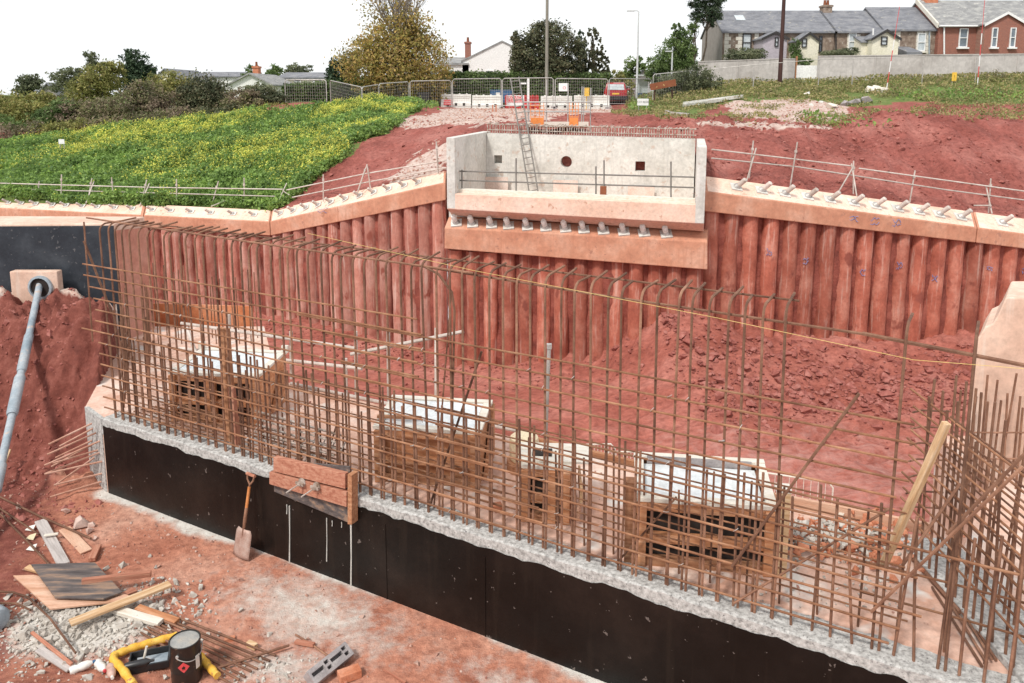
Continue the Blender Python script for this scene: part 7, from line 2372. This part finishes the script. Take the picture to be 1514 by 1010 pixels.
# left: hedgerow, each bush and tree its own
LEFT = [
    ('tree', 'thin topped tree at the far left skyline', 42, 150, 80, [(42, 125, 16, 14), (52, 118, 10, 10), (34, 136, 14, 12)], 1800, .32, 'dull'),
    ('tree', 'small round topped tree rising behind the olive bushes', 132, 150, 75, [(132, 88, 11, 11), (138, 100, 10, 9), (118, 110, 22, 14), (98, 122, 24, 16)], 2600, .3, 'dull'),
    ('conifer', 'dark blue green conifer standing above the left hedge', 200, 170, 66, [(200, 100, 20, 22), (196, 82, 9, 14), (208, 112, 22, 16), (190, 122, 16, 22), (224, 108, 9, 12)], 4200, .26, 'dark'),
    ('bush', 'olive yellow bush left of the conifer', 155, 175, 60, [(150, 122, 30, 28), (165, 104, 18, 16), (130, 140, 30, 26)], 4200, .26, 'olive'),
    ('bush', 'pale olive bush at the left edge', 40, 190, 56, [(35, 162, 44, 24), (65, 158, 26, 20), (-20, 165, 40, 26)], 5000, .26, 'olive'),
    ('bush', 'dark green bush low at the left edge', 5, 205, 53, [(5, 188, 30, 16), (-30, 185, 40, 20)], 2600, .24, 'mid'),
    ('bush', 'fresh green bush below the pale olive one', 75, 205, 53.5, [(75, 178, 24, 18), (92, 164, 20, 16)], 2600, .24, 'mid'),
    ('bramble', 'brown green bramble mass in the middle of the hedge', 130, 200, 54, [(120, 172, 36, 22), (160, 168, 34, 22), (95, 185, 22, 14)], 5200, .22, 'bramble'),
    ('bramble', 'purplish brown bramble mass below the conifer', 210, 192, 54, [(205, 160, 36, 24), (240, 158, 32, 24), (215, 138, 26, 18)], 5600, .22, 'bramble'),
    ('bush', 'tall tangled olive growth right of the conifer', 250, 185, 58, [(245, 130, 30, 22), (270, 136, 26, 22), (258, 126, 14, 8)], 3600, .24, 'olive'),
    ('bush', 'round dark green bush prominent in the hedge', 305, 182, 55, [(302, 142, 34, 31), (290, 155, 30, 24), (318, 152, 26, 26)], 7000, .22, 'holm'),
    ('bramble', 'low brown brambles right of the round dark bush', 350, 178, 54, [(352, 152, 24, 18), (335, 160, 18, 16), (372, 150, 22, 16)], 3600, .22, 'bramble'),
    ('bush', 'grey green bush near the start of the fence', 392, 170, 55, [(390, 144, 22, 18), (408, 150, 18, 12), (372, 140, 16, 12)], 2800, .24, 'dull'),
    ('tree', 'round far tree behind the bungalow with the chimney', 405, 130, 98, [(405, 106, 11, 10)], 900, .34, 'mid'),
    ('tree', 'domed far tree behind the long grey bungalow', 442, 130, 105, [(442, 102, 17, 9), (436, 108, 14, 8)], 1300, .36, 'dull'),
    ('tree', 'dark small tree left of the brick chimney', 374, 130, 90, [(374, 106, 9, 9), (368, 114, 8, 8)], 800, .3, 'mid'),
    ('bramble', 'bramble clump at the top edge of the weeds near the left frame edge', 20, 218, 51, [(15, 204, 44, 20), (-30, 210, 40, 20), (50, 198, 30, 18)], 3600, .22, 'bramble'),
    ('bush', 'olive green clump over the small white plate', 95, 212, 51, [(92, 198, 34, 18), (115, 192, 28, 17)], 3000, .22, 'olive'),
    ('bramble', 'brown bramble clump above the middle of the weeds', 165, 205, 51.5, [(160, 191, 40, 18), (195, 186, 30, 17)], 3600, .22, 'bramble'),
    ('bramble', 'dull purplish bramble clump under the round dark bush', 245, 198, 52, [(240, 183, 40, 18), (275, 178, 30, 17)], 3600, .22, 'bramble'),
    ('bush', 'dark green clump at the foot of the round bush', 320, 190, 52.5, [(315, 175, 36, 17), (345, 171, 28, 15)], 3000, .22, 'holm'),
    ('bramble', 'straw coloured brambles beside the start of the fence', 385, 180, 53, [(380, 168, 32, 13), (415, 163, 28, 11)], 2400, .2, 'olive'),
]
for k, q in enumerate(LEFT):
    tree(q[0], q[1], q[2], q[3], q[4], q[5], q[6], q[7], q[8], 'bushes and trees of the left hedgerow', 'tree' if q[0] in ('tree', 'conifer') else 'bush', .08, .3, .55, 'twig', 30 + k)
def hedge(label, u0, u1, v0, v1, Y0, Y1, n, lm, seed):
    rg = np.random.default_rng(seed)
    a0, a1 = P(u0, v0, Y0), P(u1, v1, Y1)
    zb = min(gz(a0.x, a0.y), gz(a1.x, a1.y)) - .2
    base = Vector(((a0.x + a1.x) / 2, (a0.y + a1.y) / 2, zb))
    t = thing('hedge', label, 'hedge', base)
    f = rg.random(n)
    top = a0.z + (a1.z - a0.z) * f
    face = rg.random(n)
    z = zb + (top - zb) * np.where(face < .75, rg.random(n), 1 + .02 * rg.normal(size=n))
    y = np.where(face < .75, rg.normal(0, .12, n), rg.uniform(0, 1.4, n))
    c = np.stack([a0.x + (a1.x - a0.x) * f, a0.y + (a1.y - a0.y) * f + y, z], 1)
    c += rg.normal(size=(n, 3)) * .1
    c[:, 1] += .35 * fbm(c[:, 0], c[:, 2], .8, 3, seed)
    v, fc = leaf_quads(c, .2, rg)
    link('foliage', npmesh('foliage', v - np.array(base), fc, L[lm]), t)
    core = [Vector((a0.x, a0.y + .3, zb)), Vector((a1.x, a1.y + .3, zb)), Vector((a1.x, a1.y + 1.1, zb)), Vector((a0.x, a0.y + 1.1, zb))]
    part('hedge_core', MB().hexa(core + [Vector((p.x, p.y, (a0.z if i in (0, 3) else a1.z) - .15)) for i, p in enumerate(core)]), M['bark'], t)
hedge('clipped hedge behind the leftmost fence panel', 418, 500, 128, 124, 58, 59, 7000, 'hedge', 61)
hedge('long dark hedge behind the autumn tree and fence', 500, 665, 118, 114, 61, 61.5, 11000, 'hedge', 62)
hedge('tall green hedge in front of the white house', 650, 905, 109, 112, 62, 63, 20000, 'hedge', 63)
# ground cover
def scatter_px(polys, n, y0, y1, x0, x1, wob=14, seed=0):
    rg = np.random.default_rng(seed)
    x = rg.uniform(x0, x1, n)
    y = rg.uniform(y0, y1, n)
    y = np.maximum(y, np.interp(x, EX, EY) + .15)
    z = ground_z(x, y)
    u, v = proj(x, y, z)
    q = fbm(x, y, .5, 3, 5) * wob * 2
    m = np.zeros(n, bool)
    for p in polys: m |= inpoly(u + q, v + q * .4, p)
    return x[m], y[m], z[m], rg
def weeds():
    x, y, z, rg = scatter_px([POLY_GREEN[0]], 150000, 33, 56, -32, -4, 12, 1)
    k = fbm(x, y, .45, 3, 33)
    h = .16 + .75 * np.clip(k + .3, 0, 1) * rg.uniform(.4, 1.2, len(x)) + .5 * np.clip(fbm(x, y, 1.6, 2, 91), 0, 1)
    n = len(x)
    c = np.stack([np.repeat(x, 3), np.repeat(y, 3), np.repeat(z, 3)], 1) + rg.normal(size=(3 * n, 3)) * np.array([.09, .09, 0])
    c[:, 2] += np.repeat(h, 3) * rg.uniform(.15, 1, 3 * n)
    v, f = leaf_quads(c, .17, rg)
    tag(link('green_weeds', npmesh('green_weeds', v, f, L['weed'])), 'lush green weeds covering the left bank above the beam', None, None, 'stuff')
    fl = fbm(x, y, .38, 4, 77)
    u, vv = proj(x, y, z)
    dens = np.clip((fl + .05) * 4.2, 0.03, 1) * np.clip((u - 20) / 250 + .35, .25, 1) * np.where(vv > 262, .3, 1) * (.4 + fbm(x, y, 2.2, 2, 5) + .3)
    s = rg.random(n) < dens * .55
    c = np.stack([x, y, z + h * 1.0 + .05], 1)[s]
    c = np.repeat(c, 3, 0) + rg.normal(size=(3 * s.sum(), 3)) * .07
    v, f = leaf_quads(c, .075, rg, aspect=.9)
    tag(link('yellow_flowers', npmesh('yellow_flowers', v, f, L['flower'])), 'yellow mustard flowers among the weeds of the left bank', None, None, 'stuff')
    x, y, z, rg = scatter_px(POLY_GREEN[1:4], 75000, 36, 66, 4, 45, 12, 2)
    keep = (fbm(x, y, .5, 4, 52) > -.06 - .25 * smooth01((y - 54) / 8)) & (rg.random(len(x)) < .75)
    x, y, z = x[keep], y[keep], z[keep]
    n = len(x)
    far = smooth01((y - 50) / 10)
    c = np.repeat(np.stack([x, y, z], 1), 2, 0) + rg.normal(size=(2 * n, 3)) * np.array([.1, .1, 0])
    c[:, 2] += rg.uniform(.02, .3, 2 * n) * np.repeat(.45 + far * 1.5 * (fbm(x, y, .5, 3, 3) + .5), 2)
    v, f = leaf_quads(c, .17, rg)
    tag(link('rough_grass', npmesh('rough_grass', v, f, L['grass'])), 'rough grass and weeds on the verge below the grey wall', None, None, 'stuff')
    x, y, z, rg = scatter_px([[(900, 168), (1040, 150), (1200, 138), (1514, 128), (1600, 150), (1600, 175), (1400, 178), (1300, 192), (1180, 186), (1050, 182), (940, 176)]], 60000, 36, 64, 4, 45, 30, 12)
    keep = fbm(x, y, .42, 4, 52) > .02
    x, y, z = x[keep], y[keep], z[keep]
    n = len(x)
    c = np.stack([x, y, z + rg.uniform(.02, .2, n)], 1)
    v, f = leaf_quads(c, .15, rg)
    tag(link('dry_grass', npmesh('dry_grass', v, f, L['grass'])), 'thin dry grass patches on the broken ground at right', None, None, 'stuff')
    x, y, z, rg = scatter_px([[(945, 140), (965, 150), (960, 168), (925, 166)], [(1310, 138), (1420, 134), (1514, 140), (1514, 152), (1420, 152), (1330, 150)], [(1185, 172), (1240, 180), (1330, 188), (1330, 193), (1240, 192), (1190, 182)], [(560, 150), (640, 150), (650, 163), (560, 172)]], 40000, 32, 64, -12, 42, 6, 4)
    n = len(x)
    c = np.stack([x, y, z + rg.uniform(.05, .4, n)], 1)
    v, f = leaf_quads(c, .2, rg)
    tag(link('green_tufts', npmesh('green_tufts', v, f, L['weed'])), 'fresh green tufts of weeds on the right hand bank and road edge', None, None, 'stuff')
    # stones on the gravel patches and the red banks
    x, y, z, rg = scatter_px(POLY_GRAVEL, 26000, 29, 66, -16, 40, 10, 6)
    rock_mass('gravel', [(a, b, c_ + .01, min(rg.lognormal(-3.2, .5), .12)) for a, b, c_ in zip(x[:5000], y[:5000], z[:5000])], M['pebble'], 'pale gravel and stones beside the road and above the banks', 12)
    xs = rng.uniform(-14, 26, 4500)
    xs = np.where(rng.random(4500) < .5, rng.uniform(6, 20, 4500), xs)
    ys = np.interp(xs, EX, EY) + rng.uniform(.3, 13, 4500)
    zs = ground_z(xs, ys)
    rock_mass('earth_clod', [(a, b, c_, min(rng.lognormal(-3.1, .6), .22)) for a, b, c_ in zip(xs, ys, zs)], M['rock'], 'red clods scattered over the earth banks', 13)
weeds()

def chalk_marks():
    """blue site chalk scribbles on the right hand piles and beams"""
    k = 0
    par = {}
    for o in bpy.data.objects:
        if o.name.startswith('pile_wall') and 'blue chalk' in o.get('label', ''): par['p'] = o
        if o.name.startswith('capping_beam') and 'eleven' in o.get('label', ''): par['b'] = o
        if o.name.startswith('capping_beam') and 'climbing' in o.get('label', ''): par['l'] = o
    spots = [('p', 1131, 373), ('p', 1196, 385), ('p', 1261, 402), ('p', 1325, 393), ('p', 1384, 412), ('p', 1450, 397), ('p', 1508, 400), ('b', 1262, 322), ('b', 1293, 327), ('b', 1325, 330), ('l', 482, 311)]
    for w_, u, v in spots:
        rr = random.Random(u)
        t = par[w_]
        if w_ == 'p':
            best = min((c for c in t.children if c.name.startswith('pile')), key=lambda c: abs(proj(*(wloc(c) + Vector((0, 0, 4))))[0] - u))
            q = wloc(best)
            d = (Vector((0, 0, 0)) - q)
            d.z = 0
            d.normalize()
            z = P(u, v, q.y - .28).z
            c0 = Vector((q.x, q.y, z)) + d * .305
            sx = .09
        else:
            A, B = (ST['R0'], ST['R1']) if w_ == 'b' else (ST['L3'], ST['L4'])
            c0 = planeuv(A['c'], B['c'], u, v, -.012)
            sx = .16 if w_ == 'b' else .35
            d = Vector((0, -1, 0))
        x = Vector((-d.y, d.x, 0))
        for r_ in range(2):
            pts = [c0 + x * (sx * (i / 6 * 2 - 1)) + Vector((0, 0, rr.uniform(-.07, .07) - .13 * r_ + .06)) for i in range(7)]
            part('chalk_mark', MB().path(pts, .011, 4), M['chalk'], t)
chalk_marks()
